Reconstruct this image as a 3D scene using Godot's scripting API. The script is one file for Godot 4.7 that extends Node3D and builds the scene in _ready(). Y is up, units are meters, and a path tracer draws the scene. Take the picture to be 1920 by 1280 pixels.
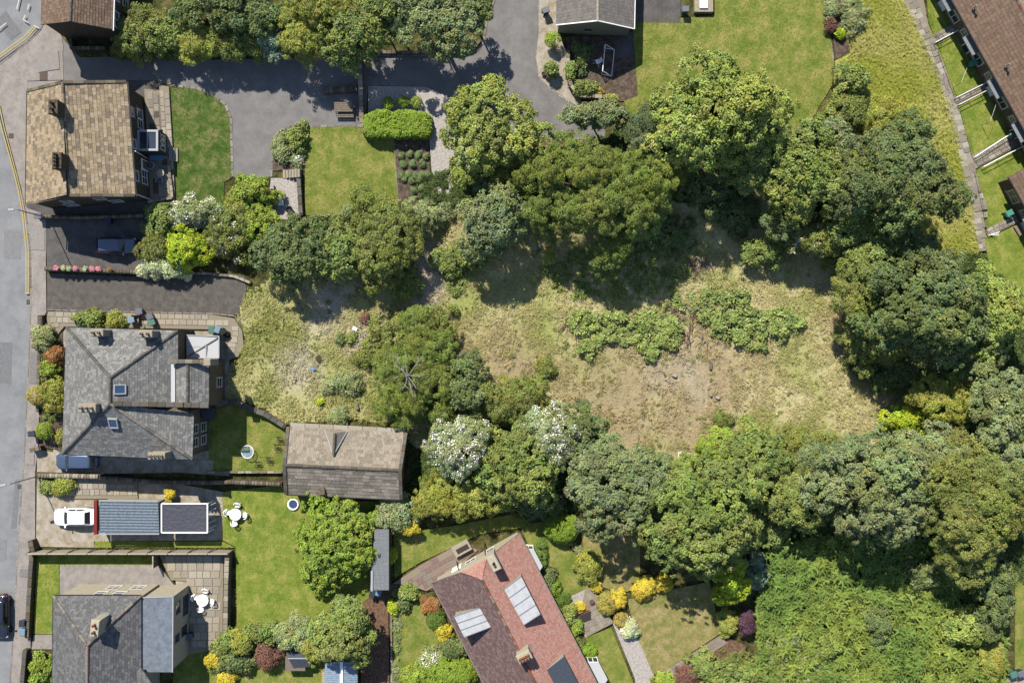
extends Node3D
# ---------------------------------------------------------------- scene
func _ready() -> void:
	rng.seed = 20240
	make_view()
	make_materials()
	make_ground()
	make_clearing()
	make_paths()
	house_stone_slate()
	house_corner()
	house_hipped()
	house_white_render()
	house_barn()
	house_bungalow()
	house_north()
	house_terrace()
	make_outbuildings()
	make_walls()
	make_objects()
	make_plants()
	make_cover()

func make_view() -> void:
	var cam := Camera3D.new()
	cam.position = Vector3(0, SURVEY_HEIGHT, 0)
	cam.rotation_degrees = Vector3(-90, 0, 0)
	cam.fov = rad_to_deg(2.0 * atan(640.0 / (SURVEY_HEIGHT * PPM)))
	cam.far = 500.0
	put(cam, "camera", self)
	cam.current = true
	var sky := Sky.new()
	var sm := ProceduralSkyMaterial.new()
	sm.sky_top_color = Color(0.5, 0.6, 0.77)
	sm.sky_horizon_color = Color(0.74, 0.82, 0.9)
	sm.sky_curve = 0.12
	sm.ground_bottom_color = Color(0.2, 0.2, 0.16)
	sm.ground_horizon_color = Color(0.5, 0.52, 0.5)
	sky.sky_material = sm
	var env := Environment.new()
	env.background_mode = Environment.BG_SKY
	env.sky = sky
	env.background_energy_multiplier = 0.62
	env.tonemap_mode = Environment.TONE_MAPPER_LINEAR
	env.tonemap_exposure = 2.35
	env.sdfgi_enabled = true; env.ssao_enabled = true; env.ssil_enabled = true
	var we := WorldEnvironment.new()
	we.environment = env
	put(we, "world_environment", self)
	var sun := DirectionalLight3D.new()
	sun.light_energy = 1.5
	sun.light_color = Color(1.0, 0.97, 0.925)
	sun.light_angular_distance = 0.5
	sun.shadow_enabled = true
	var el := deg_to_rad(48.0)
	var to := Vector3(0.42 * cos(el), -sin(el), 0.9075 * cos(el))
	sun.basis = Basis.looking_at(to, Vector3.UP)
	put(sun, "sun", self)

func make_materials() -> void:
	ntex("slate_grain", 0.03, [grey(0.7), grey(0.92), grey(1.0)], [0.15, 0.5, 0.9], 11, 6, 0.7, 512)
	ntex("rough_bump", 0.05, [], [], 12, 5, 0.6, 512)
	ntex("fine_bump", 0.14, [], [], 13, 4, 0.65, 512)
	ntex("speck", 0.09, [grey(0.75), grey(0.95), grey(1.0), grey(0.85)], [0.1, 0.45, 0.7, 1.0], 14, 5, 0.75, 512)
	ntex("patch", 0.006, [grey(0.72), grey(0.95), grey(1.08)], [0.2, 0.5, 0.85], 15, 8, 0.66, 1024)
	ntex("fine_grain", 0.01, [grey(0.86), grey(0.96), grey(1.0)], [0.1, 0.5, 0.9], 16, 8, 0.8, 512)
	var g := func(key: String, a: Array, b: Array, c: Array, sd: int, freq := 0.006) -> NoiseTexture2D:
		return ntex(key, freq, [lit(a[0], a[1], a[2]), lit(b[0], b[1], b[2]), lit(c[0], c[1], c[2])], [0.22, 0.5, 0.8], sd, 8, 0.78)
	mat("ground", Color.WHITE, 1.0, g.call("t_ground", [62, 66, 34], [98, 100, 52], [140, 130, 84], 21), 14.0, texs["rough_bump"], 9.0)
	mat("road", Color.WHITE, 0.9, g.call("t_road", [154, 156, 158], [166, 168, 170], [178, 179, 180], 22, 0.006), 22.0, texs["fine_bump"], 0.8)
	mat("road_patch", Color.WHITE, 0.9, g.call("t_patch1", [150, 151, 152], [160, 161, 162], [170, 171, 172], 54, 0.02), 9.0, texs["fine_bump"], 0.8)
	mat("road_patch_dark", Color.WHITE, 0.9, g.call("t_patch2", [136, 138, 140], [148, 149, 151], [158, 159, 160], 55, 0.02), 9.0, texs["fine_bump"], 0.8)
	mat("pavement", Color.WHITE, 0.9, g.call("t_pave", [168, 160, 153], [184, 176, 168], [198, 190, 181], 23, 0.01), 14.0, texs["fine_bump"], 0.6)
	mat("pavement_patch", Color.WHITE, 0.9, g.call("t_patch3", [168, 162, 156], [180, 174, 168], [192, 186, 179], 56, 0.02), 7.0)
	mat("pavement_patch_dark", Color.WHITE, 0.9, g.call("t_patch4", [146, 142, 139], [158, 154, 150], [170, 166, 161], 57, 0.02), 7.0)
	mat("lane", Color.WHITE, 0.92, g.call("t_lane", [141, 138, 135], [152, 149, 146], [163, 160, 157], 24, 0.007), 20.0, texs["fine_bump"], 0.9)
	mat("drive", Color.WHITE, 0.94, g.call("t_drive", [102, 98, 93], [117, 112, 106], [134, 128, 119], 25, 0.01), 13.0, texs["fine_bump"], 1.2)
	mat("tarmac", Color.WHITE, 0.94, g.call("t_tarmac", [102, 99, 97], [116, 113, 110], [130, 126, 122], 26, 0.006), 13.0, texs["fine_bump"], 1.0)
	mat("concrete", Color.WHITE, 0.92, g.call("t_conc", [176, 162, 134], [200, 189, 168], [220, 212, 198], 27, 0.006), 9.0, texs["fine_bump"], 1.0)
	mat("gravel", Color.WHITE, 0.95, g.call("t_gravel", [184, 175, 166], [214, 206, 197], [234, 228, 221], 28, 0.03), 9.0, texs["fine_bump"], 2.5)
	mat("soil", Color.WHITE, 1.0, g.call("t_soil", [84, 72, 60], [116, 102, 88], [150, 132, 114], 29, 0.01), 8.0, texs["rough_bump"], 4.0)
	mat("bedding", lit(186, 174, 150), 1.0, texs["speck"], 3.0)
	mat("mulch", Color.WHITE, 1.0, g.call("t_mulch", [104, 78, 58], [140, 110, 88], [172, 142, 118], 30, 0.02), 8.0, texs["fine_bump"], 3.0)
	mat("lawn_deep", Color.WHITE, 1.0, g.call("t_lawn1", [72, 104, 36], [104, 128, 58], [156, 150, 98], 31, 0.008), 16.0, texs["fine_bump"], 3.0)
	mat("lawn", Color.WHITE, 1.0, g.call("t_lawn2", [118, 142, 54], [152, 162, 76], [188, 178, 108], 32, 0.008), 18.0, texs["fine_bump"], 3.0)
	mat("lawn_fresh", Color.WHITE, 1.0, g.call("t_lawn3", [120, 148, 50], [156, 170, 74], [192, 188, 106], 33, 0.008), 18.0, texs["fine_bump"], 3.0)
	mat("lawn_dry", Color.WHITE, 1.0, g.call("t_lawn4", [130, 142, 70], [172, 164, 100], [206, 184, 138], 34, 0.008), 13.0, texs["fine_bump"], 3.0)
	mat("meadow", Color.WHITE, 1.0, g.call("t_meadow", [158, 158, 66], [194, 194, 94], [220, 216, 124], 35, 0.015), 14.0, texs["rough_bump"], 8.0)
	mat("clearing", Color.WHITE, 1.0, ntex("t_clear", 0.02, [grey(0.78), grey(0.94), grey(1.0)], [0.15, 0.5, 0.85], 36, 7, 0.8), 9.0, texs["rough_bump"], 6.0, true)
	var stone := func(key: String, a: Array, b: Array, c: Array, sd: int, tile := 4.0) -> void:
		mat(key, Color.WHITE, 0.92, g.call("t_" + key, a, b, c, sd, 0.012), tile, texs["rough_bump"], 0.9)
	stone.call("stone_wall_dark", [74, 64, 52], [110, 98, 80], [150, 136, 112], 41)
	stone.call("stone_wall", [104, 92, 74], [142, 128, 104], [178, 162, 136], 42)
	stone.call("stone_pale", [170, 158, 132], [196, 184, 158], [216, 206, 184], 43)
	stone.call("render_cream", [206, 196, 168], [220, 211, 184], [228, 220, 198], 44, 7.0)
	stone.call("render_pale", [186, 182, 150], [200, 196, 166], [210, 206, 178], 45, 7.0)
	stone.call("brick_brown", [94, 78, 62], [120, 102, 84], [146, 128, 106], 46)
	mat("roof_deck", lit(60, 56, 50), 0.95)
	mat("lead", lit(176, 184, 192), 0.55)
	mat("lead_white", lit(232, 234, 236), 0.5)
	mat("grp_white", lit(238, 241, 244), 0.6, texs["fine_grain"], 5.0)
	mat("felt_blue", Color.WHITE, 0.9, g.call("t_felt", [122, 132, 146], [140, 150, 163], [158, 166, 176], 47, 0.008), 8.0, texs["fine_bump"], 0.4)
	mat("felt_dark", lit(92, 102, 116), 0.7, texs["slate_grain"], 3.0)
	mat("membrane", lit(104, 106, 116), 0.38, texs["speck"], 2.0)
	mat("sheet_blue", lit(140, 158, 174), 0.6, texs["slate_grain"], 5.0)
	mat("asbestos", Color.WHITE, 0.9, g.call("t_asb", [126, 134, 142], [166, 172, 176], [206, 208, 208], 48, 0.03), 5.0, texs["fine_bump"], 0.5)
	mat("sky_blue_sheet", lit(176, 200, 222), 0.6, texs["slate_grain"], 6.0)
	mat("white_paint", Color(0.76, 0.76, 0.755), 0.5)
	mat("white_plastic", Color(0.8, 0.795, 0.775), 0.45)
	mat("pale_frame", lit(206, 210, 214), 0.5)
	mat("red_paint", lit(168, 62, 56), 0.6, texs["slate_grain"], 4.0)
	mat("gutter", lit(70, 70, 72), 0.5)
	mat("steel", lit(170, 174, 178), 0.45).metallic = 0.5
	mat("black_plastic", lit(44, 46, 48), 0.5)
	mat("rubber", lit(36, 36, 38), 0.8)
	mat("plate_yellow", lit(222, 196, 70), 0.5)
	mat("lamp_glass", lit(220, 224, 228), 0.15)
	mat("tail_glass", lit(150, 34, 30), 0.2)
	mat("bin_green", lit(104, 150, 136), 0.5)
	mat("bin_grey", lit(132, 136, 150), 0.5)
	mat("bin_dark", lit(72, 80, 92), 0.5)
	mat("bin_blue", lit(150, 182, 206), 0.5)
	mat("bin_brown", lit(150, 118, 96), 0.55)
	mat("teal", lit(96, 178, 158), 0.5)
	mat("terracotta", lit(196, 122, 78), 0.8, texs["speck"], 1.0)
	mat("pot_dark", lit(78, 70, 66), 0.7)
	mat("wood_grey", Color.WHITE, 0.9, g.call("t_wood", [110, 100, 88], [150, 138, 122], [178, 166, 148], 49, 0.02), 3.0, texs["fine_bump"], 0.6)
	mat("wood_tan", Color.WHITE, 0.85, g.call("t_wood2", [150, 118, 84], [178, 146, 108], [200, 170, 132], 50, 0.02), 3.0)
	mat("orange_wood", lit(224, 150, 70), 0.7)
	mat("blue_board", lit(128, 178, 220), 0.5)
	mat("bark", Color.WHITE, 0.95, g.call("t_bark", [70, 58, 46], [102, 90, 74], [134, 122, 104], 51, 0.03), 2.0, texs["rough_bump"], 3.0)
	mat("deadwood", lit(196, 190, 180), 0.9, texs["speck"], 1.5)
	mat("petal", Color(0.93, 0.92, 0.94), 0.7, null, 1.0, null, 0.0, true)
	mat("cuttings", lit(176, 140, 120), 0.9, texs["speck"], 1.5)
	mat("yellow_line", Color.WHITE, 0.85, g.call("t_yel", [196, 172, 92], [226, 204, 124], [238, 220, 150], 52, 0.03), 4.0)
	mat("white_line", Color.WHITE, 0.85, g.call("t_whl", [200, 200, 198], [232, 232, 230], [244, 244, 242], 53, 0.03), 4.0)
	mat("iron", lit(120, 104, 92), 0.8, texs["speck"], 1.0)
	var gl := mat("window_glass", lit(70, 82, 96), 0.06); gl.metallic_specular = 0.6
	gl = mat("sky_glass", lit(64, 92, 128), 0.08); gl.metallic_specular = 0.7
	gl = mat("car_glass", lit(46, 54, 62), 0.06); gl.metallic_specular = 0.6
	gl = mat("clear_glass", Color(0.7, 0.8, 0.85, 0.25), 0.05); gl.transparency = BaseMaterial3D.TRANSPARENCY_ALPHA
	for p in [["paint_navy", lit(104, 116, 142)], ["paint_blue", lit(104, 124, 156)], ["paint_white", Color(0.88, 0.88, 0.88)], ["paint_dark", lit(60, 66, 82)]]:
		var m := mat(p[0], p[1], 0.32)
		m.metallic = 0.0 if p[0] == "paint_white" else 0.35
		m.clearcoat_enabled = true; m.clearcoat = 0.7; m.clearcoat_roughness = 0.06
	for p in [["flag_a", [226, 214, 190]], ["flag_b", [220, 208, 184]], ["flag_c", [214, 202, 180]], ["flag_d", [232, 222, 200]], ["flag_e", [206, 196, 178]],
			["coping_a", [150, 138, 118]], ["coping_b", [172, 160, 136]], ["coping_c", [128, 118, 102]], ["coping_d", [190, 180, 156]],
			["kerb_a", [188, 180, 166]], ["kerb_b", [206, 198, 184]], ["kerb_c", [172, 164, 150]], ["path_a", [196, 186, 168]], ["path_b", [208, 198, 180]], ["path_c", [184, 174, 158]], ["path_d", [232, 224, 206]],
			["pink_a", [196, 168, 156]], ["pink_b", [180, 152, 142]], ["red_tile_a", [186, 120, 100]], ["grey_ridge", [128, 124, 116]], ["grey_ridge_b", [146, 142, 134]], ["pale_ridge", [186, 178, 164]]]:
		mat(p[0], lit(p[1][0], p[1][1], p[1][2]), 0.92, texs["slate_grain"], 2.3, texs["rough_bump"], 0.5)

func ms(a: Array) -> Array:
	var out := []
	for k in a: out.append(mats[k])
	return out

# ---------------------------------------------------------------- ground
func make_ground() -> void:
	var m := MB.new()
	for i in 20:
		for j in 16:
			var x := -200.0 + i * 20; var z := -160.0 + j * 20
			m.quad(Vector3(x, 0, z), Vector3(x + 20, 0, z), Vector3(x + 20, 0, z + 20), Vector3(x, 0, z + 20))
	tag(commit(m, "ground", mats["ground"]), "", "", "", "structure")
	sheet("road", [-2600, 205, 0, 205, 10, 250, 30, 320, 40, 360, 48, 400, 53, 440, 56, 470, 57, 520, 57, 560, 55, 640, 50, 740, 45, 850, 34, 1000, 26, 1160, 18, 1280, -20, 1900, -2600, 1900], mats["road"])
	sheet("side_road", [-2600, -1200, 110, -1200, 92, 0, 86, 30, 75, 55, 55, 76, 30, 96, 0, 120, -2600, 180], mats["road"])
	for k in [[8, 430, 40, 432, 38, 486, 6, 484, 0], [-30, 640, 22, 642, 20, 720, -30, 716, 1], [28, 900, 36, 900, 30, 990, 20, 990, 1], [-30, 1010, 12, 1012, 10, 1050, -30, 1050, 0], [14, 250, 22, 282, 10, 288, 0, 250, 0], [10, 20, 40, 60, 20, 75, -10, 40, 1]]:
		sheet("road_patch", k.slice(0, 8), mats[["road_patch", "road_patch_dark"][k[8]]])
	var pv := MB.new()
	pv.prism(px([-2600, 183, 0, 123, 30, 99, 55, 79, 77, 58, 88, 34, 100, 40, 117, 72, 119, 150, 52, 152, 50, 390, 80, 400, 86, 412, 86, 500, 87, 585, 78, 600, 80, 640, 75, 700, 72, 830, 66, 884, 66, 1030, 54, 1280, 40, 1900, -17, 1900, 20, 1280, 28, 1160, 36, 1000, 47, 850, 52, 740, 57, 640, 59, 560, 59, 520, 58, 470, 55, 440, 50, 400, 42, 360, 32, 320, 12, 250, 2, 205, -2600, 202]), -0.05, 0.11)
	tag(commit(pv, "pavement", mats["pavement"]), "", "", "", "structure")
	level += 0.11
	for k in [[60, 430, 84, 432, 84, 470, 60, 468, 0], [58, 660, 76, 662, 74, 720, 55, 718, 1], [52, 830, 66, 832, 64, 872, 50, 870, 0], [38, 1066, 62, 1068, 61, 1082, 37, 1080, 1], [40, 1090, 60, 1092, 55, 1180, 34, 1176, 0], [70, 100, 110, 96, 112, 130, 72, 136, 0]]:
		sheet("pavement_patch", k.slice(0, 8), mats[["pavement_patch", "pavement_patch_dark"][k[8]]])
	level -= 0.11
	sheet("lane", [117, 72, 150, 108, 240, 106, 345, 106, 400, 112, 600, 108, 690, 104, 870, 104, 892, 98, 905, 80, 912, 40, 928, 0, 928, -300, 1012, -300, 1012, 0, 1009, 60, 1004, 110, 1010, 145, 1030, 166, 1075, 196, 1135, 225, 1135, 259, 1005, 259, 940, 262, 880, 240, 860, 190, 800, 162, 690, 160, 684, 235, 545, 236, 522, 244, 511, 262, 508, 332, 437, 332, 434, 220, 424, 196, 402, 178, 370, 164, 320, 158, 240, 152, 119, 152], mats["lane"])
	sheet("house_apron", [50, 153, 119, 151, 124, 190, 50, 190], mats["pavement"])
	sheet("house_apron", [124, 152, 262, 150, 300, 150, 300, 404, 82, 406, 50, 392, 60, 200, 124, 192], mats["tarmac"])
	sheet("house_apron", [96, 600, 430, 600, 430, 892, 100, 870], mats["concrete"])
	sheet("forecourt", [84, 412, 100, 400, 300, 400, 330, 440, 310, 520, 88, 502], mats["tarmac"])
	sheet("driveway", [88, 512, 300, 520, 400, 516, 458, 516, 462, 545, 448, 590, 400, 588, 88, 580], mats["drive"])
	sheet("lawn", [317, 164, 365, 166, 400, 181, 420, 198, 431, 222, 434, 333, 420, 342, 420, 420, 330, 400], mats["lawn_deep"])
	sheet("lawn", [572, 236, 684, 236, 684, 256, 738, 258, 746, 384, 660, 398, 572, 404], mats["lawn"])
	sheet("gravel_bed", [690, 161, 800, 163, 858, 190, 885, 225, 884, 262, 878, 300, 892, 362, 860, 400, 812, 358, 805, 258, 690, 258], mats["gravel"])
	sheet("vegetable_bed", [738, 258, 804, 258, 808, 362, 748, 384], mats["soil"])
	sheet("flower_bed", [512, 262, 523, 247, 545, 238, 572, 238, 572, 320, 511, 320], mats["soil"])
	sheet("terrace", [508, 334, 562, 334, 568, 404, 540, 412, 500, 410], mats["gravel"])
	sheet("gravel_verge", [1012, -60, 1042, -60, 1046, 50, 1062, 108, 1068, 158, 1092, 192, 1080, 198, 1032, 166, 1011, 144, 1005, 110, 1010, 60], mats["concrete"])
	sheet("shade_garden", [1060, 70, 1196, 66, 1196, 150, 1210, 190, 1140, 190, 1092, 190, 1070, 158], mats["soil"])
	sheet("lawn", [1186, 40, 1340, 30, 1340, -200, 1535, -200, 1546, 0, 1563, 110, 1560, 160, 1500, 260, 1190, 260, 1170, 190, 1196, 180], mats["lawn"])
	sheet("patio", [1188, -100, 1276, -100, 1276, 44, 1188, 42], mats["tarmac"])
	sheet("paved_strip", [1163, 66, 1186, 60, 1186, 110, 1150, 110], mats["tarmac"])
	sheet("bark_bed", [1000, 261, 1140, 261, 1145, 300, 990, 310], mats["mulch"])
	sheet("border_bed", [1548, -100, 1592, -100, 1594, 100, 1566, 112], mats["soil"])
	sheet("meadow", [1592, -200, 1680, -200, 1690, 0, 1722, 70, 1750, 130, 1784, 230, 1806, 320, 1834, 470, 1760, 480, 1600, 330, 1560, 200, 1566, 114, 1594, 100], mats["meadow"])
	sheet("lawn", [1718, -300, 1745, -300, 1758, 0, 1815, 95, 1870, 190, 1912, 270, 1990, 400, 2000, 800, 1880, 760, 1850, 470, 1840, 380, 1818, 290, 1797, 210, 1772, 130, 1742, 60], mats["lawn_fresh"])
	sheet("planted_border", [76, 620, 118, 616, 118, 850, 104, 842, 74, 836, 78, 700], mats["soil"])
	sheet("lawn", [392, 770, 440, 755, 500, 772, 535, 795, 533, 886, 392, 884], mats["lawn"])
	sheet("yard", [70, 842, 116, 850, 192, 856, 400, 862, 400, 884, 192, 888, 70, 884], mats["concrete"])
	sheet("front_yard", [70, 898, 300, 900, 420, 922, 416, 1012, 176, 1014, 178, 1026, 68, 1024], mats["concrete"])
	sheet("grass_strip", [178, 1014, 416, 1014, 440, 1026, 178, 1026], mats["lawn_fresh"])
	sheet("lawn", [418, 922, 530, 908, 600, 936, 735, 940, 735, 1060, 690, 1130, 650, 1172, 445, 1172, 442, 1024, 418, 1012], mats["lawn_fresh"])
	sheet("lawn", [330, 1226, 445, 1172, 650, 1174, 672, 1190, 672, 1500, 300, 1500], mats["lawn"])
	sheet("front_lawn", [70, 1040, 296, 1040, 296, 1057, 112, 1060, 110, 1188, 64, 1187], mats["lawn_fresh"])
	sheet("paving", [113, 1058, 297, 1058, 330, 1100, 250, 1130, 113, 1140], mats["pavement"])
	sheet("paving", [64, 1189, 120, 1189, 120, 1216, 60, 1216], mats["pavement"])
	sheet("soil_bed", [55, 1220, 110, 1220, 110, 1500, 45, 1500], mats["soil"])
	sheet("patio", [298, 1036, 432, 1036, 430, 1214, 340, 1226, 330, 1085], mats["concrete"])
	sheet("garden_path", [738, 1092, 790, 1056, 870, 1012, 905, 1030, 830, 1100, 800, 1108, 768, 1098, 742, 1114, 728, 1140, 734, 1500, 672, 1500, 680, 1128, 700, 1112], mats["mulch"])
	sheet("lawn", [738, 1000, 850, 985, 975, 960, 1000, 985, 900, 1000, 790, 1052, 740, 1082], mats["lawn"])
	sheet("lawn", [738, 1150, 790, 1122, 815, 1130, 850, 1220, 790, 1250, 738, 1290], mats["lawn"])
	sheet("lawn", [975, 985, 1025, 975, 1085, 1046, 1104, 1104, 1068, 1128, 1040, 1110, 990, 1020], mats["lawn"])
	sheet("shaded_lawn", [1090, 1000, 1200, 1000, 1200, 1100, 1160, 1112, 1110, 1090, 1096, 1040], mats["lawn_dry"])
	sheet("dry_lawn", [1176, 1124, 1240, 1108, 1330, 1090, 1350, 1186, 1236, 1262, 1224, 1264, 1190, 1180], mats["lawn_dry"])
	sheet("terrace", [1062, 1120, 1110, 1098, 1150, 1166, 1098, 1194, 1076, 1160], mats["gravel"])
	sheet("strip_lawn", [1098, 1194, 1146, 1176, 1196, 1300, 1146, 1300], mats["lawn"])
	sheet("stepped_path", [1148, 1166, 1176, 1150, 1190, 1182, 1226, 1266, 1234, 1500, 1206, 1500, 1190, 1270], mats["gravel"])
	sheet("lawn", [1902, 1080, 1990, 1040, 1990, 1248, 1902, 1266], mats["lawn"])
	sheet("parking_pad", [1886, 1270, 1990, 1250, 1990, 1500, 1886, 1500], mats["concrete"])
	sheet("soil_bed", [1236, 1264, 1356, 1190, 1400, 1210, 1300, 1400, 1236, 1400], mats["mulch"])

func blob(p: Vector2, u: float, v: float, r: float) -> float:
	var c := Vector2((u - 960.0) / PPM, (v - 640.0) / PPM)
	return clampf(1.25 - p.distance_to(c) / (r / PPM), 0.0, 1.0)

var n_a := FastNoiseLite.new()
var n_b := FastNoiseLite.new()
const CLEAR := [463, 548, 500, 528, 540, 505, 640, 500, 700, 500, 760, 450, 800, 410, 900, 380, 1290, 380, 1300, 340, 1420, 340, 1500, 420, 1620, 460, 1700, 600, 1760, 700, 1760, 790, 1650, 830, 1540, 880, 1400, 900, 1250, 900, 1130, 860, 1000, 800, 880, 780, 800, 850, 770, 830, 764, 792, 640, 786, 560, 790, 534, 794, 500, 768, 445, 748, 428, 745, 428, 690, 452, 668, 461, 648, 458, 620, 446, 594]

func clearing_color(p: Vector2) -> Color:
	var straw := lin(248, 238, 178); var green := lin(196, 202, 118); var brown := lin(228, 204, 162); var pale := lin(244, 234, 208)
	var a := n_a.get_noise_2d(p.x, p.y) * 0.5 + 0.5
	var b := n_b.get_noise_2d(p.x, p.y) * 0.5 + 0.5
	var c := straw.lerp(green, smoothstep(0.42, 0.68, a) * 0.7)
	var f := n_a.get_noise_2d(p.x * 4.0 + 90.0, p.y * 4.0) * 0.5 + 0.5
	c = c.lerp(brown, smoothstep(0.55, 0.8, f) * 0.5)
	var br := 0.0
	for k in [[1150, 745, 150], [940, 640, 60], [1290, 790, 90], [1600, 600, 60], [1650, 720, 50], [1330, 700, 120], [960, 690, 80], [1180, 820, 70], [1250, 700, 90], [870, 640, 50]]:
		br = maxf(br, blob(p, k[0], k[1], k[2]))
	c = c.lerp(brown, clampf(br * (0.35 + b), 0, 0.9))
	var gr := 0.0
	for k in [[500, 570, 110], [470, 640, 90], [520, 690, 130], [560, 770, 80], [700, 770, 90], [880, 560, 90], [1000, 600, 80], [1100, 690, 60], [1400, 830, 60]]:
		gr = maxf(gr, blob(p, k[0], k[1], k[2]))
	c = c.lerp(green, clampf(gr * (0.2 + a * 0.9), 0, 0.85))
	var pl := 0.0
	for k in [[806, 500, 34], [806, 520, 36], [800, 570, 34], [815, 540, 30], [1240, 700, 40], [1310, 730, 30], [615, 560, 45], [600, 600, 40], [690, 640, 45], [1290, 690, 30], [560, 690, 50]]:
		pl = maxf(pl, blob(p, k[0], k[1], k[2]))
	c = c.lerp(pale, clampf(pl * (0.3 + b * 0.9), 0, 0.85))
	c = c.lerp(lin(232, 210, 192) if p.x < -6.0 else lin(204, 186, 146), bare(p) * 0.7)
	return c

func bare(p: Vector2) -> float:   # how far the soil shows: dug ground in the middle, the track at the western trees
	var b := 0.0
	for k in [[1150, 745, 110], [1290, 790, 75], [1250, 700, 80], [1330, 705, 85], [960, 690, 55], [1180, 815, 55], [806, 480, 30], [806, 510, 32], [800, 545, 32], [806, 575, 28], [615, 565, 38], [690, 640, 34]]:
		b = maxf(b, blob(p, k[0], k[1], k[2]))
	return b * smoothstep(0.35, 0.6, n_a.get_noise_2d(p.x * 3.0 - 20.0, p.y * 3.0) * 0.5 + 0.5 + b * 0.15)

func clearing_height(p: Vector2) -> float:
	return 0.02 + 0.07 * (n_b.get_noise_2d(p.x * 1.7 + 50, p.y * 1.7) * 0.5 + 0.5) + 0.06 * (n_a.get_noise_2d(p.x * 6.0, p.y * 6.0) * 0.5 + 0.5)

func make_clearing() -> void:
	n_a.seed = 71; n_a.frequency = 0.16; n_a.fractal_octaves = 4
	n_b.seed = 72; n_b.frequency = 0.1; n_b.fractal_octaves = 4
	var pp := px(CLEAR)
	var m := cb()
	var st := 0.3
	var x0 := -31.0; var z0 := -18.0
	var nx := 250; var nz := 112
	var hs := PackedFloat32Array(); var cs := PackedColorArray()
	for j in nz + 1:
		for i in nx + 1:
			var p := Vector2(x0 + i * st, z0 + j * st)
			hs.append(clearing_height(p)); cs.append(clearing_color(p))
	for j in nz:
		for i in nx:
			if not Geometry2D.is_point_in_polygon(Vector2(x0 + (i + 0.5) * st, z0 + (j + 0.5) * st), pp): continue
			var k := j * (nx + 1) + i
			var q := [k, k + 1, k + nx + 2, k + nx + 1]
			var v := []
			for t in 4:
				var ii: int = i + [0, 1, 1, 0][t]; var jj: int = j + [0, 0, 1, 1][t]
				v.append(Vector3(x0 + ii * st, hs[q[t]], z0 + jj * st))
			for t in [0, 1, 2, 0, 2, 3]:
				m.v.append(v[t]); m.c.append(cs[q[t]])
	tag(commit(m, "terrain", mats["clearing"], self, true), "", "", "", "structure")

func strip(called: String, line: Array, w: float, mt: Material, dash := []) -> void:
	level += 0.004
	var o := Node3D.new()
	var m := MB.new()
	var pl := px(line)
	for i in pl.size() - 1:
		var d := (pl[i + 1] - pl[i]).normalized()
		var n := Vector2(-d.y, d.x) * w * 0.5
		var e := d * w * 0.12
		m.quad(v3(pl[i] - n - e, level + 0.012), v3(pl[i + 1] - n + e, level + 0.012), v3(pl[i + 1] + n + e, level + 0.012), v3(pl[i] + n - e, level + 0.012))
	o.free()
	tag(commit(m, called, mt), "", "", "", "structure")

func v3(p: Vector2, y: float) -> Vector3:
	return Vector3(p.x, y, p.y)

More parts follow.
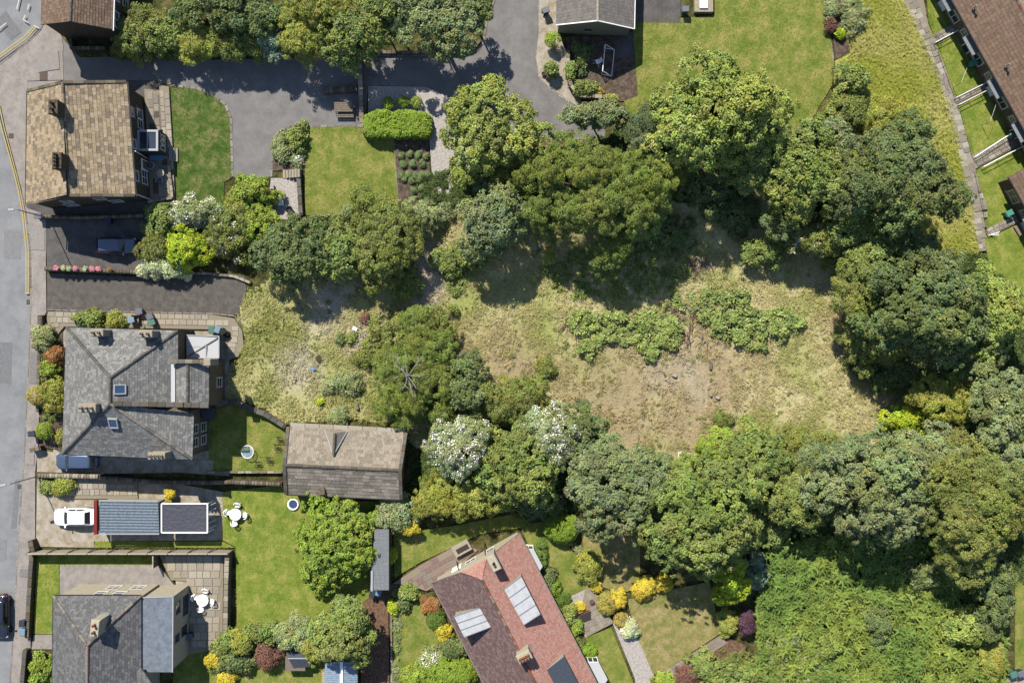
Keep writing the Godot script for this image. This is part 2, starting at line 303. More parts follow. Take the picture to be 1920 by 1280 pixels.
func make_paths() -> void:
	var K := ms(["kerb_a", "kerb_b", "kerb_c"])
	kerb("road_kerb", [1, 206, 11, 250, 31, 320, 41, 360, 49, 400, 54, 440, 57, 470, 58, 520, 58, 560, 56, 640, 51, 740, 46, 850, 35, 1000, 27, 1160, 19, 1280, 12, 1400], 0.9, 0.14, 0.125, K)
	kerb("road_kerb", [0, 121, 30, 97, 55, 77, 76, 56, 88, 30, 93, 0], 0.9, 0.14, 0.125, K)
	kerb("lane_kerb", [320, 160, 368, 165, 402, 179, 423, 197, 433, 221, 436, 332], 0.75, 0.3, 0.12, K)
	kerb("lane_kerb", [684, 236, 545, 237, 523, 245, 511, 262, 509, 332], 0.75, 0.22, 0.12, K)
	kerb("verge_edging", [1011, -40, 1011, 60, 1005, 110, 1011, 145, 1031, 167, 1076, 197], 0.28, 0.16, 0.1, ms(["kerb_b", "path_d", "kerb_a"]))
	kerb("lane_edging", [1005, 260, 1136, 260], 0.28, 0.16, 0.1, ms(["kerb_b", "path_d", "kerb_a"]))
	kerb("hedge_kerb", [690, 103, 870, 103, 893, 97, 906, 80, 913, 40, 927, 0], 0.8, 0.25, 0.14, K)
	kerb("driveway_kerb", [88, 581, 300, 586, 400, 588, 440, 592, 456, 612], 0.8, 0.14, 0.14, K)
	kerb("threshold_kerb", [112, 152, 118, 84], 0.9, 0.12, 0.125, K)
	kerb("lawn_edging", [738, 258, 747, 384], 0.9, 0.12, 0.12, K)
	kerb("lawn_edging", [660, 399, 580, 406], 0.7, 0.25, 0.14, K)
	kerb("paving_edging", [112, 1190, 112, 1059, 296, 1057], 0.8, 0.1, 0.13, K)
	kerb("paving_edging", [138, 1110, 138, 1077, 290, 1076], 0.8, 0.1, 0.13, K)
	kerb("lawn_edging", [1546, 0, 1563, 112, 1562, 126], 0.9, 0.12, 0.13, K)
	kerb("yard_kerb", [296, 1016, 415, 1016, 417, 940], 0.8, 0.12, 0.15, K)
	strip("yellow_line", [-5, 203, 4, 240, 24, 312, 35, 356, 43, 400, 47, 440, 50, 470, 50, 548], 0.1, mats["yellow_line"])
	strip("yellow_line", [0, 197, 9, 240, 28, 312, 39, 356, 47, 400, 51, 440, 54, 470, 54, 548], 0.1, mats["yellow_line"])
	strip("yellow_line", [48.5, 549.5, 56, 549.5], 0.14, mats["yellow_line"])
	strip("yellow_line", [-10, 118, 22, 94, 50, 74, 68, 54, 72, 52], 0.11, mats["yellow_line"])
	strip("yellow_line", [-10, 112, 18, 90, 46, 70, 64, 51, 66, 48], 0.11, mats["yellow_line"])
	for s in [[39, -8, 33, 18], [56, 9, 53, 19], [49, 30, 45, 38], [45, 38, 54, 44], [-4, 58, 13, 45], [65, 49, 74, 54]]:
		strip("white_line", s, 0.13, mats["white_line"])
	for s in [[53, 566, 0.42, 0.5], [36, 912, 0.4, 0.4], [82, 142, 0.8, 1.0], [21, 255, 0.5, 0.5], [416, 700, 0.5, 0.6], [367, 1060, 0.5, 0.7]]:
		var m := MB.new()
		var c := P(s[0], s[1])
		m.cbox(Transform3D(Basis(), Vector3(c.x, 0.12 if s[0] > 60 or s[1] < 300 else 0.03, c.z)), Vector3(s[2], 0.06, s[3]), 0.01)
		tag(commit(m, "drain_cover", mats["iron"]), {566: "dark iron gully grate at the end of the double yellow lines", 912: "dark iron gully grate in the road under the street lamp", 142: "rusty square inspection cover set in the pavement", 255: "small brown cover in the pavement beside the yellow lines", 700: "brown slab cover beside the rough field edge", 1060: "brown drain cover in the stone patio"}[s[1]], "drain cover")
	# paths and patios of separate flags
	var F := ms(["flag_a", "flag_b", "flag_c", "flag_d", "flag_e"])
	var bed := func(called: String, poly: Array) -> Node3D:
		return sheet(called, poly, mats["bedding"])
	var y := level + 0.05
	var fp: Node3D = bed.call("footpath", [1688, -60, 1718, -60, 1742, 60, 1772, 130, 1797, 210, 1818, 290, 1840, 380, 1848, 470, 1832, 472, 1828, 430, 1803, 320, 1782, 230, 1748, 130, 1722, 70, 1690, 0])
	var FP := ms(["path_a", "path_b", "path_c", "path_a", "path_b", "path_c", "path_d"])
	var lft := px([1686, -30, 1691, 0, 1723, 70, 1749, 130, 1783, 230, 1804, 320, 1829, 430, 1833, 470]); var rgt := px([1712, -30, 1717, 0, 1741, 60, 1771, 130, 1796, 210, 1817, 290, 1839, 380, 1847, 470])
	for i in 7:
		var n := roundi((lft[i + 1] - lft[i]).length() / 0.62)
		for k in n:
			var a := lft[i].lerp(lft[i + 1], (k + 0.5) / n); var b := rgt[i].lerp(rgt[i + 1], (k + 0.5) / n)
			var d := (lft[i + 1] - lft[i]).normalized(); var ln := (lft[i + 1] - lft[i]).length() / n
			var cut := rng.randf_range(0.32, 0.68)
			for s in [[0.02, cut - 0.012], [cut + 0.012, 0.98]]:
				var c: Vector2 = a.lerp(b, (s[0] + s[1]) * 0.5)
				piece(fp, "flagstone", unit_block(rng.randi() % 4), FP[rng.randi() % 7], Transform3D(turn(d).scaled_local(Vector3(ln - 0.03, 0.06, (b - a).length() * (s[1] - s[0]))), Vector3(c.x, y + rng.randf_range(-0.012, 0.012), c.y)))
	for s in [[1744, 78, 1796, 48, 15], [1788, 194, 1846, 162, 15], [1822, 306, 1904, 262, 25], [1848, 438, 1906, 410, 15]]:
		var a := Vector2(s[0], s[1]); var b := Vector2(s[2], s[3]); var n: Vector2 = (b - a).normalized().orthogonal() * s[4] * 0.5
		var q := [a.x - n.x, a.y - n.y, b.x - n.x, b.y - n.y, b.x + n.x, b.y + n.y, a.x + n.x, a.y + n.y]
		flags(bed.call("entrance_path", q), q, a, b - a, 0.62, 0.42, y + 0.03, FP)
	var pt := [300, 1040, 420, 1040, 418, 1214, 345, 1222, 352, 1088, 322, 1086]
	flags(bed.call("stone_patio", pt), pt, Vector2(300, 1040), Vector2(1, 0), 0.75, 0.75, y + 0.02, F)
	pt = [124, 896, 258, 898, 260, 934, 124, 934]
	flags(bed.call("flagged_path", pt), pt, Vector2(124, 896), Vector2(1, 0), 0.62, 0.6, y + 0.02, F)
	pt = [92, 584, 400, 590, 440, 597, 455, 620, 458, 648, 448, 668, 426, 676, 424, 618, 122, 612, 100, 640, 88, 606]
	flags(bed.call("side_path", pt), pt, Vector2(92, 584), Vector2(1, 0.02), 0.7, 0.55, y + 0.02, F)
	pt = [300, 160, 318, 164, 326, 290, 312, 292, 302, 230]
	flags(bed.call("stone_path", pt), pt, Vector2(300, 160), Vector2(0.06, 1), 0.7, 0.5, y + 0.02, F)
	pt = [272, 168, 300, 170, 314, 292, 326, 300, 330, 384, 284, 386]
	flags(bed.call("rear_patio", pt), pt, Vector2(272, 168), Vector2(0.06, 1), 0.8, 0.6, y + 0.02, ms(["path_c", "coping_c", "flag_e"]))
	pt = [1098, 1100, 1110, 1100, 1150, 1166, 1100, 1192, 1084, 1166]
	flags(bed.call("garden_terrace", pt), pt, Vector2(1098, 1100), Vector2(0.5, 0.87), 0.6, 0.5, y + 0.02, ms(["path_a", "path_b", "path_c"]))
	pt = [1226, 1268, 1352, 1190, 1362, 1204, 1240, 1284]
	flags(bed.call("diagonal_path", pt), pt, Vector2(1226, 1268), Vector2(126, -78), 0.5, 0.38, y + 0.02, ms(["path_a", "path_b", "path_c"]))
	pt = [738, 1092, 790, 1058, 866, 1016, 896, 1030, 826, 1092, 800, 1106, 768, 1096]
	flags(bed.call("pink_paving", pt), pt, Vector2(738, 1092), Vector2(0.87, -0.5), 0.7, 0.55, y + 0.02, ms(["pink_b", "path_c", "pink_b", "pink_a"]))
# ---------------------------------------------------------------- survey, naming, mesh helpers
# All positions come from a plan survey: u to the east, v to the south, 18 plan units per metre on the ground, origin at the
# middle of the site. Points read off a roof or a tree top are given with their height, so that relief displacement is removed.
const SURVEY_HEIGHT := 100.0
const PPM := 18.0
var rng := RandomNumberGenerator.new()
var mats := {}
var texs := {}
var used := {}
var level := 0.0
var lawns := []
var shared := {}

func P(u: float, v: float, h := 0.0) -> Vector3:
	var k := (1.0 - h / SURVEY_HEIGHT) / PPM
	return Vector3((u - 960.0) * k, h, (v - 640.0) * k)

func px(a: Array) -> PackedVector2Array:
	var out := PackedVector2Array()
	for i in range(0, a.size(), 2):
		out.append(Vector2((a[i] - 960.0) / PPM, (a[i + 1] - 640.0) / PPM))
	return out

class MB:
	var v := PackedVector3Array()
	var c := PackedColorArray()
	var tint := Color.WHITE
	var colored := false
	func tri(a: Vector3, b: Vector3, d: Vector3) -> void:
		v.append(a); v.append(b); v.append(d)
		if colored:
			c.append(tint); c.append(tint); c.append(tint)
	func quad(a: Vector3, b: Vector3, d: Vector3, e: Vector3) -> void:
		tri(a, b, d); tri(a, d, e)
	func fan(p: Array) -> void:
		for i in range(1, p.size() - 1):
			tri(p[0], p[i], p[i + 1])
	func hexa(p: Array) -> void:   # bottom 0..3, top 4..7
		quad(p[4], p[5], p[6], p[7]); quad(p[3], p[2], p[1], p[0])
		for i in 4:
			var j := (i + 1) % 4
			quad(p[i], p[j], p[j + 4], p[i + 4])
	func box(t: Transform3D, s: Vector3) -> void:
		var h := s * 0.5
		hexa([t * Vector3(-h.x, -h.y, -h.z), t * Vector3(h.x, -h.y, -h.z), t * Vector3(h.x, -h.y, h.z), t * Vector3(-h.x, -h.y, h.z),
			t * Vector3(-h.x, h.y, -h.z), t * Vector3(h.x, h.y, -h.z), t * Vector3(h.x, h.y, h.z), t * Vector3(-h.x, h.y, h.z)])
	func cbox(t: Transform3D, s: Vector3, b: float) -> void:   # a box whose upper edges are bevelled
		var h := s * 0.5
		var y := h.y - b
		var r := [Vector2(-1, -1), Vector2(1, -1), Vector2(1, 1), Vector2(-1, 1)]
		var lo := []; var mid := []; var top := []
		for k in r:
			lo.append(t * Vector3(k.x * h.x, -h.y, k.y * h.z))
			mid.append(t * Vector3(k.x * h.x, y, k.y * h.z))
			top.append(t * Vector3(k.x * (h.x - b), h.y, k.y * (h.z - b)))
		quad(top[0], top[1], top[2], top[3])
		for i in 4:
			var j := (i + 1) % 4
			quad(lo[i], lo[j], mid[j], mid[i]); quad(mid[i], mid[j], top[j], top[i])
	func bar(a: Vector3, b: Vector3, w: float, h: float) -> void:   # a square bar from a to b
		var d := b - a
		if d.length() < 0.001:
			return
		var up := Vector3.UP if absf(d.normalized().y) < 0.95 else Vector3.RIGHT
		var z := d.normalized(); var x := up.cross(z).normalized(); var y := z.cross(x)
		box(Transform3D(Basis(x, y, z), (a + b) * 0.5), Vector3(w, h, d.length()))
	func prism(p: PackedVector2Array, y0: float, y1: float) -> void:
		var t := Geometry2D.triangulate_polygon(p)
		if t.size() == 0: print("no triangles: ", p[0])
		for i in range(0, t.size(), 3):
			tri(Vector3(p[t[i]].x, y1, p[t[i]].y), Vector3(p[t[i + 1]].x, y1, p[t[i + 1]].y), Vector3(p[t[i + 2]].x, y1, p[t[i + 2]].y))
		if y1 - y0 > 0.0005:
			for i in p.size():
				var a := p[i]; var b := p[(i + 1) % p.size()]
				quad(Vector3(a.x, y0, a.y), Vector3(b.x, y0, b.y), Vector3(b.x, y1, b.y), Vector3(a.x, y1, a.y))
	func tube(pts: Array, radii: Array, n := 6) -> void:
		var rings := []
		for i in pts.size():
			var d: Vector3 = (pts[mini(i + 1, pts.size() - 1)] - pts[maxi(i - 1, 0)]).normalized()
			var up := Vector3.UP if absf(d.y) < 0.9 else Vector3.RIGHT
			var x := up.cross(d).normalized(); var y := d.cross(x)
			var ring := []
			for k in n:
				var an := TAU * k / n
				ring.append(pts[i] + (x * cos(an) + y * sin(an)) * radii[i])
			rings.append(ring)
		for i in rings.size() - 1:
			for k in n:
				var j := (k + 1) % n
				quad(rings[i][k], rings[i][j], rings[i + 1][j], rings[i + 1][k])
		fan(rings[0]); fan(rings[-1])
	func lathe(o: Vector3, prof: Array, n := 16) -> void:   # profile of (radius, height)
		for i in prof.size() - 1:
			for k in n:
				var a := TAU * k / n; var b := TAU * (k + 1) / n
				var p: Vector2 = prof[i]; var q: Vector2 = prof[i + 1]
				quad(o + Vector3(cos(a) * p.x, p.y, sin(a) * p.x), o + Vector3(cos(b) * p.x, p.y, sin(b) * p.x), o + Vector3(cos(b) * q.x, q.y, sin(b) * q.x), o + Vector3(cos(a) * q.x, q.y, sin(a) * q.x))
	func mesh(smooth := false, off := Vector3.ZERO) -> ArrayMesh:
		var vv := v
		if off != Vector3.ZERO:
			vv = Transform3D(Basis(), -off) * v
		if smooth:
			var st := SurfaceTool.new()
			st.begin(Mesh.PRIMITIVE_TRIANGLES)
			st.set_smooth_group(0)
			for i in vv.size():
				if colored: st.set_color(c[i])
				st.add_vertex(vv[i])
			st.generate_normals()
			return st.commit()
		var a := []
		a.resize(Mesh.ARRAY_MAX)
		a[Mesh.ARRAY_VERTEX] = vv
		if colored: a[Mesh.ARRAY_COLOR] = c
		var m := ArrayMesh.new()
		m.add_surface_from_arrays(Mesh.PRIMITIVE_TRIANGLES, a)
		return m

func cb() -> MB:
	var m := MB.new(); m.colored = true; return m

func numbered(parent: Node, called: String) -> String:
	var key := str(parent.get_instance_id()) + called
	var n: int = used.get(key, 0)
	used[key] = n + 1
	return called if n == 0 else "%s_%03d" % [called, n]

func put(o: Node, called: String, parent: Node) -> Node:
	o.name = numbered(parent, called)
	parent.add_child(o, true)
	return o

func origin_of(n: Node) -> Vector3:
	var o := Vector3.ZERO
	while n != self and n is Node3D:
		o += n.position
		n = n.get_parent()
	return o

func commit(m: MB, called: String, mt: Material, parent: Node = self, smooth := false) -> MeshInstance3D:
	var o := MeshInstance3D.new()
	o.mesh = m.mesh(smooth, origin_of(parent))
	o.material_override = mt
	put(o, called, parent)
	return o

func piece(parent: Node, called: String, mesh: Mesh, mt: Material, t: Transform3D) -> MeshInstance3D:
	var o := MeshInstance3D.new()
	o.mesh = mesh
	o.material_override = mt
	t.origin -= origin_of(parent)
	o.transform = t
	put(o, called, parent)
	return o

func tag(o: Node, label: String, category := "", group := "", kind := "") -> Node:
	if label: o.set_meta("label", label)
	if category: o.set_meta("category", category)
	if group: o.set_meta("group", group)
	if kind: o.set_meta("kind", kind)
	return o

func thing(called: String, label: String, category: String, at := Vector3.ZERO, group := "") -> Node3D:
	var o := Node3D.new()
	put(o, called, self)
	o.position = at
	tag(o, label, category, group)
	return o

# ---------------------------------------------------------------- materials
func lit(r: float, g: float, b: float) -> Color:   # base colour whose full-sun look on flat ground is the given one
	var c := Color(r / 255.0, g / 255.0, b / 255.0).srgb_to_linear()
	return Color(c.r / 3.05, c.g / 3.05, c.b / 3.05).linear_to_srgb()

func lin(r: float, g: float, b: float) -> Color:   # linear value of the same, for vertex colours
	return lit(r, g, b).srgb_to_linear()

func ntex(key: String, freq: float, cols: Array, offs: Array, sd: int, oct := 7, gain := 0.62, size := 1024, kind := FastNoiseLite.TYPE_SIMPLEX_SMOOTH) -> NoiseTexture2D:
	if texs.has(key): return texs[key]
	var n := FastNoiseLite.new()
	n.seed = sd; n.noise_type = kind; n.frequency = freq
	n.fractal_octaves = oct; n.fractal_gain = gain
	var t := NoiseTexture2D.new()
	t.width = size; t.height = size; t.seamless = true; t.noise = n; t.seamless_blend_skirt = 0.15
	if cols:
		var g := Gradient.new()
		g.offsets = PackedFloat32Array(offs); g.colors = PackedColorArray(cols)
		t.color_ramp = g
	texs[key] = t
	return t

func grey(a: float) -> Color:
	return Color(a, a, a)

func mat(key: String, color := Color.WHITE, rough := 0.9, tex: Texture2D = null, tile := 6.0, bump: Texture2D = null, cm := 0.0, vertex := false) -> StandardMaterial3D:
	if mats.has(key): return mats[key]
	var m := StandardMaterial3D.new()
	m.resource_name = key
	m.albedo_color = color; m.roughness = rough; m.metallic_specular = 0.3
	m.vertex_color_use_as_albedo = vertex
	if tex or bump:
		m.albedo_texture = tex
		m.uv1_triplanar = true; m.uv1_world_triplanar = true
		m.uv1_scale = Vector3.ONE / tile
	if bump:
		m.heightmap_enabled = true; m.heightmap_texture = bump; m.heightmap_scale = cm
	mats[key] = m
	return m

# ---------------------------------------------------------------- ground pieces
func sheet(called: String, poly: Array, mt: Material, kind := "structure", label := "", category := "") -> MeshInstance3D:
	level += 0.004
	var m := MB.new()
	m.prism(px(poly), 0.0, 0.01 + level)
	var o := commit(m, called, mt)
	tag(o, label, category, "", kind)
	if called.contains("lawn") or called == "grass_strip": lawns.append([px(poly), 0.01 + level, mt.resource_name])
	return o

func unit_block(i: int) -> ArrayMesh:   # a few variants of a stone block, 1 x 1 x 1, bevelled and a little uneven
	var key := "block%d" % i
	if not shared.has(key):
		var r := RandomNumberGenerator.new(); r.seed = 900 + i
		var lo := []; var mid := []; var top := []
		for k in [Vector2(-1, -1), Vector2(1, -1), Vector2(1, 1), Vector2(-1, 1)]:
			var j := Vector2(k.x * r.randf_range(0.46, 0.5), k.y * r.randf_range(0.46, 0.5))
			lo.append(Vector3(j.x, -0.5, j.y))
			mid.append(Vector3(j.x, 0.28, j.y))
			top.append(Vector3(j.x * 0.88, 0.5 + r.randf_range(-0.06, 0.06), j.y * 0.88))
		var m := MB.new()
		m.quad(top[0], top[1], top[2], top[3])
		for a in 4:
			var b := (a + 1) % 4
			m.quad(lo[a], lo[b], mid[b], mid[a]); m.quad(mid[a], mid[b], top[b], top[a])
		shared[key] = m.mesh()
	return shared[key]

func round_block(i: int) -> ArrayMesh:   # a rounded coping stone, 1 x 1 x 1
	var key := "round%d" % i
	if not shared.has(key):
		var r := RandomNumberGenerator.new(); r.seed = 950 + i
		var m := MB.new()
		var n := 7
		var rows := []
		for zc in [-0.5, -0.4, 0.4, 0.5]:
			var row := []
			for k in n + 1:
				var a := PI * k / n
				var s := (0.86 if absf(zc) > 0.45 else 1.0) * r.randf_range(0.93, 1.04)
				row.append(Vector3(-cos(a) * 0.5 * s, -0.5 + sin(a) * s, zc))
			rows.append(row)
		for q in 3:
			for k in n:
				m.quad(rows[q][k], rows[q][k + 1], rows[q + 1][k + 1], rows[q + 1][k])
		m.fan(rows[0]); m.fan(rows[3])
		shared[key] = m.mesh()
	return shared[key]

func along(pts: PackedVector2Array, step: float) -> Array:   # [[middle, direction, length]] of equal pieces on a polyline
	var out := []
	for i in pts.size() - 1:
		var d := pts[i + 1] - pts[i]
		var n := maxi(1, roundi(d.length() / step))
		for k in n:
			out.append([pts[i] + d * ((k + 0.5) / n), d.normalized(), d.length() / n])
	return out

func turn(d: Vector2) -> Basis:   # x axis along d
	return Basis(Vector3(d.x, 0, d.y), Vector3.UP, Vector3(-d.y, 0, d.x))

func kerb(called: String, line: Array, step: float, width: float, height: float, tones: Array) -> Node3D:
	var o := Node3D.new()
	put(o, called, self)
	tag(o, "", "", "", "structure")
	for s in along(px(line), step):
		var y := height * 0.5 - 0.03
		var b := turn(s[1]).scaled_local(Vector3(s[2] - 0.012, height + 0.06, width * rng.randf_range(0.94, 1.04)))
		piece(o, "kerb_stone", unit_block(rng.randi() % 4), tones[rng.randi() % tones.size()], Transform3D(b, Vector3(s[0].x, y + rng.randf_range(-0.006, 0.006), s[0].y)))
	return o

func flags(parent: Node, poly: Array, origin: Vector2, dir: Vector2, fw: float, fl: float, y: float, tones: Array, called := "flagstone", gap := 0.025) -> void:
	# stone flags laid in staggered rows over a polygon; each flag is a piece, cut ones are left to the bedding below
	var pp := px(poly)
	var e := dir.normalized(); var f := Vector2(-e.y, e.x)
	var o := px([origin.x, origin.y])[0]
	var lo := Vector2(1e9, 1e9); var hi := -lo
	for p in pp:
		var q := Vector2((p - o).dot(e), (p - o).dot(f))
		lo = lo.min(q); hi = hi.max(q)
	var row := 0
	var yy := lo.y
	while yy < hi.y:
		var h := fl * rng.randf_range(0.85, 1.2)
		var xx := lo.x - rng.randf() * fw
		while xx < hi.x:
			var w := fw * rng.randf_range(0.75, 1.3)
			var ok := 0
			for k in [Vector2(xx + 0.04, yy + 0.04), Vector2(xx + w - 0.04, yy + 0.04), Vector2(xx + w - 0.04, yy + h - 0.04), Vector2(xx + 0.04, yy + h - 0.04)]:
				if Geometry2D.is_point_in_polygon(o + e * k.x + f * k.y, pp): ok += 1
			if ok >= 4:
				var c := o + e * (xx + w * 0.5) + f * (yy + h * 0.5)
				var b := turn(e).scaled_local(Vector3(w - gap, 0.05, h - gap))
				piece(parent, called, unit_block(rng.randi() % 4), tones[rng.randi() % tones.size()], Transform3D(b, Vector3(c.x, y + rng.randf_range(-0.004, 0.004), c.y)))
			xx += w
		yy += h
		row += 1

func stone_wall(called: String, label: String, line: Array, thick: float, high: float, mt: Material, cop: Array, step := 0.35, rounded := true, group := "") -> Node3D:
	var pl := px(line)
	var o := thing(called, label, "wall", Vector3(pl[0].x, 0, pl[0].y), group)
	var m := MB.new()
	for i in pl.size() - 1:
		var a := pl[i]; var b := pl[i + 1]
		var d := (b - a).normalized()
		m.box(Transform3D(turn(d), Vector3((a.x + b.x) * 0.5, high * 0.5 - 0.05, (a.y + b.y) * 0.5)), Vector3((b - a).length() + thick * 0.6, high - 0.1 + i * 0.004, thick))
	commit(m, "wall_body", mt, o)
	for s in along(pl, step):
		var hh := 0.2 if rounded else 0.12
		var b := turn(s[1]) * Basis(Vector3.UP, rng.randf_range(-0.06, 0.06))
		if rounded: b = b * Basis(Vector3.UP, PI / 2)
		var sc := Vector3(thick * 1.12, hh * rng.randf_range(0.85, 1.2), s[2] - 0.015) if rounded else Vector3(s[2] - 0.012, hh, thick * 1.15)
		piece(o, "coping_stone", round_block(rng.randi() % 5) if rounded else unit_block(rng.randi() % 4), cop[rng.randi() % cop.size()], Transform3D(b.scaled_local(sc), Vector3(s[0].x, high - 0.1 + hh * 0.5, s[0].y)))
	return o
# ---------------------------------------------------------------- plants
func leaf(m: MB, p: Vector3, ax: Vector3, nr: Vector3, l: float, w: float) -> void:
	var s := ax.cross(nr).normalized()
	var tip := p + ax * l * 0.55 - nr * l * 0.12
	var base := p - ax * l * 0.45
	m.tri(tip, p + s * w * 0.5 + nr * w * 0.18, base)
	m.tri(tip, base, p - s * w * 0.5 + nr * w * 0.18)

func rdir(r: RandomNumberGenerator) -> Vector3:
	var y := r.randf_range(-1, 1); var a := r.randf() * TAU; var q := sqrt(1 - y * y)
	return Vector3(cos(a) * q, y, sin(a) * q)

func spray(kind: String, variant: int) -> ArrayMesh:
	var key := "spray_%s%d" % [kind, variant]
	if shared.has(key): return shared[key]
	var r := RandomNumberGenerator.new(); r.seed = hash(key)
	var m := cb()
	var spec: Array = {"broad": [58, 0.4, 0.62, 0.21, 0.15, 0.55], "fine": [86, 0.36, 0.7, 0.125, 0.085, 0.7], "big": [30, 0.5, 0.55, 0.36, 0.22, 0.35],
		"needle": [80, 0.42, 0.6, 0.28, 0.06, 0.6], "blossom": [24, 0.36, 0.6, 0.1, 0.09, 0.6], "small": [56, 0.24, 0.7, 0.085, 0.06, 0.6]}[kind]
	for i in spec[0]:
		var d := rdir(r)
		d.y = absf(d.y) if r.randf() < 0.8 else d.y
		var rad: float = spec[1] * pow(r.randf(), 0.4)
		var p := Vector3(d.x * rad, d.y * rad * spec[2], d.z * rad)
		var nr: Vector3 = (d * 0.55 + Vector3.UP * 0.55 + rdir(r) * spec[5]).normalized()
		var ax := (d + rdir(r) * 0.7 - Vector3.UP * 0.25)
		ax = (ax - nr * ax.dot(nr)).normalized()
		var k := r.randf_range(0.8, 1.2)
		m.tint = Color(k * r.randf_range(0.9, 1.12), k, k * r.randf_range(0.8, 1.15))
		var s := r.randf_range(0.7, 1.25)
		leaf(m, p, ax, nr, spec[3] * s, spec[4] * s)
	shared[key] = m.mesh()
	return shared[key]

# kind of spray, its size, base colour (linear), lobe size against the crown, height against the width
var SPECIES := {
	"mid": ["broad", 1.0, Color(0.084, 0.114, 0.028), 0.36, 0.75], "light": ["broad", 1.05, Color(0.108, 0.142, 0.032), 0.36, 0.75],
	"dark": ["broad", 0.95, Color(0.058, 0.082, 0.027), 0.34, 0.75], "grey": ["broad", 1.0, Color(0.084, 0.110, 0.045), 0.33, 0.7],
	"olive": ["fine", 1.15, Color(0.088, 0.108, 0.026), 0.36, 0.7], "yew": ["needle", 1.05, Color(0.080, 0.110, 0.022), 0.26, 0.7],
	"conifer": ["needle", 0.95, Color(0.058, 0.080, 0.036), 0.34, 0.9], "yellow": ["fine", 1.0, Color(0.130, 0.148, 0.028), 0.38, 0.7],
	"lime": ["broad", 0.8, Color(0.150, 0.205, 0.014), 0.4, 0.7], "gold": ["fine", 0.8, Color(0.270, 0.235, 0.026), 0.45, 0.8],
	"sage": ["fine", 1.1, Color(0.125, 0.155, 0.065), 0.38, 0.7], "bright": ["broad", 0.85, Color(0.100, 0.145, 0.020), 0.36, 0.7],
	"clip": ["small", 1.1, Color(0.092, 0.145, 0.014), 0.8, 0.85], "clipdark": ["small", 1.1, Color(0.050, 0.090, 0.014), 0.8, 0.85],
	"copper": ["fine", 0.9, Color(0.090, 0.048, 0.034), 0.4, 0.75], "purple": ["fine", 1.0, Color(0.050, 0.026, 0.038), 0.45, 0.85],
	"brown": ["small", 1.1, Color(0.150, 0.130, 0.028), 0.8, 0.85], "rust": ["fine", 0.8, Color(0.165, 0.085, 0.030), 0.4, 0.75],
	"blue": ["broad", 0.85, Color(0.090, 0.130, 0.082), 0.38, 0.8], "bramble": ["big", 0.7, Color(0.098, 0.132, 0.036), 0.3, 0.4],
	"leek": ["small", 0.9, Color(0.080, 0.120, 0.045), 0.35, 0.9],
	"variegated": ["fine", 1.0, Color(0.230, 0.270, 0.150), 0.45, 0.7], "pink": ["fine", 0.8, Color(0.36, 0.15, 0.19), 0.5, 0.6],
}

func leafmat(sp: String) -> StandardMaterial3D:
	var key := "leaf_" + sp
	if mats.has(key): return mats[key]
	var m := mat(key, Color.WHITE, 0.5, null, 1.0, null, 0.0, true)
	var c: Color = SPECIES[sp][2] if SPECIES.has(sp) else Color(0.75, 0.74, 0.72)
	m.albedo_color = Color(c.r * 1.72, c.g * 1.62, c.b * 1.6).linear_to_srgb()
	m.metallic_specular = 0.35
	m.backlight_enabled = true
	m.backlight = Color(0.42, 0.5, 0.22)
	return m

func copies(parent: Node, called: String, mesh: Mesh, mt: Material, tr: Array, cols: PackedColorArray, kind := "") -> MultiMeshInstance3D:
	var mm := MultiMesh.new()
	mm.transform_format = MultiMesh.TRANSFORM_3D
	mm.use_colors = true
	mm.mesh = mesh
	mm.instance_count = tr.size()
	var o := origin_of(parent)
	for i in tr.size():
		var t: Transform3D = tr[i]
		t.origin -= o
		mm.set_instance_transform(i, t)
		mm.set_instance_color(i, cols[i])
	var n := MultiMeshInstance3D.new()
	n.multimesh = mm
	n.material_override = mt
	put(n, called, parent)
	if kind: n.set_meta("kind", kind)
	return n

func facing(d: Vector3, r: RandomNumberGenerator, s: float) -> Basis:
	var y := d.normalized()
	var x := (Vector3.UP if absf(y.y) < 0.8 else Vector3.RIGHT).cross(y).normalized()
	return Basis(x, y, x.cross(y)).scaled(Vector3.ONE * s) * Basis(Vector3.UP, r.randf() * TAU)

func hue(r: RandomNumberGenerator, spread: float) -> Color:
	var k := 1.0 + r.randf_range(-spread, spread)
	return Color(k * r.randf_range(0.92, 1.1), k, k * r.randf_range(0.85, 1.15))

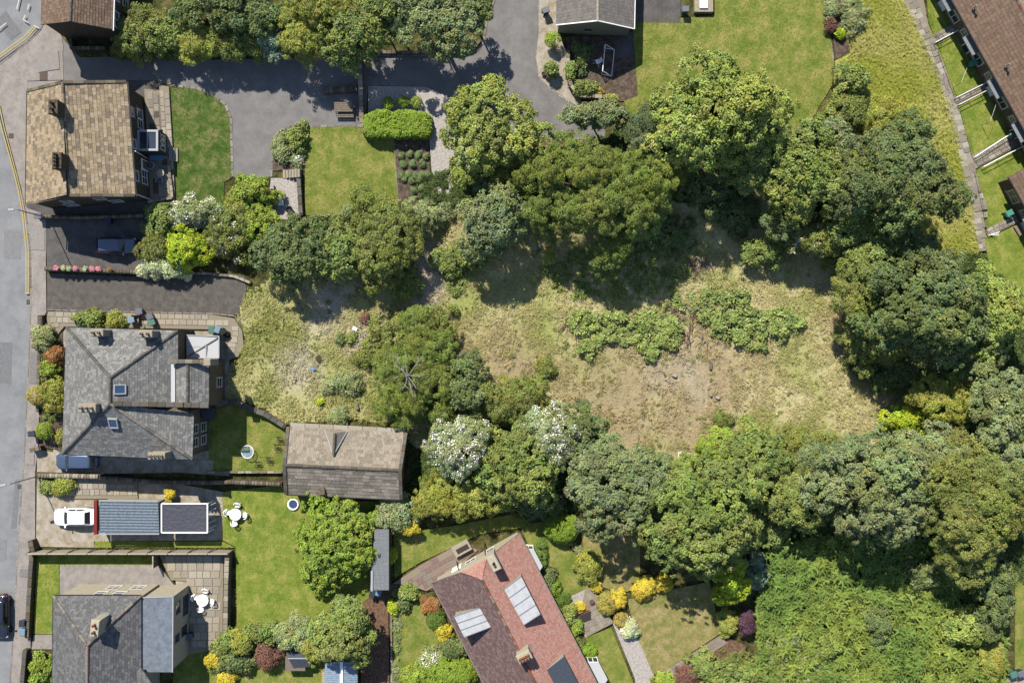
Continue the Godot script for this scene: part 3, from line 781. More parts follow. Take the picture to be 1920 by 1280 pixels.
# A tree or a shrub: crown middle and half widths in plan units as seen at its height, height of the top in metres.
func plant(called: String, label: String, u: float, v: float, ru: float, rv: float, top: float, sp: String, group := "", flowers := 0.0) -> Node3D:
	var s: Array = SPECIES[sp]
	if s[3] < 0.7:
		ru *= 1.1; rv *= 1.1
	var r := RandomNumberGenerator.new(); r.seed = int(u * 131 + v * 17)
	var is_tree := called.contains("tree") or called.contains("conifer")
	var ry: float = minf((ru + rv) * 0.5 / PPM * s[4], top * (0.62 if is_tree else 0.9))
	var hc := maxf(top - ry, 0.05)
	var c := P(u, v, hc + ry * 0.5)
	c.y = hc
	var k := 1.0 - hc / SURVEY_HEIGHT
	var rx := ru / PPM * k; var rz := rv / PPM * k
	var o := thing(called, label, "tree" if is_tree else ("hedge" if called.contains("hedge") else "shrub"), Vector3(c.x, 0, c.z), group)
	var small := minf(rx, rz)
	var lr := clampf(small * s[3], 0.22, 1.65)
	var lobes := []
	if s[3] > 0.7:
		lobes.append([c + Vector3(0, 0, 0), Vector3(rx, ry, rz)])
	else:
		var n := int(1.9 * PI * rx * rz / (PI * lr * lr)) + 3
		for i in n:
			var a := i * 2.39996 + r.randf() * 0.6
			var q := sqrt((i + 0.5) / n)
			var e := Vector2(cos(a), sin(a)) * q * (1.0 + (0.17 if is_tree else 0.22) * sin(a * 3.0 + u) + 0.12 * sin(a * 7.0 + v))
			var f := r.randf_range(0.6, 1.3)
			var hy := sqrt(maxf(0.0, 1.0 - q * q * 0.92)) * (ry - lr * 0.8) * r.randf_range(0.62, 1.1)
			if q > 0.7: hy -= r.randf() * ry * 0.45
			lobes.append([c + Vector3(e.x * maxf(rx - lr * f * 0.75, 0.05), maxf(hy, lr * 0.2 - hc), e.y * maxf(rz - lr * f * 0.75, 0.05)), Vector3(lr * f, lr * f * 0.85, lr * f)])
	var gap: float = {"broad": 0.43, "fine": 0.33, "big": 0.46, "needle": 0.4, "small": 0.2}[s[0]] * s[1]
	var tr := [[], [], []]; var cols := [PackedColorArray(), PackedColorArray(), PackedColorArray()]
	var ft := []; var fc := PackedColorArray()
	for li in lobes.size():
		var L: Vector3 = lobes[li][0]; var R: Vector3 = lobes[li][1]
		var tone := hue(r, 0.16)
		var cnt := int((3.3 if s[3] < 0.7 else 5.2) * (R.x * R.z + R.x * R.y) * 0.5 / (gap * gap)) + 2
		for q in cnt:
			var d := rdir(r)
			if d.y < -0.25: d.y = -d.y
			var p := L + Vector3(d.x * R.x, d.y * R.y, d.z * R.z) * (r.randf_range(0.66, 1.12) if s[3] < 0.7 else r.randf_range(0.95, 1.03))
			var loose: bool = s[3] < 0.7 and r.randf() < 0.1
			if loose: p = L + Vector3(d.x * R.x, d.y * R.y, d.z * R.z) * r.randf_range(1.12, 1.4)
			if p.y < 0.05: continue
			var hidden := false
			for lj in lobes.size():
				if lj == li: continue
				var w: Vector3 = (p - lobes[lj][0]) / lobes[lj][1].x
				if w.length_squared() < 0.36: hidden = true; break
			if hidden: continue
			var b := facing(d + Vector3.UP * 0.6, r, s[1] * r.randf_range(0.7, 1.3) * (0.7 if loose else 1.0))
			var vi := r.randi() % 3
			tr[vi].append(Transform3D(b, p))
			var h := hue(r, 0.26)
			cols[vi].append(Color(h.r * tone.r, h.g * tone.g, h.b * tone.b))
			if flowers > 0.0 and d.y > -0.1 and r.randf() < flowers:
				ft.append(Transform3D(b, p + d * 0.1)); fc.append(hue(r, 0.08))
	if is_tree or top > 1.6:
		var m := MB.new()
		var tr0 := clampf(small * 0.06, 0.05, 0.38)
		m.tube([Vector3(c.x, -0.1, c.z), Vector3(c.x, hc * 0.5, c.z) + rdir(r) * 0.1, Vector3(c.x, hc + ry * 0.3, c.z)], [tr0 * 1.25, tr0, tr0 * 0.6], 8)
		for q in mini(7, lobes.size()):
			var e: Vector3 = lobes[(q * 5) % lobes.size()][0]
			var s0 := Vector3(c.x, lerpf(hc * 0.45, hc + ry * 0.2, q / 7.0), c.z)
			m.tube([s0, s0.lerp(e, 0.55) + Vector3.UP * 0.15, e], [tr0 * 0.5, tr0 * 0.32, tr0 * 0.12], 5)
		commit(m, "trunk" if is_tree else "stem", mats["bark"], o)
	var cr: Node = null
	for vi in 3:
		if tr[vi].size() == 0: continue
		var n := copies(o if cr == null else cr, ("crown" if is_tree else "foliage") if cr == null else "leaves", spray(s[0], vi), leafmat(sp), tr[vi], cols[vi], "stuff")
		if cr == null: cr = n
	if ft.size():
		copies(o, "blossom", spray("blossom", 0), mats["petal"], ft, fc, "stuff")
	return o

# Low tangled growth over an outline: sprays at uneven heights, each patch with its own lie.
func thicket(called: String, label: String, poly: Array, high: float, per_m2: float, kind: String, sp: String, sd: int, group := "") -> void:
	var pp := px(poly)
	var r := RandomNumberGenerator.new(); r.seed = sd
	var lo := Vector2(1e9, 1e9); var hi := -lo
	var mid := Vector2.ZERO
	for p in pp:
		lo = lo.min(p); hi = hi.max(p); mid += p / pp.size()
	var o := thing(called, label, "thicket", Vector3(mid.x, 0, mid.y), group)
	var tr := []; var cols := PackedColorArray()
	var stems := MB.new()
	for i in int((hi.x - lo.x) * (hi.y - lo.y) * per_m2):
		var p := Vector2(r.randf_range(lo.x, hi.x), r.randf_range(lo.y, hi.y))
		if not Geometry2D.is_point_in_polygon(p, pp): continue
		var n := n_a.get_noise_2d(p.x * 3.0 + sd, p.y * 3.0) * 0.5 + 0.5
		var g := n_b.get_noise_2d(p.x * 5.0, p.y * 5.0 + sd) * 0.5 + 0.5
		if g < 0.36: continue
		var h := high * (0.15 + 0.95 * n) * sqrt(r.randf_range(0.3, 1.0))
		var d := (rdir(r) + Vector3.UP * 1.3).normalized()
		tr.append(Transform3D(facing(d, r, r.randf_range(0.55, 1.15)), Vector3(p.x, h, p.y)))
		var c := hue(r, 0.3)
		cols.append(c)
		if i % 9 == 0:
			var b := Vector3(p.x, 0, p.y)
			stems.tube([b, b + Vector3(r.randf_range(-0.3, 0.3), h * 0.7, r.randf_range(-0.3, 0.3)), b + Vector3(r.randf_range(-0.7, 0.7), h * 1.15, r.randf_range(-0.7, 0.7))], [0.018, 0.014, 0.006], 4)
	copies(o, "foliage", spray(kind, sd % 3), leafmat(sp), tr, cols, "stuff")
	commit(stems, "stems", mats["bark"], o).set_meta("kind", "stuff")

func dead_branches(called: String, label: String, base: Vector3, high: float, reach: float, n: int, sd: int, group := "") -> void:
	var r := RandomNumberGenerator.new(); r.seed = sd
	var o := thing(called, label, "tree", Vector3(base.x, 0, base.z), group)
	var m := MB.new()
	m.tube([base, base + Vector3(0.05, high * 0.6, 0), base + Vector3(0, high, 0.05)], [0.16, 0.11, 0.05], 7)
	commit(m, "trunk", mats["deadwood"], o)
	for i in n:
		var a := TAU * i / n + r.randf_range(-0.3, 0.3)
		var d := Vector3(cos(a), r.randf_range(0.0, 0.4), sin(a))
		var s := base + Vector3(0, high * r.randf_range(0.65, 0.98), 0)
		var l := reach * r.randf_range(0.55, 1.0)
		var b := MB.new()
		var mid := s + d * l * 0.5 + rdir(r) * 0.12
		var e := s + d * l
		b.tube([s, mid, e], [0.055, 0.04, 0.015], 5)
		for q in 3:
			var t0 := mid.lerp(e, q * 0.3)
			b.tube([t0, t0 + (d + rdir(r) * 0.9).normalized() * l * 0.35], [0.04, 0.015], 4)
		commit(b, "branch", mats["deadwood"], o)

# ground cover: copies of a tuft over a polygon
func tuft(key: String, blades: int, high: float, wide: float, lean: float) -> ArrayMesh:
	if shared.has(key): return shared[key]
	var r := RandomNumberGenerator.new(); r.seed = hash(key)
	var m := cb()
	for i in blades:
		var a := r.randf() * TAU
		var d := Vector3(cos(a), 0, sin(a))
		var s := Vector3(-d.z, 0, d.x) * wide * r.randf_range(0.6, 1.3)
		var b := d * r.randf() * high * 0.25
		var l := high * r.randf_range(0.5, 1.2)
		var mid := b + d * lean * l * 0.5 + Vector3.UP * l * 0.75 * (1.0 - lean * 0.4)
		var tip := b + d * lean * l * 1.3 + Vector3.UP * l * (1.0 - lean * 0.75)
		var k := r.randf_range(0.7, 1.25)
		m.tint = Color(k, k * r.randf_range(0.93, 1.03), k * r.randf_range(0.8, 1.1))
		m.tri(b - s, b + s, mid + s * 0.8); m.tri(b - s, mid + s * 0.8, mid - s * 0.8); m.tri(mid - s * 0.8, mid + s * 0.8, tip)
	shared[key] = m.mesh()
	return shared[key]

func frond(key: String, n: int, l: float) -> ArrayMesh:   # a bracken clump: arching fronds with side leaflets
	if shared.has(key): return shared[key]
	var r := RandomNumberGenerator.new(); r.seed = hash(key)
	var m := cb()
	for i in n:
		var a := TAU * i / n + r.randf_range(-0.5, 0.5)
		var d := Vector3(cos(a), 0, sin(a)); var s := Vector3(-d.z, 0, d.x)
		var k := r.randf_range(0.8, 1.2)
		m.tint = Color(k * r.randf_range(0.9, 1.2), k, k)
		var le := l * r.randf_range(0.7, 1.2)
		for q in 7:
			var t := q / 7.0
			var p := d * le * (0.12 + t * 0.85) + Vector3.UP * (0.55 + 0.4 * sin(t * 2.6)) * le * 0.7
			var w := le * 0.34 * (1.0 - t * 0.85)
			var e := d * le * 0.075
			for sg in [-1.0, 1.0]:
				m.tri(p - e, p + e, p + s * sg * w + e * 0.6 - Vector3.UP * w * 0.25)
	shared[key] = m.mesh()
	return shared[key]

func cover(called: String, label: String, category: String, poly: Array, per_m2: float, meshes: Array, mt: Material, color: Callable, size: Vector2, y: float, sd: int, tilt := 0.1, hill := 0.0) -> void:
	var r := RandomNumberGenerator.new(); r.seed = sd
	var pp := px(poly)
	var lo := Vector2(1e9, 1e9); var hi := -lo
	for p in pp:
		lo = lo.min(p); hi = hi.max(p)
	var sets := []
	for q in meshes: sets.append([[], PackedColorArray()])
	var n := int((hi.x - lo.x) * (hi.y - lo.y) * per_m2)
	for i in n:
		var p := Vector2(r.randf_range(lo.x, hi.x), r.randf_range(lo.y, hi.y))
		var c: Color = color.call(p, r)
		if c.a < 0.01 or not Geometry2D.is_point_in_polygon(p, pp): continue
		var k := r.randi() % meshes.size()
		var s := r.randf_range(size.x, size.y)
		sets[k][0].append(Transform3D((Basis(rdir(r), tilt * r.randf()) * Basis(Vector3.UP, r.randf() * TAU)).scaled(Vector3(s, s * r.randf_range(0.8, 1.2), s)), Vector3(p.x, y + r.randf() * tilt * 0.5 + hill * maxf(0.0, n_a.get_noise_2d(p.x * 2.5, p.y * 2.5) + 0.1), p.y)))
		sets[k][1].append(c)
	var first: Node = null
	for k in meshes.size():
		if sets[k][0].size() == 0: continue
		var o := copies(self if first == null else first, called if first == null else "tuft", meshes[k], mt, sets[k][0], sets[k][1], "stuff")
		if first == null:
			first = o
			tag(o, label, category)
# ---------------------------------------------------------------- buildings
func flat_poly(poly: Array) -> Array:   # the corners moved up or down onto the plane of the eave and the far corners
	var A: Vector3 = poly[0]; var B: Vector3 = poly[1]
	var far := A
	for p in poly:
		if p.y > far.y + 0.01: far = p
	var n := (B - A).cross(far - A).normalized()
	var out := []
	for p in poly:
		out.append(Vector3(p.x, A.y - (n.x * (p.x - A.x) + n.z * (p.z - A.z)) / n.y, p.z))
	return out

func roof_face(roof: Node, corners: Array, sw: float, expo: float, thick: float, tones: Array, tex_key: String, singles: int, called := "slate", stagger := true) -> void:
	var poly := flat_poly(corners)
	var A: Vector3 = poly[0]; var B: Vector3 = poly[1]
	var ex := (B - A).normalized()
	var far := A
	for p in poly:
		if p.y > far.y + 0.01: far = p
	var n := ex.cross(far - A).normalized()
	if n.y < 0: n = -n
	var ey := n.cross(ex).normalized()
	if ey.dot(far - A) < 0: ey = -ey
	var p2 := PackedVector2Array()
	var lo := Vector2(1e9, 1e9); var hi := -lo
	for p in poly:
		var q := Vector2((p - A).dot(ex), (p - A).dot(ey))
		p2.append(q); lo = lo.min(q); hi = hi.max(q)
	var deck := MB.new()
	var t := Geometry2D.triangulate_polygon(p2)
	for i in range(0, t.size(), 3):
		deck.tri(poly[t[i]], poly[t[i + 1]], poly[t[i + 2]])
	for i in poly.size():
		var a: Vector3 = poly[i]; var b: Vector3 = poly[(i + 1) % poly.size()]
		deck.quad(a, b, b - n * 0.12, a - n * 0.12)
	var first := commit(deck, "roof_slope", mats["roof_deck"], roof)
	var m := cb()
	var y := 0.0
	var row := 0
	var left := singles
	while y < hi.y:
		var L := minf(expo * 1.35, hi.y - y + 0.02)
		var x := lo.x - (rng.randf() * sw if stagger else 0.0)
		while x < hi.x:
			var w := sw * (rng.randf_range(0.72, 1.3) if stagger else 1.0)
			var x0 := x + 0.006; var x1 := x + w - 0.006
			x += w
			var ti := rng.randi() % tones.size()
			var rect := PackedVector2Array([Vector2(x0, y), Vector2(x1, y), Vector2(x1, y + L), Vector2(x0, y + L)])
			var inside := 0
			for c in rect:
				if Geometry2D.is_point_in_polygon(c, p2): inside += 1
			var th := thick * rng.randf_range(0.75, 1.35)
			if inside == 4:
				if left > 0:
					left -= 1
					var b := Basis(ex * (x1 - x0), n * th, -ey * L) if ex.cross(n).dot(-ey) > 0 else Basis(ex * (x1 - x0), n * th, ey * L)
					var mid := A + ex * (x0 + x1) * 0.5 + ey * (y + L * 0.5)
					piece(first, called, slate_mesh(ex.cross(n).dot(-ey) > 0), tone_mat(tex_key, ti, tones[ti]), Transform3D(b, mid))
					continue
				m.tint = tones[ti]
				var a0 := A + ex * x0 + ey * y; var a1 := A + ex * x1 + ey * y
				var b1 := A + ex * x1 + ey * (y + L) + n * 0.004; var b0 := A + ex * x0 + ey * (y + L) + n * 0.004
				var t0 := a0 + n * th; var t1 := a1 + n * th
				m.quad(t0, t1, b1, b0); m.quad(a0, a1, t1, t0); m.tri(a0, t0, b0); m.tri(a1, b1, t1)
			else:
				for cut in Geometry2D.intersect_polygons(rect, p2):
					m.tint = tones[ti]
					var ring := []
					for c in cut:
						ring.append(A + ex * c.x + ey * c.y + n * (th + (0.004 - th) * clampf((c.y - y) / L, 0, 1)))
					m.fan(ring)
					for i in cut.size():
						if absf(cut[i].y - y) < 0.001 and absf(cut[(i + 1) % cut.size()].y - y) < 0.001:
							var c0: Vector2 = cut[i]; var c1: Vector2 = cut[(i + 1) % cut.size()]
							m.quad(A + ex * c0.x + ey * c0.y, A + ex * c1.x + ey * c1.y, ring[(i + 1) % cut.size()], ring[i])
		y += expo
		row += 1
	if m.v.size():
		var o := commit(m, called + "_courses", mat(tex_key + "_course", Color.WHITE, 0.88, texs["slate_grain"], 3.1, texs["rough_bump"], 0.6, true), first)
		o.set_meta("kind", "stuff")

func tone_mat(key: String, i: int, c: Color) -> StandardMaterial3D:
	return mat("%s_tone%d" % [key, i], c.linear_to_srgb(), 0.88, texs["slate_grain"], 3.1, texs["rough_bump"], 0.6)

func slate_mesh(flip: bool) -> ArrayMesh:   # unit slate: tail thick, head thin; the tail lies at +z when flip
	var key := "slate%s" % flip
	if not shared.has(key):
		var s := 0.5 if flip else -0.5
		var m := MB.new()
		m.quad(Vector3(-0.5, 1, s), Vector3(0.5, 1, s), Vector3(0.5, 0.15, -s), Vector3(-0.5, 0.15, -s))
		m.quad(Vector3(-0.5, 0, s), Vector3(0.5, 0, s), Vector3(0.5, 1, s), Vector3(-0.5, 1, s))
		m.tri(Vector3(-0.5, 0, s), Vector3(-0.5, 1, s), Vector3(-0.5, 0.15, -s))
		m.tri(Vector3(0.5, 0, s), Vector3(0.5, 0.15, -s), Vector3(0.5, 1, s))
		shared[key] = m.mesh()
	return shared[key]

func ridge(roof: Node, A: Vector3, B: Vector3, step: float, wide: float, mt: Array, called := "ridge_tile") -> void:
	var d := B - A
	var n := maxi(1, roundi(d.length() / step))
	var z := d.normalized()
	var x := Vector3.UP.cross(z).normalized()
	var y := z.cross(x)
	if not shared.has("ridge"):
		var m := MB.new()
		var pr := [Vector2(-0.5, -0.55), Vector2(-0.34, 0.1), Vector2(-0.12, 0.36), Vector2(0.12, 0.36), Vector2(0.34, 0.1), Vector2(0.5, -0.55)]
		for i in 5:
			m.quad(Vector3(pr[i].x, pr[i].y, -0.5), Vector3(pr[i + 1].x, pr[i + 1].y, -0.5), Vector3(pr[i + 1].x, pr[i + 1].y, 0.5), Vector3(pr[i].x, pr[i].y, 0.5))
		for e in [-0.5, 0.5]:
			var f := []
			for q in pr: f.append(Vector3(q.x, q.y, e))
			m.fan(f)
		shared["ridge"] = m.mesh()
	for i in n:
		var l := d.length() / n
		var s := rng.randf_range(0.95, 1.06)
		piece(roof, called, shared["ridge"], mt[rng.randi() % mt.size()], Transform3D(Basis(x * wide * s, y * wide * 0.55 * s, z * (l - 0.02)), A + z * (l * (i + 0.5)) + y * 0.05))

func inset(q: Array, d: float) -> Array:   # footprint corners of a quad of eave corners, moved in by d
	var c := Vector3.ZERO
	for p in q: c += p / q.size()
	var out := []
	for i in q.size():
		var p: Vector3 = q[i]
		var a: Vector3 = q[(i + 1) % q.size()] - p; var b: Vector3 = q[(i - 1 + q.size()) % q.size()] - p
		a.y = 0; b.y = 0
		out.append(p + (a.normalized() + b.normalized()) * d)
	return out

func wall_box(parent: Node, q: Array, h: float, mt: Material, called := "wall") -> MeshInstance3D:
	var m := MB.new()
	for i in q.size():
		var a: Vector3 = q[i]; var b: Vector3 = q[(i + 1) % q.size()]
		m.quad(Vector3(a.x, -0.1, a.z), Vector3(b.x, -0.1, b.z), Vector3(b.x, h, b.z), Vector3(a.x, h, a.z))
	var top := []
	for p in q: top.append(Vector3(p.x, h, p.z))
	m.fan(top)
	return commit(m, called, mt, parent)

func gable(parent: Node, a: Vector3, b: Vector3, peak: Vector3, h: float, mt: Material) -> void:
	var m := MB.new()
	var A := Vector3(a.x, h, a.z); var B := Vector3(b.x, h, b.z)
	var C := Vector3((a.x + b.x) * 0.5, peak.y - 0.14, (a.z + b.z) * 0.5)
	var n := (B - A).cross(Vector3.UP).normalized() * 0.15
	for s in [n * 0.02, n]:
		m.tri(A + s, B + s, C + s)
		m.tri(A - s, B - s, C - s)
	commit(m, "gable", mt, parent)

func window(parent: Node, a: Vector3, b: Vector3, t: float, sill: float, w: float, h: float, nx: int, ny: int, out: Vector3, frame := "white_paint", sill_mat := "stone_pale") -> void:
	# a window in the wall from a to b: stone sill and lintel, painted frame proud of the wall, panes behind it
	var d := (b - a); d.y = 0; d = d.normalized()
	var o := (out - d * out.dot(d)); o.y = 0; o = o.normalized()
	var c := a.lerp(b, t); c.y = sill + h * 0.5
	var f := MB.new()
	var bas := Basis(d, Vector3.UP, o) if d.cross(Vector3.UP).dot(o) > 0 else Basis(-d, Vector3.UP, o)
	var at := func(x: float, y: float, z: float) -> Transform3D: return Transform3D(bas, c + bas * Vector3(x, y, z))
	for s in [-1.0, 1.0]:
		f.box(at.call(s * (w * 0.5 - 0.035), 0, 0.012), Vector3(0.07, h, 0.05))
		f.box(at.call(0, s * (h * 0.5 - 0.035), 0.013), Vector3(w, 0.07, 0.05))
	for i in range(1, nx): f.box(at.call(-w * 0.5 + w * i / nx, 0, 0.012), Vector3(0.05, h - 0.1, 0.045))
	for i in range(1, ny): f.box(at.call(0, -h * 0.5 + h * i / ny, 0.013), Vector3(w - 0.1, 0.05, 0.045))
	var win := commit(f, "window", mats[frame], parent)
	for i in nx:
		for j in ny:
			var g := MB.new()
			g.box(at.call(-w * 0.5 + w * (i + 0.5) / nx, -h * 0.5 + h * (j + 0.5) / ny, 0.018), Vector3(w / nx - 0.07, h / ny - 0.06, 0.015))
			commit(g, "pane", mats["window_glass"], win)
	var s2 := MB.new()
	s2.cbox(at.call(0, -h * 0.5 - 0.07, 0.03), Vector3(w + 0.2, 0.12, 0.14), 0.02)
	commit(s2, "sill", mats[sill_mat], win)
	var l2 := MB.new()
	l2.cbox(at.call(0, h * 0.5 + 0.1, 0.01), Vector3(w + 0.25, 0.18, 0.05), 0.01)
	commit(l2, "lintel", mats[sill_mat], win)

func door(parent: Node, a: Vector3, b: Vector3, t: float, w: float, h: float, out: Vector3, leaf_mat: String) -> void:
	var d := (b - a); d.y = 0; d = d.normalized()
	var o := (out - d * out.dot(d)); o.y = 0; o = o.normalized()
	var c := a.lerp(b, t); c.y = h * 0.5
	var bas := Basis(d, Vector3.UP, o) if d.cross(Vector3.UP).dot(o) > 0 else Basis(-d, Vector3.UP, o)
	var m := MB.new()
	m.box(Transform3D(bas, c + o * 0.03), Vector3(w, h, 0.08))
	var dn := commit(m, "door", mats[leaf_mat], parent)
	var f := MB.new()
	for s in [-1.0, 1.0]: f.box(Transform3D(bas, c + bas.x * s * (w * 0.5 + 0.05) + o * 0.04), Vector3(0.1, h, 0.12))
	f.box(Transform3D(bas, c + Vector3.UP * (h * 0.5 + 0.06) + o * 0.041), Vector3(w + 0.2, 0.12, 0.12))
	commit(f, "door_frame", mats["white_paint"], dn)
	var k := MB.new()
	k.box(Transform3D(bas, c + bas.x * w * 0.38 + o * 0.1), Vector3(0.04, 0.14, 0.05))
	commit(k, "handle", mats["steel"], dn)

func chimney(parent: Node, at: Vector3, bottom: float, sx: float, sz: float, rot: float, pots: int, along_z: bool, mt: String, pot_mat: String) -> void:
	var b := Basis(Vector3.UP, rot)
	var m := MB.new()
	m.cbox(Transform3D(b, Vector3(at.x, (bottom + at.y) * 0.5, at.z)), Vector3(sx, at.y - bottom, sz), 0.02)
	m.cbox(Transform3D(b, Vector3(at.x, at.y - 0.12, at.z)), Vector3(sx + 0.14, 0.14, sz + 0.14), 0.03)
	m.cbox(Transform3D(b, Vector3(at.x, at.y + 0.03, at.z)), Vector3(sx + 0.05, 0.1, sz + 0.05), 0.04)
	var st := commit(m, "chimney_stack", mats[mt], parent)
	var fl := MB.new()
	fl.box(Transform3D(b, Vector3(at.x, bottom + 0.55, at.z)), Vector3(sx + 0.09, 0.2, sz + 0.09))
	commit(fl, "lead_flashing", mats["lead"], st)
	for i in pots:
		var q := (i + 0.5) / pots - 0.5
		var off := b * (Vector3(0, 0, q * sz * 0.9) if along_z else Vector3(q * sx * 0.9, 0, 0))
		var p := MB.new()
		p.lathe(at + off + Vector3(0, 0.06, 0), [Vector2(0.0, 0.0), Vector2(0.15, 0.0), Vector2(0.12, 0.12), Vector2(0.11, 0.36), Vector2(0.14, 0.4), Vector2(0.13, 0.46), Vector2(0.09, 0.46), Vector2(0.08, 0.15), Vector2(0.0, 0.15)], 12)
		commit(p, "chimney_pot", mats[pot_mat], st, true)

func gutter(parent: Node, a: Vector3, b: Vector3, mt := "gutter") -> void:
	var m := MB.new()
	m.tube([a, b], [0.065, 0.065], 6)
	commit(m, "gutter", mats[mt], parent)

func skylight(roof: Node, c: Vector3, ex: Vector3, ey: Vector3, w: float, h: float, glass: String) -> void:
	var n := ex.cross(ey).normalized()
	if n.y < 0: n = -n
	var bas := Basis(ex.normalized(), n, ex.normalized().cross(n))
	var m := MB.new()
	for s in [-1.0, 1.0]:
		m.cbox(Transform3D(bas, c + bas * Vector3(s * (w * 0.5), 0.06, 0)), Vector3(0.12, 0.16, h + 0.12), 0.02)
		m.cbox(Transform3D(bas, c + bas * Vector3(0, 0.062, s * h * 0.5)), Vector3(w, 0.16, 0.13), 0.02)
	var f := commit(m, "skylight", mats["pale_frame"], roof)
	var g := MB.new()
	g.box(Transform3D(bas, c + bas * Vector3(0, 0.08, 0)), Vector3(w - 0.1, 0.02, h - 0.1))
	commit(g, "pane", mats[glass], f)

# ---------------------------------------------------------------- cars
func car(label: String, pos: Vector3, heading: float, paint: Material, L: float, W: float, Hh: float, hatch: bool) -> void:
	var o := thing("parked_car", label, "car", pos, "")
	o.rotation.y = heading
	var T := Transform3D()
	var ns := 20
	var m := MB.new()
	var rings := []
	for i in ns + 1:
		var s := -1.0 + 2.0 * i / ns
		var x := s * L * 0.5
		var w := W * 0.5 * pow(maxf(0.0, 1.0 - pow(absf(s), 5.5)), 0.22)
		w = maxf(w, W * 0.5 * 0.66)
		var front := clampf((s - 0.32) / 0.68, 0, 1)
		var rear := clampf((-s - (0.8 if hatch else 0.55)) / (0.2 if hatch else 0.45), 0, 1)
		var dk := 0.98 - 0.24 * front * front - (0.16 * rear * rear if hatch else 0.06 * rear)
		if absf(s) > 0.97: dk -= 0.16
		var lo := 0.24 + 0.1 * maxf(front, rear) * absf(s)
		rings.append([Vector3(x, lo, w * 0.9), Vector3(x, lo + 0.16, w * 0.99), Vector3(x, dk * 0.72, w), Vector3(x, dk - 0.07, w * 0.965), Vector3(x, dk, w * 0.87), Vector3(x, dk + 0.035, w * 0.45), Vector3(x, dk + 0.045, 0),
			Vector3(x, dk + 0.035, -w * 0.45), Vector3(x, dk, -w * 0.87), Vector3(x, dk - 0.07, -w * 0.965), Vector3(x, dk * 0.72, -w), Vector3(x, lo + 0.16, -w * 0.99), Vector3(x, lo, -w * 0.9)])
	for i in ns:
		for k in 12:
			m.quad(rings[i][k], rings[i][k + 1], rings[i + 1][k + 1], rings[i + 1][k])
		m.quad(rings[i][12], rings[i][0], rings[i + 1][0], rings[i + 1][12])
	m.fan(rings[0]); m.fan(rings[ns])
	# cabin: rows from the belt line to the roof
	var fb := L * 0.235; var ft := L * 0.085; var rb := -L * (0.46 if hatch else 0.37); var rt := -L * (0.36 if hatch else 0.23)
	var hb := W * 0.5 * 0.9; var ht := W * 0.5 * 0.69
	var cab := []
	for k in 7:
		var t := [0.0, 0.35, 0.7, 0.88, 0.96, 1.0, 1.0][k] as float
		var y: float = 0.93 + (Hh - 0.93) * [0.0, 0.42, 0.8, 0.93, 0.98, 1.0, 1.025][k]
		var sh := [1.0, 1.0, 1.0, 0.985, 0.95, 0.85, 0.4][k] as float
		var x1 := lerpf(fb, ft, t); var x0 := lerpf(rb, rt, t)
		var mid := (x0 + x1) * 0.5; x1 = mid + (x1 - mid) * sh; x0 = mid + (x0 - mid) * sh
		var hw := lerpf(hb, ht, t) * sh
		var ring := []
		for q in [[1, 0.55], [0.93, 0.9], [0.75, 1.0], [0.0, 1.03], [-0.75, 1.0], [-0.95, 0.9], [-1, 0.6], [-1, -0.6], [-0.95, -0.9], [-0.75, -1.0], [0.0, -1.03], [0.75, -1.0], [0.93, -0.9], [1, -0.55]]:
			ring.append(Vector3(mid + (x1 - x0) * 0.5 * q[0], y, hw * q[1]))
		cab.append(ring)
	for k in 6:
		for q in 14:
			m.quad(cab[k][q], cab[k][(q + 1) % 14], cab[k + 1][(q + 1) % 14], cab[k + 1][q])
	m.fan(cab[6])
	var body := MeshInstance3D.new()
	body.mesh = m.mesh(true); body.material_override = paint
	put(body, "body", o)
	var add := func(mb: MB, called: String, mt: String, parent: Node, smooth := false) -> Node3D:
		var n := MeshInstance3D.new()
		n.mesh = mb.mesh(smooth); n.material_override = mats[mt]
		put(n, called, parent); return n
	var pt := func(x: float, t: float, z: float, out: Vector3) -> Vector3:
		return Vector3(x, 0.93 + (Hh - 0.93) * t, z) + out
	var ws := MB.new()
	var of := Vector3(0.012, 0.022, 0)
	var t0 := 0.1; var t1 := 0.84
	var fx := func(t: float) -> float: return lerpf(fb, ft, minf(1.0, t * 0.95)) + 0.015
	var rx := func(t: float) -> float: return lerpf(rb, rt, minf(1.0, t * 0.95)) - 0.015
	var hz := func(t: float) -> float: return lerpf(hb, ht, minf(1.0, t * 0.9))
	ws.quad(pt.call(fx.call(t0), t0, hz.call(t0) * 0.82, of), pt.call(fx.call(t1), t1, hz.call(t1) * 0.84, of), pt.call(fx.call(t1) + 0.05, t1, 0, of), pt.call(fx.call(t0) + 0.06, t0, 0, of))
	ws.quad(pt.call(fx.call(t0), t0, -hz.call(t0) * 0.82, of), pt.call(fx.call(t1), t1, -hz.call(t1) * 0.84, of), pt.call(fx.call(t1) + 0.05, t1, 0, of), pt.call(fx.call(t0) + 0.06, t0, 0, of))
	add.call(ws, "windscreen", "car_glass", o)
	var rw := MB.new()
	var ob := Vector3(-0.03, 0.03, 0)
	rw.quad(pt.call(rx.call(t0), t0 + 0.05, hz.call(t0) * 0.8, ob), pt.call(rx.call(t1), t1, hz.call(t1) * 0.82, ob), pt.call(rx.call(t1), t1, -hz.call(t1) * 0.82, ob), pt.call(rx.call(t0), t0 + 0.05, -hz.call(t0) * 0.8, ob))
	add.call(rw, "rear_window", "car_glass", o)
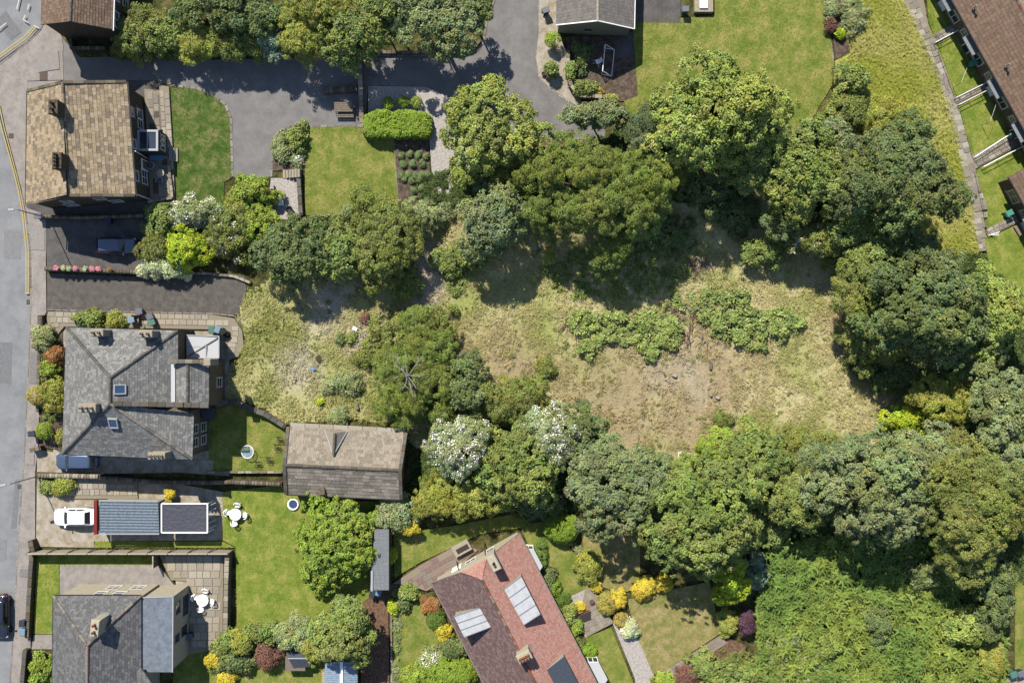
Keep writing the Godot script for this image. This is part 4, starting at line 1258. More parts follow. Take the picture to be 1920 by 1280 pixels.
	for s in [-1.0, 1.0]:
		var os := Vector3(0, 0.012, s * 0.035)
		for seg in [[0.82, 0.08], [0.02, -0.72]]:
			var sw := MB.new()
			var mid0 := (fb + rb) * 0.5; var hl0 := (fb - rb) * 0.5
			var mid1 := (ft + rt) * 0.5; var hl1 := (ft - rt) * 0.5
			sw.quad(pt.call(mid0 + hl0 * seg[0], 0.1, s * hz.call(0.1), os), pt.call(mid1 + hl1 * seg[0], 0.8, s * hz.call(0.8), os), pt.call(mid1 + hl1 * seg[1], 0.8, s * hz.call(0.8), os), pt.call(mid0 + hl0 * seg[1], 0.1, s * hz.call(0.1), os))
			add.call(sw, "side_window", "car_glass", o)
		var mr := MB.new()
		mr.cbox(Transform3D(Basis(Vector3.UP, -s * 0.25), Vector3(fb - 0.12, 1.0, s * (W * 0.5 + 0.07))), Vector3(0.12, 0.15, 0.24), 0.04)
		var mn := MeshInstance3D.new(); mn.mesh = mr.mesh(true); mn.material_override = paint
		put(mn, "wing_mirror", o)
		var hl := MB.new()
		hl.cbox(Transform3D(Basis(Vector3.UP, -s * 0.5), Vector3(L * 0.445, 0.71, s * W * 0.37)), Vector3(0.3, 0.14, 0.24), 0.05)
		add.call(hl, "headlight", "lamp_glass", o, true)
		var tl := MB.new()
		tl.cbox(Transform3D(Basis(Vector3.UP, s * 0.3), Vector3(-L * 0.465, 0.86 if hatch else 0.8, s * W * 0.38)), Vector3(0.16, 0.2, 0.26), 0.04)
		add.call(tl, "tail_light", "tail_glass", o, true)
		for e in [L * 0.31, -L * 0.29]:
			var ty := MB.new()
			var prof := [Vector2(0.2, -0.1), Vector2(0.3, -0.105), Vector2(0.33, -0.07), Vector2(0.33, 0.07), Vector2(0.3, 0.105), Vector2(0.2, 0.1)]
			for q in 5:
				for k in 18:
					var a := TAU * k / 18; var b := TAU * (k + 1) / 18
					var c0 := Vector3(e, 0.33, s * (W * 0.5 - 0.1))
					ty.quad(c0 + Vector3(cos(a) * prof[q].x, sin(a) * prof[q].x, prof[q].y), c0 + Vector3(cos(b) * prof[q].x, sin(b) * prof[q].x, prof[q].y), c0 + Vector3(cos(b) * prof[q + 1].x, sin(b) * prof[q + 1].x, prof[q + 1].y), c0 + Vector3(cos(a) * prof[q + 1].x, sin(a) * prof[q + 1].x, prof[q + 1].y))
			var wn: Node3D = add.call(ty, "wheel", "rubber", o, true)
			var ri := MB.new()
			for k in 5:
				var a := TAU * k / 5
				ri.bar(Vector3(e, 0.33, s * (W * 0.5 - 0.02)), Vector3(e + cos(a) * 0.2, 0.33 + sin(a) * 0.2, s * (W * 0.5 - 0.02)), 0.05, 0.03)
			add.call(ri, "rim", "steel", wn)
	var gr := MB.new()
	gr.cbox(Transform3D(Basis(), Vector3(L * 0.5 - 0.02, 0.52, 0)), Vector3(0.05, 0.2, W * 0.5), 0.01)
	add.call(gr, "grille", "black_plastic", o)
	var np := MB.new()
	np.box(Transform3D(Basis(), Vector3(-L * 0.5 - 0.005, 0.6, 0)), Vector3(0.02, 0.11, 0.5))
	add.call(np, "number_plate", "plate_yellow", o)

# ---------------------------------------------------------------- small things
func garden_chair(label: String, pos: Vector3, heading: float, group: String) -> void:
	var o := thing("garden_chair", label, "chair", pos, group)
	o.rotation.y = heading
	var add := func(mb: MB, called: String) -> void:
		var n := MeshInstance3D.new(); n.mesh = mb.mesh(); n.material_override = mats["white_plastic"]; put(n, called, o)
	var s := MB.new()
	s.cbox(Transform3D(Basis(), Vector3(0, 0.43, 0)), Vector3(0.46, 0.035, 0.48), 0.012)
	add.call(s, "seat")
	for i in 8:   # curved back of upright slats
		var a := lerpf(-1.15, 1.15, i / 7.0)
		var b := MB.new()
		var p := Vector3(-cos(a) * 0.27, 0.45, sin(a) * 0.3)
		b.bar(p, p * Vector3(1.12, 1, 1.06) + Vector3(0, 0.42 - 0.14 * absf(a), 0), 0.05, 0.02)
		add.call(b, "back_slat")
	var rl := MB.new()
	var pts := []; var rad := []
	for i in 11:
		var a := lerpf(-1.5, 1.5, i / 10.0)
		pts.append(Vector3(-cos(a) * 0.31 + 0.02, 0.86 - 0.17 * absf(a), sin(a) * 0.36)); rad.append(0.05)
	rl.tube(pts, rad, 6)
	add.call(rl, "top_rail")
	for q in [[1, 1], [1, -1], [-1, 1], [-1, -1]]:
		var l := MB.new()
		l.bar(Vector3(q[0] * 0.19, 0.42, q[1] * 0.2), Vector3(q[0] * 0.24, 0.0, q[1] * 0.25), 0.045, 0.045)
		add.call(l, "leg")

func garden_table(label: String, pos: Vector3, r: float) -> void:
	var o := thing("garden_table", label, "table", pos)
	var m := MB.new()
	m.lathe(pos, [Vector2(0.03, 0.7), Vector2(r - 0.02, 0.69), Vector2(r, 0.7), Vector2(r, 0.725), Vector2(r - 0.03, 0.735), Vector2(0.03, 0.735), Vector2(0.03, 0.7)], 28)
	commit(m, "table_top", mats["white_plastic"], o)
	for i in 4:
		var a := TAU * (i + 0.5) / 4
		var l := MB.new()
		l.tube([pos + Vector3(cos(a) * r * 0.45, 0.7, sin(a) * r * 0.45), pos + Vector3(cos(a) * r * 0.75, 0.0, sin(a) * r * 0.75)], [0.03, 0.03], 6)
		commit(l, "leg", mats["white_plastic"], o)

func wheelie_bin(label: String, pos: Vector3, heading: float, body: String, lid: String, group := "wheelie bins") -> void:
	var o := thing("wheelie_bin", label, "bin", pos, group)
	o.rotation.y = heading
	var add := func(mb: MB, called: String, mt: String) -> void:
		var n := MeshInstance3D.new(); n.mesh = mb.mesh(); n.material_override = mats[mt]; put(n, called, o)
	var m := MB.new()
	m.hexa([Vector3(-0.22, 0.05, -0.2), Vector3(0.22, 0.05, -0.2), Vector3(0.22, 0.05, 0.2), Vector3(-0.22, 0.05, 0.2), Vector3(-0.3, 0.98, -0.28), Vector3(0.34, 0.98, -0.28), Vector3(0.34, 0.98, 0.28), Vector3(-0.3, 0.98, 0.28)])
	add.call(m, "bin_body", body)
	var l := MB.new()
	l.cbox(Transform3D(Basis(Vector3.BACK, 0.05), Vector3(0.02, 1.02, 0)), Vector3(0.72, 0.09, 0.6), 0.035)
	add.call(l, "lid", lid)
	var h := MB.new()
	h.tube([Vector3(-0.4, 1.0, -0.24), Vector3(-0.4, 1.0, 0.24)], [0.02, 0.02], 6)
	add.call(h, "handle", body)
	for s in [-1.0, 1.0]:
		var w := MB.new()
		w.tube([Vector3(-0.24, 0.1, s * 0.2), Vector3(-0.24, 0.1, s * 0.26)], [0.1, 0.1], 12)
		add.call(w, "wheel", "rubber")

func lamp_post(label: String, base: Vector3, high: float, arm: Vector3) -> void:
	var o := thing("street_lamp", label, "street lamp", base)
	var m := MB.new()
	m.tube([base, base + Vector3(0, 1.0, 0), base + Vector3(0, 1.02, 0), base + Vector3(0, high - 0.1, 0)], [0.09, 0.09, 0.06, 0.045], 10)
	commit(m, "post", mats["steel"], o)
	var a := MB.new()
	var t := base + Vector3(0, high - 0.1, 0)
	a.tube([t, t + arm * 0.35 + Vector3.UP * 0.1, t + arm * 0.6 + Vector3.UP * 0.1], [0.035, 0.03, 0.03], 8)
	commit(a, "arm", mats["steel"], o)
	var h := MB.new()
	h.cbox(Transform3D(turn(Vector2(arm.x, arm.z).normalized()), t + arm * 0.85 + Vector3.UP * 0.12), Vector3(0.62, 0.12, 0.26), 0.05)
	commit(h, "lamp_head", mats["pale_frame"], o)

func pot(label: String, u: float, v: float, r: float, high: float, mt: String, leafy: String, group := "garden pots") -> void:
	var p := P(u, v)
	var o := thing("plant_pot", label, "pot", p, group)
	var m := MB.new()
	m.lathe(p, [Vector2(0.0, 0.02), Vector2(r * 0.7, 0.02), Vector2(r, high), Vector2(r * 1.08, high), Vector2(r * 1.08, high + 0.04), Vector2(r * 0.88, high + 0.04), Vector2(r * 0.84, high - 0.06), Vector2(0, high - 0.06)], 14)
	commit(m, "pot", mats[mt], o)
	if leafy:
		var r2 := RandomNumberGenerator.new(); r2.seed = int(u * 7 + v)
		var tr := []; var cols := PackedColorArray()
		for i in 10:
			var d := rdir(r2); d.y = absf(d.y)
			tr.append(Transform3D(facing(d + Vector3.UP, r2, 0.7), p + Vector3(0, high, 0) + d * r * 0.8)); cols.append(hue(r2, 0.15))
		copies(o, "leaves", spray("small", 0), leafmat(leafy), tr, cols, "stuff")
# ---------------------------------------------------------------- houses
func tones(a: Array, spread := 0.6) -> Array:
	var out := []
	var mean := Color(0, 0, 0)
	for c in a: mean += lin(c[0], c[1], c[2]) * (1.0 / a.size())
	for c in a: out.append(mean.lerp(lin(c[0], c[1], c[2]), spread) * 1.2)
	return out

func house_stone_slate() -> void:
	var nw := P(51, 170, 5.0); var ne := P(237, 153, 5.0); var se := P(253, 366, 5.0); var sw := P(48, 383, 5.0)
	var rn := P(116, 154, 7.3); var rs := P(128, 366, 7.3)
	var o := thing("stone_house", "stone house with mottled tan stone slate roof and two chimneys", "house", P(150, 280))
	var q := inset([nw, ne, se, sw], 0.25)
	wall_box(o, q, 4.9, mats["stone_wall_dark"])
	gable(o, q[3], q[2], rs, 4.9, mats["stone_wall_dark"]); gable(o, q[0], q[1], rn, 4.9, mats["stone_wall_dark"])
	var roof := Node3D.new(); put(roof, "roof", o)
	var tn := tones([[210, 188, 152], [190, 170, 140], [222, 202, 170], [172, 156, 130], [204, 180, 142], [152, 138, 118], [228, 206, 172], [128, 118, 104]])
	roof_face(roof, [sw, nw, rn, rs], 0.38, 0.32, 0.05, tn, "stone_slate", 120)
	roof_face(roof, [ne, se, rs, rn], 0.42, 0.36, 0.05, tn, "stone_slate", 180)
	ridge(roof, rn, rs, 0.55, 0.34, ms(["coping_b", "coping_d", "coping_a"]))
	for e in [[nw, rn], [rn, ne], [sw, rs], [rs, se]]:   # verge copings
		for i in 6:
			var a: Vector3 = e[0].lerp(e[1], i / 6.0); var b: Vector3 = e[0].lerp(e[1], (i + 0.97) / 6.0)
			var m := MB.new(); m.bar(a + Vector3.UP * 0.07, b + Vector3.UP * 0.07, 0.28, 0.12)
			commit(m, "verge_coping", mats[["coping_a", "coping_b", "coping_c"][i % 3]], roof)
	chimney(o, P(99, 200, 8.8), 6.4, 0.85, 1.3, 0.0, 2, true, "stone_wall_dark", "pot_dark")
	chimney(o, P(106, 301, 8.8), 6.4, 0.85, 1.5, 0.0, 4, true, "stone_wall_dark", "pot_dark")
	gutter(o, ne + Vector3(0.1, -0.05, 0), se + Vector3(0.1, -0.05, 0)); gutter(o, nw + Vector3(-0.1, -0.05, 0), sw + Vector3(-0.1, -0.05, 0))
	var a := q[1] as Vector3; var b := q[2] as Vector3
	for w in [[0.22, 3.2, 1.0], [0.52, 3.2, 1.0], [0.82, 3.2, 1.1]]: window(o, a, b, w[0], w[1], w[2], 1.25, 1, 2, Vector3.RIGHT)
	for w in [[0.2, 0.9, 1.1], [0.29, 0.9, 1.1], [0.8, 0.9, 1.5]]: window(o, a, b, w[0], w[1], w[2], 1.3, 2 if w[0] > 0.5 else 1, 2, Vector3.RIGHT)
	door(o, a, b, 0.68, 0.9, 2.0, Vector3.RIGHT, "wood_grey")
	for w in [0.3, 0.62]: window(o, q[3], q[2], w, 3.0, 1.0, 1.2, 1, 2, Vector3.BACK)
	for w in [0.25, 0.7]: window(o, q[3], q[2], w, 0.8, 1.2, 1.3, 2, 2, Vector3.BACK)
	for w in [0.2, 0.5, 0.8]: window(o, q[3], q[0], w, 3.0, 1.0, 1.3, 2, 2, Vector3.LEFT)
	# flat porch with a roof light
	var pc := P(272, 263, 2.7)
	var m2 := MB.new()
	m2.box(Transform3D(Basis(), Vector3(pc.x + 0.3, 1.3, pc.z)), Vector3(2.1, 2.6, 2.1))
	commit(m2, "porch", mats["stone_wall_dark"], o)
	var f := MB.new()
	for s in [-1.0, 1.0]:
		f.box(Transform3D(Basis(), pc + Vector3(0.25 + s * 0.95, 0, 0)), Vector3(0.22, 0.18, 2.15)); f.box(Transform3D(Basis(), pc + Vector3(0.25, 0.003, s * 0.96)), Vector3(1.7, 0.18, 0.22))
	f.box(Transform3D(Basis(), pc + Vector3(0.2, 0.004, 0)), Vector3(0.07, 0.14, 1.7))
	var pf := commit(f, "porch_roof", mats["pale_frame"], o)
	for s in [-1.0, 1.0]:
		var g := MB.new(); g.box(Transform3D(Basis(), pc + Vector3(0.22 + s * 0.42, -0.02, 0)), Vector3(0.75, 0.03, 1.7)); commit(g, "pane", mats["window_glass"], pf)
	var pa := pc + Vector3(1.35, 0, -1.0); var pb := pc + Vector3(1.35, 0, 1.0)
	for t in [0.22, 0.5, 0.78]: window(o, Vector3(pa.x, 0, pa.z), Vector3(pb.x, 0, pb.z), t, 1.0, 0.5, 1.2, 1, 1, Vector3.RIGHT)
	var dp := MB.new()
	dp.tube([se + Vector3(0.08, -0.1, 0.02), Vector3(q[2].x + 0.08, 4.4, q[2].z), Vector3(q[2].x + 0.08, 0, q[2].z)], [0.05, 0.05, 0.05], 6)
	commit(dp, "downpipe", mats["white_paint"], o)
	dp = MB.new()
	dp.tube([P(251, 283, 4.9) + Vector3(0.1, 0, 0), P(256, 285, 4.4), P(276, 297, 0.2)], [0.05, 0.05, 0.05], 6)
	commit(dp, "downpipe", mats["white_paint"], o)

func house_corner() -> void:
	var sw := P(76, 46, 4.8); var se := P(210, 55, 4.8); var rs := P(131, 40, 7.0)
	var nw := sw + Vector3(0.3, 0, -9); var ne := se + Vector3(0.3, 0, -9); var rn := rs + Vector3(0.3, 0, -9)
	var o := thing("corner_house", "house with brown pantile roof and dark gable beside the road junction", "house", P(150, 20))
	var q := inset([nw, ne, se, sw], 0.22)
	wall_box(o, q, 4.7, mats["stone_wall_dark"])
	gable(o, q[3], q[2], rs, 4.7, mats["stone_wall_dark"])
	var roof := Node3D.new(); put(roof, "roof", o)
	var tn := tones([[150, 126, 106], [166, 140, 118], [138, 116, 98], [176, 150, 126], [128, 108, 92]])
	roof_face(roof, [sw, nw, rn, rs], 0.3, 0.27, 0.05, tn, "pantile", 150, "roof_tile", false)
	roof_face(roof, [ne, se, rs, rn], 0.3, 0.27, 0.05, tn, "pantile", 150, "roof_tile", false)
	ridge(roof, rn, rs, 0.45, 0.3, ms(["grey_ridge", "grey_ridge_b"]))
	gutter(o, ne + Vector3(0.08, -0.05, 0), se + Vector3(0.08, -0.05, 0.1), "white_paint")
	for t in [0.55, 0.86]:
		window(o, q[1], q[2], t, 3.0, 1.6, 1.3, 2, 2, Vector3.RIGHT); window(o, q[1], q[2], t, 0.8, 1.4, 1.2, 2, 2, Vector3.RIGHT)

func house_hipped() -> void:
	var H := 5.8; var R := 8.8
	var nw := P(124, 614, H); var ne := P(333, 620, H); var sw := P(116, 851, H); var se := P(360, 861, H); var em := P(363, 775, H)
	var rn := P(206, 708, R); var rs := P(206, 757, R)
	var o := thing("hipped_house", "large semi detached house with grey slate hipped roof and coping parapet", "house", P(250, 735))
	var q := inset([nw, Vector3(se.x, H, nw.z), se, sw], 0.25)
	wall_box(o, [q[0], Vector3(ne.x - 0.3, H, q[0].z), Vector3(ne.x - 0.3, H, P(0, 758, H).z), Vector3(q[2].x, H, P(0, 770, H).z), q[2], q[3]], H - 0.1, mats["stone_wall"])
	var roof := Node3D.new(); put(roof, "roof", o)
	var tn := tones([[154, 154, 150], [168, 168, 164], [140, 140, 138], [182, 182, 176], [146, 146, 142], [192, 192, 184], [128, 128, 128]])
	roof_face(roof, [sw, nw, rn, rs], 0.33, 0.25, 0.03, tn, "grey_slate", 60)
	roof_face(roof, [nw, ne, rn], 0.33, 0.25, 0.03, tn, "grey_slate", 60)
	var vm := P(333, 757, H)
	roof_face(roof, [ne, vm, rs, rn], 0.33, 0.25, 0.03, tn, "grey_slate", 60)
	roof_face(roof, [em, se, rs], 0.33, 0.25, 0.03, tn, "grey_slate", 60)
	roof_face(roof, [se, sw, rs], 0.33, 0.25, 0.03, tn, "grey_slate", 60)
	var rm := ms(["grey_ridge", "grey_ridge_b"])
	for e in [[nw, rn], [ne, rn], [sw, rs], [rn, rs]]: ridge(roof, e[0] + Vector3.UP * 0.06, e[1] + Vector3.UP * 0.06, 0.5, 0.32, rm)
	ridge(roof, se + Vector3.UP * 0.06, rs + Vector3.UP * 0.06, 0.5, 0.32, ms(["pale_ridge", "grey_ridge_b"]))
	# rear wing with its own small ridge, between two parapets of coping stones
	var w0 := P(391, 680, H); var w1 := P(391, 760, H); var wr0 := P(351, 680, 6.9); var wr1 := P(351, 760, 6.9); var v0 := P(325, 680, 6.2); var v1 := P(325, 760, 6.2)
	wall_box(o, [P(324, 678, H), P(391, 678, H) + Vector3(-0.15, 0, 0), P(391, 761, H) + Vector3(-0.15, 0, 0), P(324, 761, H)], H - 0.1, mats["stone_wall"], "wing_wall")
	roof_face(roof, [w0, w1, wr1, wr0], 0.42, 0.34, 0.035, tn, "grey_slate", 0)
	roof_face(roof, [v1, v0, wr0, wr1], 0.42, 0.34, 0.035, tn, "grey_slate", 0)
	ridge(roof, wr0, wr1, 0.45, 0.34, rm)
	var lv := MB.new(); lv.box(Transform3D(Basis(), (P(324, 718, 6.45))), Vector3(0.4, 0.05, 3.7)); commit(lv, "lead_valley", mats["lead_white"], roof)
	for i in 11:
		var u0 := 213.0 + i * 16.2
		var c := P(u0 + 8, 756.5 + i * 0.35, lerpf(8.9, 6.9, minf(1.0, i / 8.0)))
		var m := MB.new(); m.cbox(Transform3D(Basis(Vector3.BACK, -0.28 if i < 8 else 0.0), c), Vector3(0.83, 0.22, 0.5), 0.04)
		commit(m, "coping_stone", mats[["coping_c", "grey_ridge", "grey_ridge_b", "coping_a"][i % 4]], roof)
	for i in 5:
		var c := P(326 + i * 14, 677.5, 7.0)
		var m := MB.new(); m.cbox(Transform3D(Basis(), c), Vector3(0.74, 0.3, 0.4), 0.04)
		commit(m, "coping_stone", mats[["coping_b", "grey_ridge_b", "coping_d", "coping_a"][i % 4]], roof)
	chimney(o, P(388, 679, 7.6), 5.0, 0.6, 0.6, 0.0, 0, true, "stone_pale", "pale_ridge")
	chimney(o, P(181, 624, 7.9), 5.9, 1.2, 0.6, 0.0, 2, false, "stone_pale", "pale_ridge")
	chimney(o, P(272, 626, 7.9), 5.9, 1.3, 0.6, 0.0, 2, false, "stone_pale", "pale_ridge")
	chimney(o, P(163, 765, 9.3), 7.0, 1.6, 0.75, 0.0, 3, false, "stone_pale", "pale_ridge")
	chimney(o, P(293, 855, 7.9), 5.9, 1.6, 0.6, 0.0, 4, false, "stone_pale", "pale_ridge")
	var east := ((rn + rs) * 0.5 - (ne + vm) * 0.5).normalized()
	skylight(roof, P(224, 730, 8.45), Vector3(0, 0, 1), east, 0.85, 1.0, "sky_glass")
	var south := (rs - (se + sw) * 0.5).normalized()
	skylight(roof, P(212, 793, 7.9), Vector3(1, 0, 0.04), south, 0.8, 1.0, "sky_glass")
	for e in [[nw, ne], [sw, nw], [sw, se], [em, se], [w0, w1]]: gutter(o, e[0] + Vector3(0, -0.05, 0), e[1] + Vector3(0, -0.05, 0))
	# rear windows
	var a := Vector3(q[2].x, 0, P(0, 772, H).z); var b: Vector3 = q[2]; b.y = 0
	for t in [0.42, 0.72]:
		window(o, a, b, t, 3.4, 0.95, 1.5, 1, 2, Vector3.RIGHT); window(o, a, b, t, 0.9, 0.95, 1.5, 1, 2, Vector3.RIGHT)
	window(o, P(391, 678, H) + Vector3(-0.15, 0, 0), P(391, 761, H) + Vector3(-0.15, 0, 0), 0.5, 1.2, 1.0, 1.6, 1, 2, Vector3.RIGHT)
	for t in [0.25, 0.6]: window(o, q[3], q[0], t, 3.2, 1.1, 1.6, 2, 2, Vector3.LEFT)
	# pent roof, white glazed lean-to
	var pr := MB.new()
	pr.hexa([P(374, 766, 2.6), P(397, 764, 2.4), P(404, 783, 2.4), P(380, 787, 2.6), P(374, 766, 2.8), P(397, 764, 2.5), P(404, 783, 2.5), P(380, 787, 2.8)])
	commit(pr, "pent_roof", mats["felt_dark"], o)
	var pl := MB.new(); pl.box(Transform3D(Basis(), P(388, 775, 1.2)), Vector3(1.2, 2.4, 1.0)); commit(pl, "porch", mats["stone_wall"], o)
	var lw := MB.new()
	lw.hexa([P(350, 628, 0), P(413, 630, 0), P(413, 671, 0), P(350, 671, 0), P(348, 628, 2.7), P(411, 630, 2.7), P(411, 671, 2.7), P(348, 671, 2.7)])
	commit(lw, "conservatory_wall", mats["stone_wall"], o)
	var lr := MB.new()
	lr.quad(P(349, 628, 2.95), P(410, 630, 2.75), P(410, 671, 2.75), P(349, 671, 2.95))
	var cr := commit(lr, "conservatory_roof", mats["lead_white"], o)
	for s in [[349, 628, 410, 630], [410, 630, 410, 671], [349, 671, 410, 671], [348, 650, 376, 650], [386, 648, 386, 671], [352, 668, 410, 632]]:
		var m := MB.new(); m.bar(P(s[0], s[1], 2.97), P(s[2], s[3], 2.82), 0.1, 0.09); commit(m, "glazing_bar", mats["wood_grey" if s[1] == 668 else "pale_frame"], cr)

func house_white_render() -> void:
	var H := 5.5; var R := 8.2
	var nw := P(99.5, 1117, H); var ne := P(264, 1117, H); var rn := P(163, 1210, R)
	var sw := nw + Vector3(-0.15, 0, 14); var se := ne + Vector3(0, 0, 14); var rs := rn + Vector3(-0.1, 0, 9)
	var o := thing("rendered_house", "cream rendered house with dark slate hipped roof and blue grey flat extension", "house", P(180, 1200))
	var q := inset([nw, ne, se, sw], 0.2)
	wall_box(o, q, H - 0.1, mats["render_cream"])
	var roof := Node3D.new(); put(roof, "roof", o)
	var tn := tones([[130, 130, 132], [144, 144, 144], [118, 118, 120], [156, 156, 154], [108, 108, 110]])
	roof_face(roof, [sw, nw, rn, rs], 0.34, 0.26, 0.025, tn, "dark_slate", 50)
	roof_face(roof, [nw, ne, rn], 0.34, 0.26, 0.025, tn, "dark_slate", 50)
	roof_face(roof, [ne, se, rs, rn], 0.34, 0.26, 0.025, tn, "dark_slate", 50)
	ridge(roof, nw + Vector3.UP * 0.06, rn + Vector3.UP * 0.06, 0.48, 0.28, ms(["pale_ridge", "grey_ridge_b"]))
	ridge(roof, ne + Vector3.UP * 0.06, rn + Vector3.UP * 0.06, 0.48, 0.28, ms(["pale_ridge", "pink_b", "grey_ridge"]))
	ridge(roof, rn, rs, 0.48, 0.28, ms(["pink_a", "pale_ridge"]))
	chimney(o, P(177, 1178, 9.0), 6.4, 0.75, 1.5, -0.1, 2, true, "render_cream", "terracotta")
	# the flat-roofed extension
	var f := [P(264, 1120, 5.3), P(324, 1118, 5.3), P(323, 1260, 5.3), P(264, 1260, 5.3)]
	var fi := inset(f, 0.12)
	wall_box(o, fi, 5.2, mats["render_cream"], "extension_wall")
	var m := MB.new()
	m.hexa([f[0] - Vector3(0, 0.15, 0), f[1] - Vector3(0, 0.15, 0), f[2] - Vector3(0, 0.15, 0), f[3] - Vector3(0, 0.15, 0), f[0], f[1], f[2], f[3]])
	commit(m, "flat_roof", mats["felt_blue"], o)
	var tr := MB.new()
	for i in [[0, 1], [1, 2]]: tr.bar(f[i[0]] + Vector3.UP * 0.02, f[i[1]] + Vector3.UP * 0.02, 0.1, 0.08)
	commit(tr, "roof_trim", mats["pale_frame"], o)
	# small slated wing to the south
	var g0 := P(240, 1282, 5.2); var g1 := P(290, 1255, 5.9); var g2 := P(292, 1300, 5.2)
	roof_face(roof, [g0 + Vector3(0, 0, 1.5), g0, P(263, 1250, 5.9), g1 + Vector3(0, 0, 1.2)], 0.34, 0.28, 0.025, tn, "dark_slate", 0)
	for t in [0.45, 0.68]: window(o, q[0], q[1], t, 3.2, 1.1, 1.3, 1, 2, Vector3.FORWARD, "white_paint", "render_cream")
	for t in [0.5, 0.8]: window(o, q[0], q[1], t, 0.9, 1.3, 1.3, 2, 2, Vector3.FORWARD, "white_paint", "render_cream")
	for w in [[0.2, 3.0, 1.3], [0.62, 3.2, 0.8]]: window(o, fi[1], fi[2], w[0], w[1], w[2], 1.2, 2, 1, Vector3.RIGHT, "black_plastic", "render_cream")
	for w in [[0.25, 0.5, 2.0], [0.6, 0.9, 1.0]]: window(o, fi[1], fi[2], w[0], w[1], w[2], 1.7, 2, 1, Vector3.RIGHT, "black_plastic", "render_cream")
	gutter(o, nw + Vector3(0, -0.05, -0.06), ne + Vector3(0, -0.05, -0.06)); gutter(o, sw + Vector3(-0.06, -0.05, 0), nw + Vector3(-0.06, -0.05, 0))

func house_barn() -> void:
	var H := 3.0; var R := 4.6
	var nw := P(540, 800, H); var ne := P(761, 811, H); var se := P(752, 936, H); var sw := P(536, 926, H); var rw := P(531, 871, R); var re := P(750, 882, R)
	rw = P(533, 872, R)
	var o := thing("stone_outbuilding", "long stone outbuilding with brown stone slate roof and small gablet", "outbuilding", P(645, 865))
	var q := inset([nw, ne, se, sw], 0.15)
	wall_box(o, q, H - 0.05, mats["stone_wall"])
	gable(o, q[0], q[3], rw, H, mats["stone_wall"]); gable(o, q[1], q[2], re, H, mats["stone_wall"])
	var roof := Node3D.new(); put(roof, "roof", o)
	var tn := tones([[182, 170, 150], [196, 184, 162], [166, 155, 137], [206, 194, 174], [156, 146, 130]])
	var ts := tones([[178, 168, 150], [192, 180, 162], [164, 154, 138], [204, 192, 174], [152, 144, 130]], 0.9)
	roof_face(roof, [ne, nw, rw, re], 0.42, 0.34, 0.035, tn, "barn_slate", 120)
	roof_face(roof, [sw, se, re, rw], 0.62, 0.4, 0.05, ts, "barn_slate_south", 180)
	ridge(roof, rw + Vector3.UP * 0.02, re + Vector3.UP * 0.02, 0.6, 0.36, ms(["grey_ridge", "coping_c", "coping_a"]))
	for e in [[nw, rw], [rw, sw], [ne, re], [re, se]]:
		for i in 6:
			var a: Vector3 = e[0].lerp(e[1], i / 6.0); var b: Vector3 = e[0].lerp(e[1], (i + 0.96) / 6.0)
			var m := MB.new(); m.bar(a + Vector3.UP * 0.08, b + Vector3.UP * 0.08, 0.34, 0.16)
			commit(m, "verge_coping", mats[["coping_a", "grey_ridge_b", "coping_c"][i % 3]], roof)
	# gablet on the north slope
	var ga := P(609, 806, 3.1); var gb := P(651, 808, 3.1); var gp := P(627, 812, 4.3); var gt := P(625, 853, 4.3)
	var gm := MB.new()
	gm.tri(ga + Vector3.UP * 0.05, gp, gt + Vector3.UP * 0.1); gm.tri(gb + Vector3.UP * 0.05, gt + Vector3.UP * 0.1, gp); gm.tri(ga, gb, gp)
	commit(gm, "gablet", tone_mat("barn_slate_south", 1, ts[1]), roof)
	ridge(roof, gp + Vector3.UP * 0.02, gt + Vector3.UP * 0.1, 0.5, 0.28, ms(["coping_a", "coping_c"]))
	var lv := MB.new(); lv.bar(ga + Vector3.UP * 0.12, gt + Vector3.UP * 0.12, 0.1, 0.05); lv.bar(gb + Vector3.UP * 0.12, gt + Vector3.UP * 0.12, 0.1, 0.05)
	commit(lv, "lead_valley", mats["lead"], roof)
	# low vented hood on the south slope
	var hp := P(603, 920, 3.55)
	var hm := MB.new()
	hm.hexa([hp + Vector3(-0.35, -0.5, -0.4), hp + Vector3(0.35, -0.5, -0.4), hp + Vector3(0.35, -0.5, 0.4), hp + Vector3(-0.35, -0.5, 0.4), hp + Vector3(-0.28, 0.15, -0.3), hp + Vector3(0.28, 0.15, -0.3), hp + Vector3(0.3, 0.0, 0.4), hp + Vector3(-0.3, 0.0, 0.4)])
	commit(hm, "roof_hood", mats["stone_wall"], roof)
	# parapet of long pale stones along the north wall
	for i in 8:
		var a := P(545 + i * 27, 796 + i * 1.4, 2.9); var b := P(545 + (i + 0.97) * 27, 796 + (i + 0.97) * 1.4, 2.9)
		var m := MB.new(); m.bar(a, b, 0.42, 0.16)
		commit(m, "parapet_stone", mats[["flag_d", "flag_a", "flag_b"][i % 3]], o)
	window(o, q[0], q[3], 0.6, 0.8, 0.8, 1.0, 1, 2, Vector3.LEFT)
	door(o, q[0], q[3], 0.3, 0.9, 2.0, Vector3.LEFT, "wood_grey")
	gutter(o, sw + Vector3(0, -0.04, 0.08), se + Vector3(0, -0.04, 0.08))

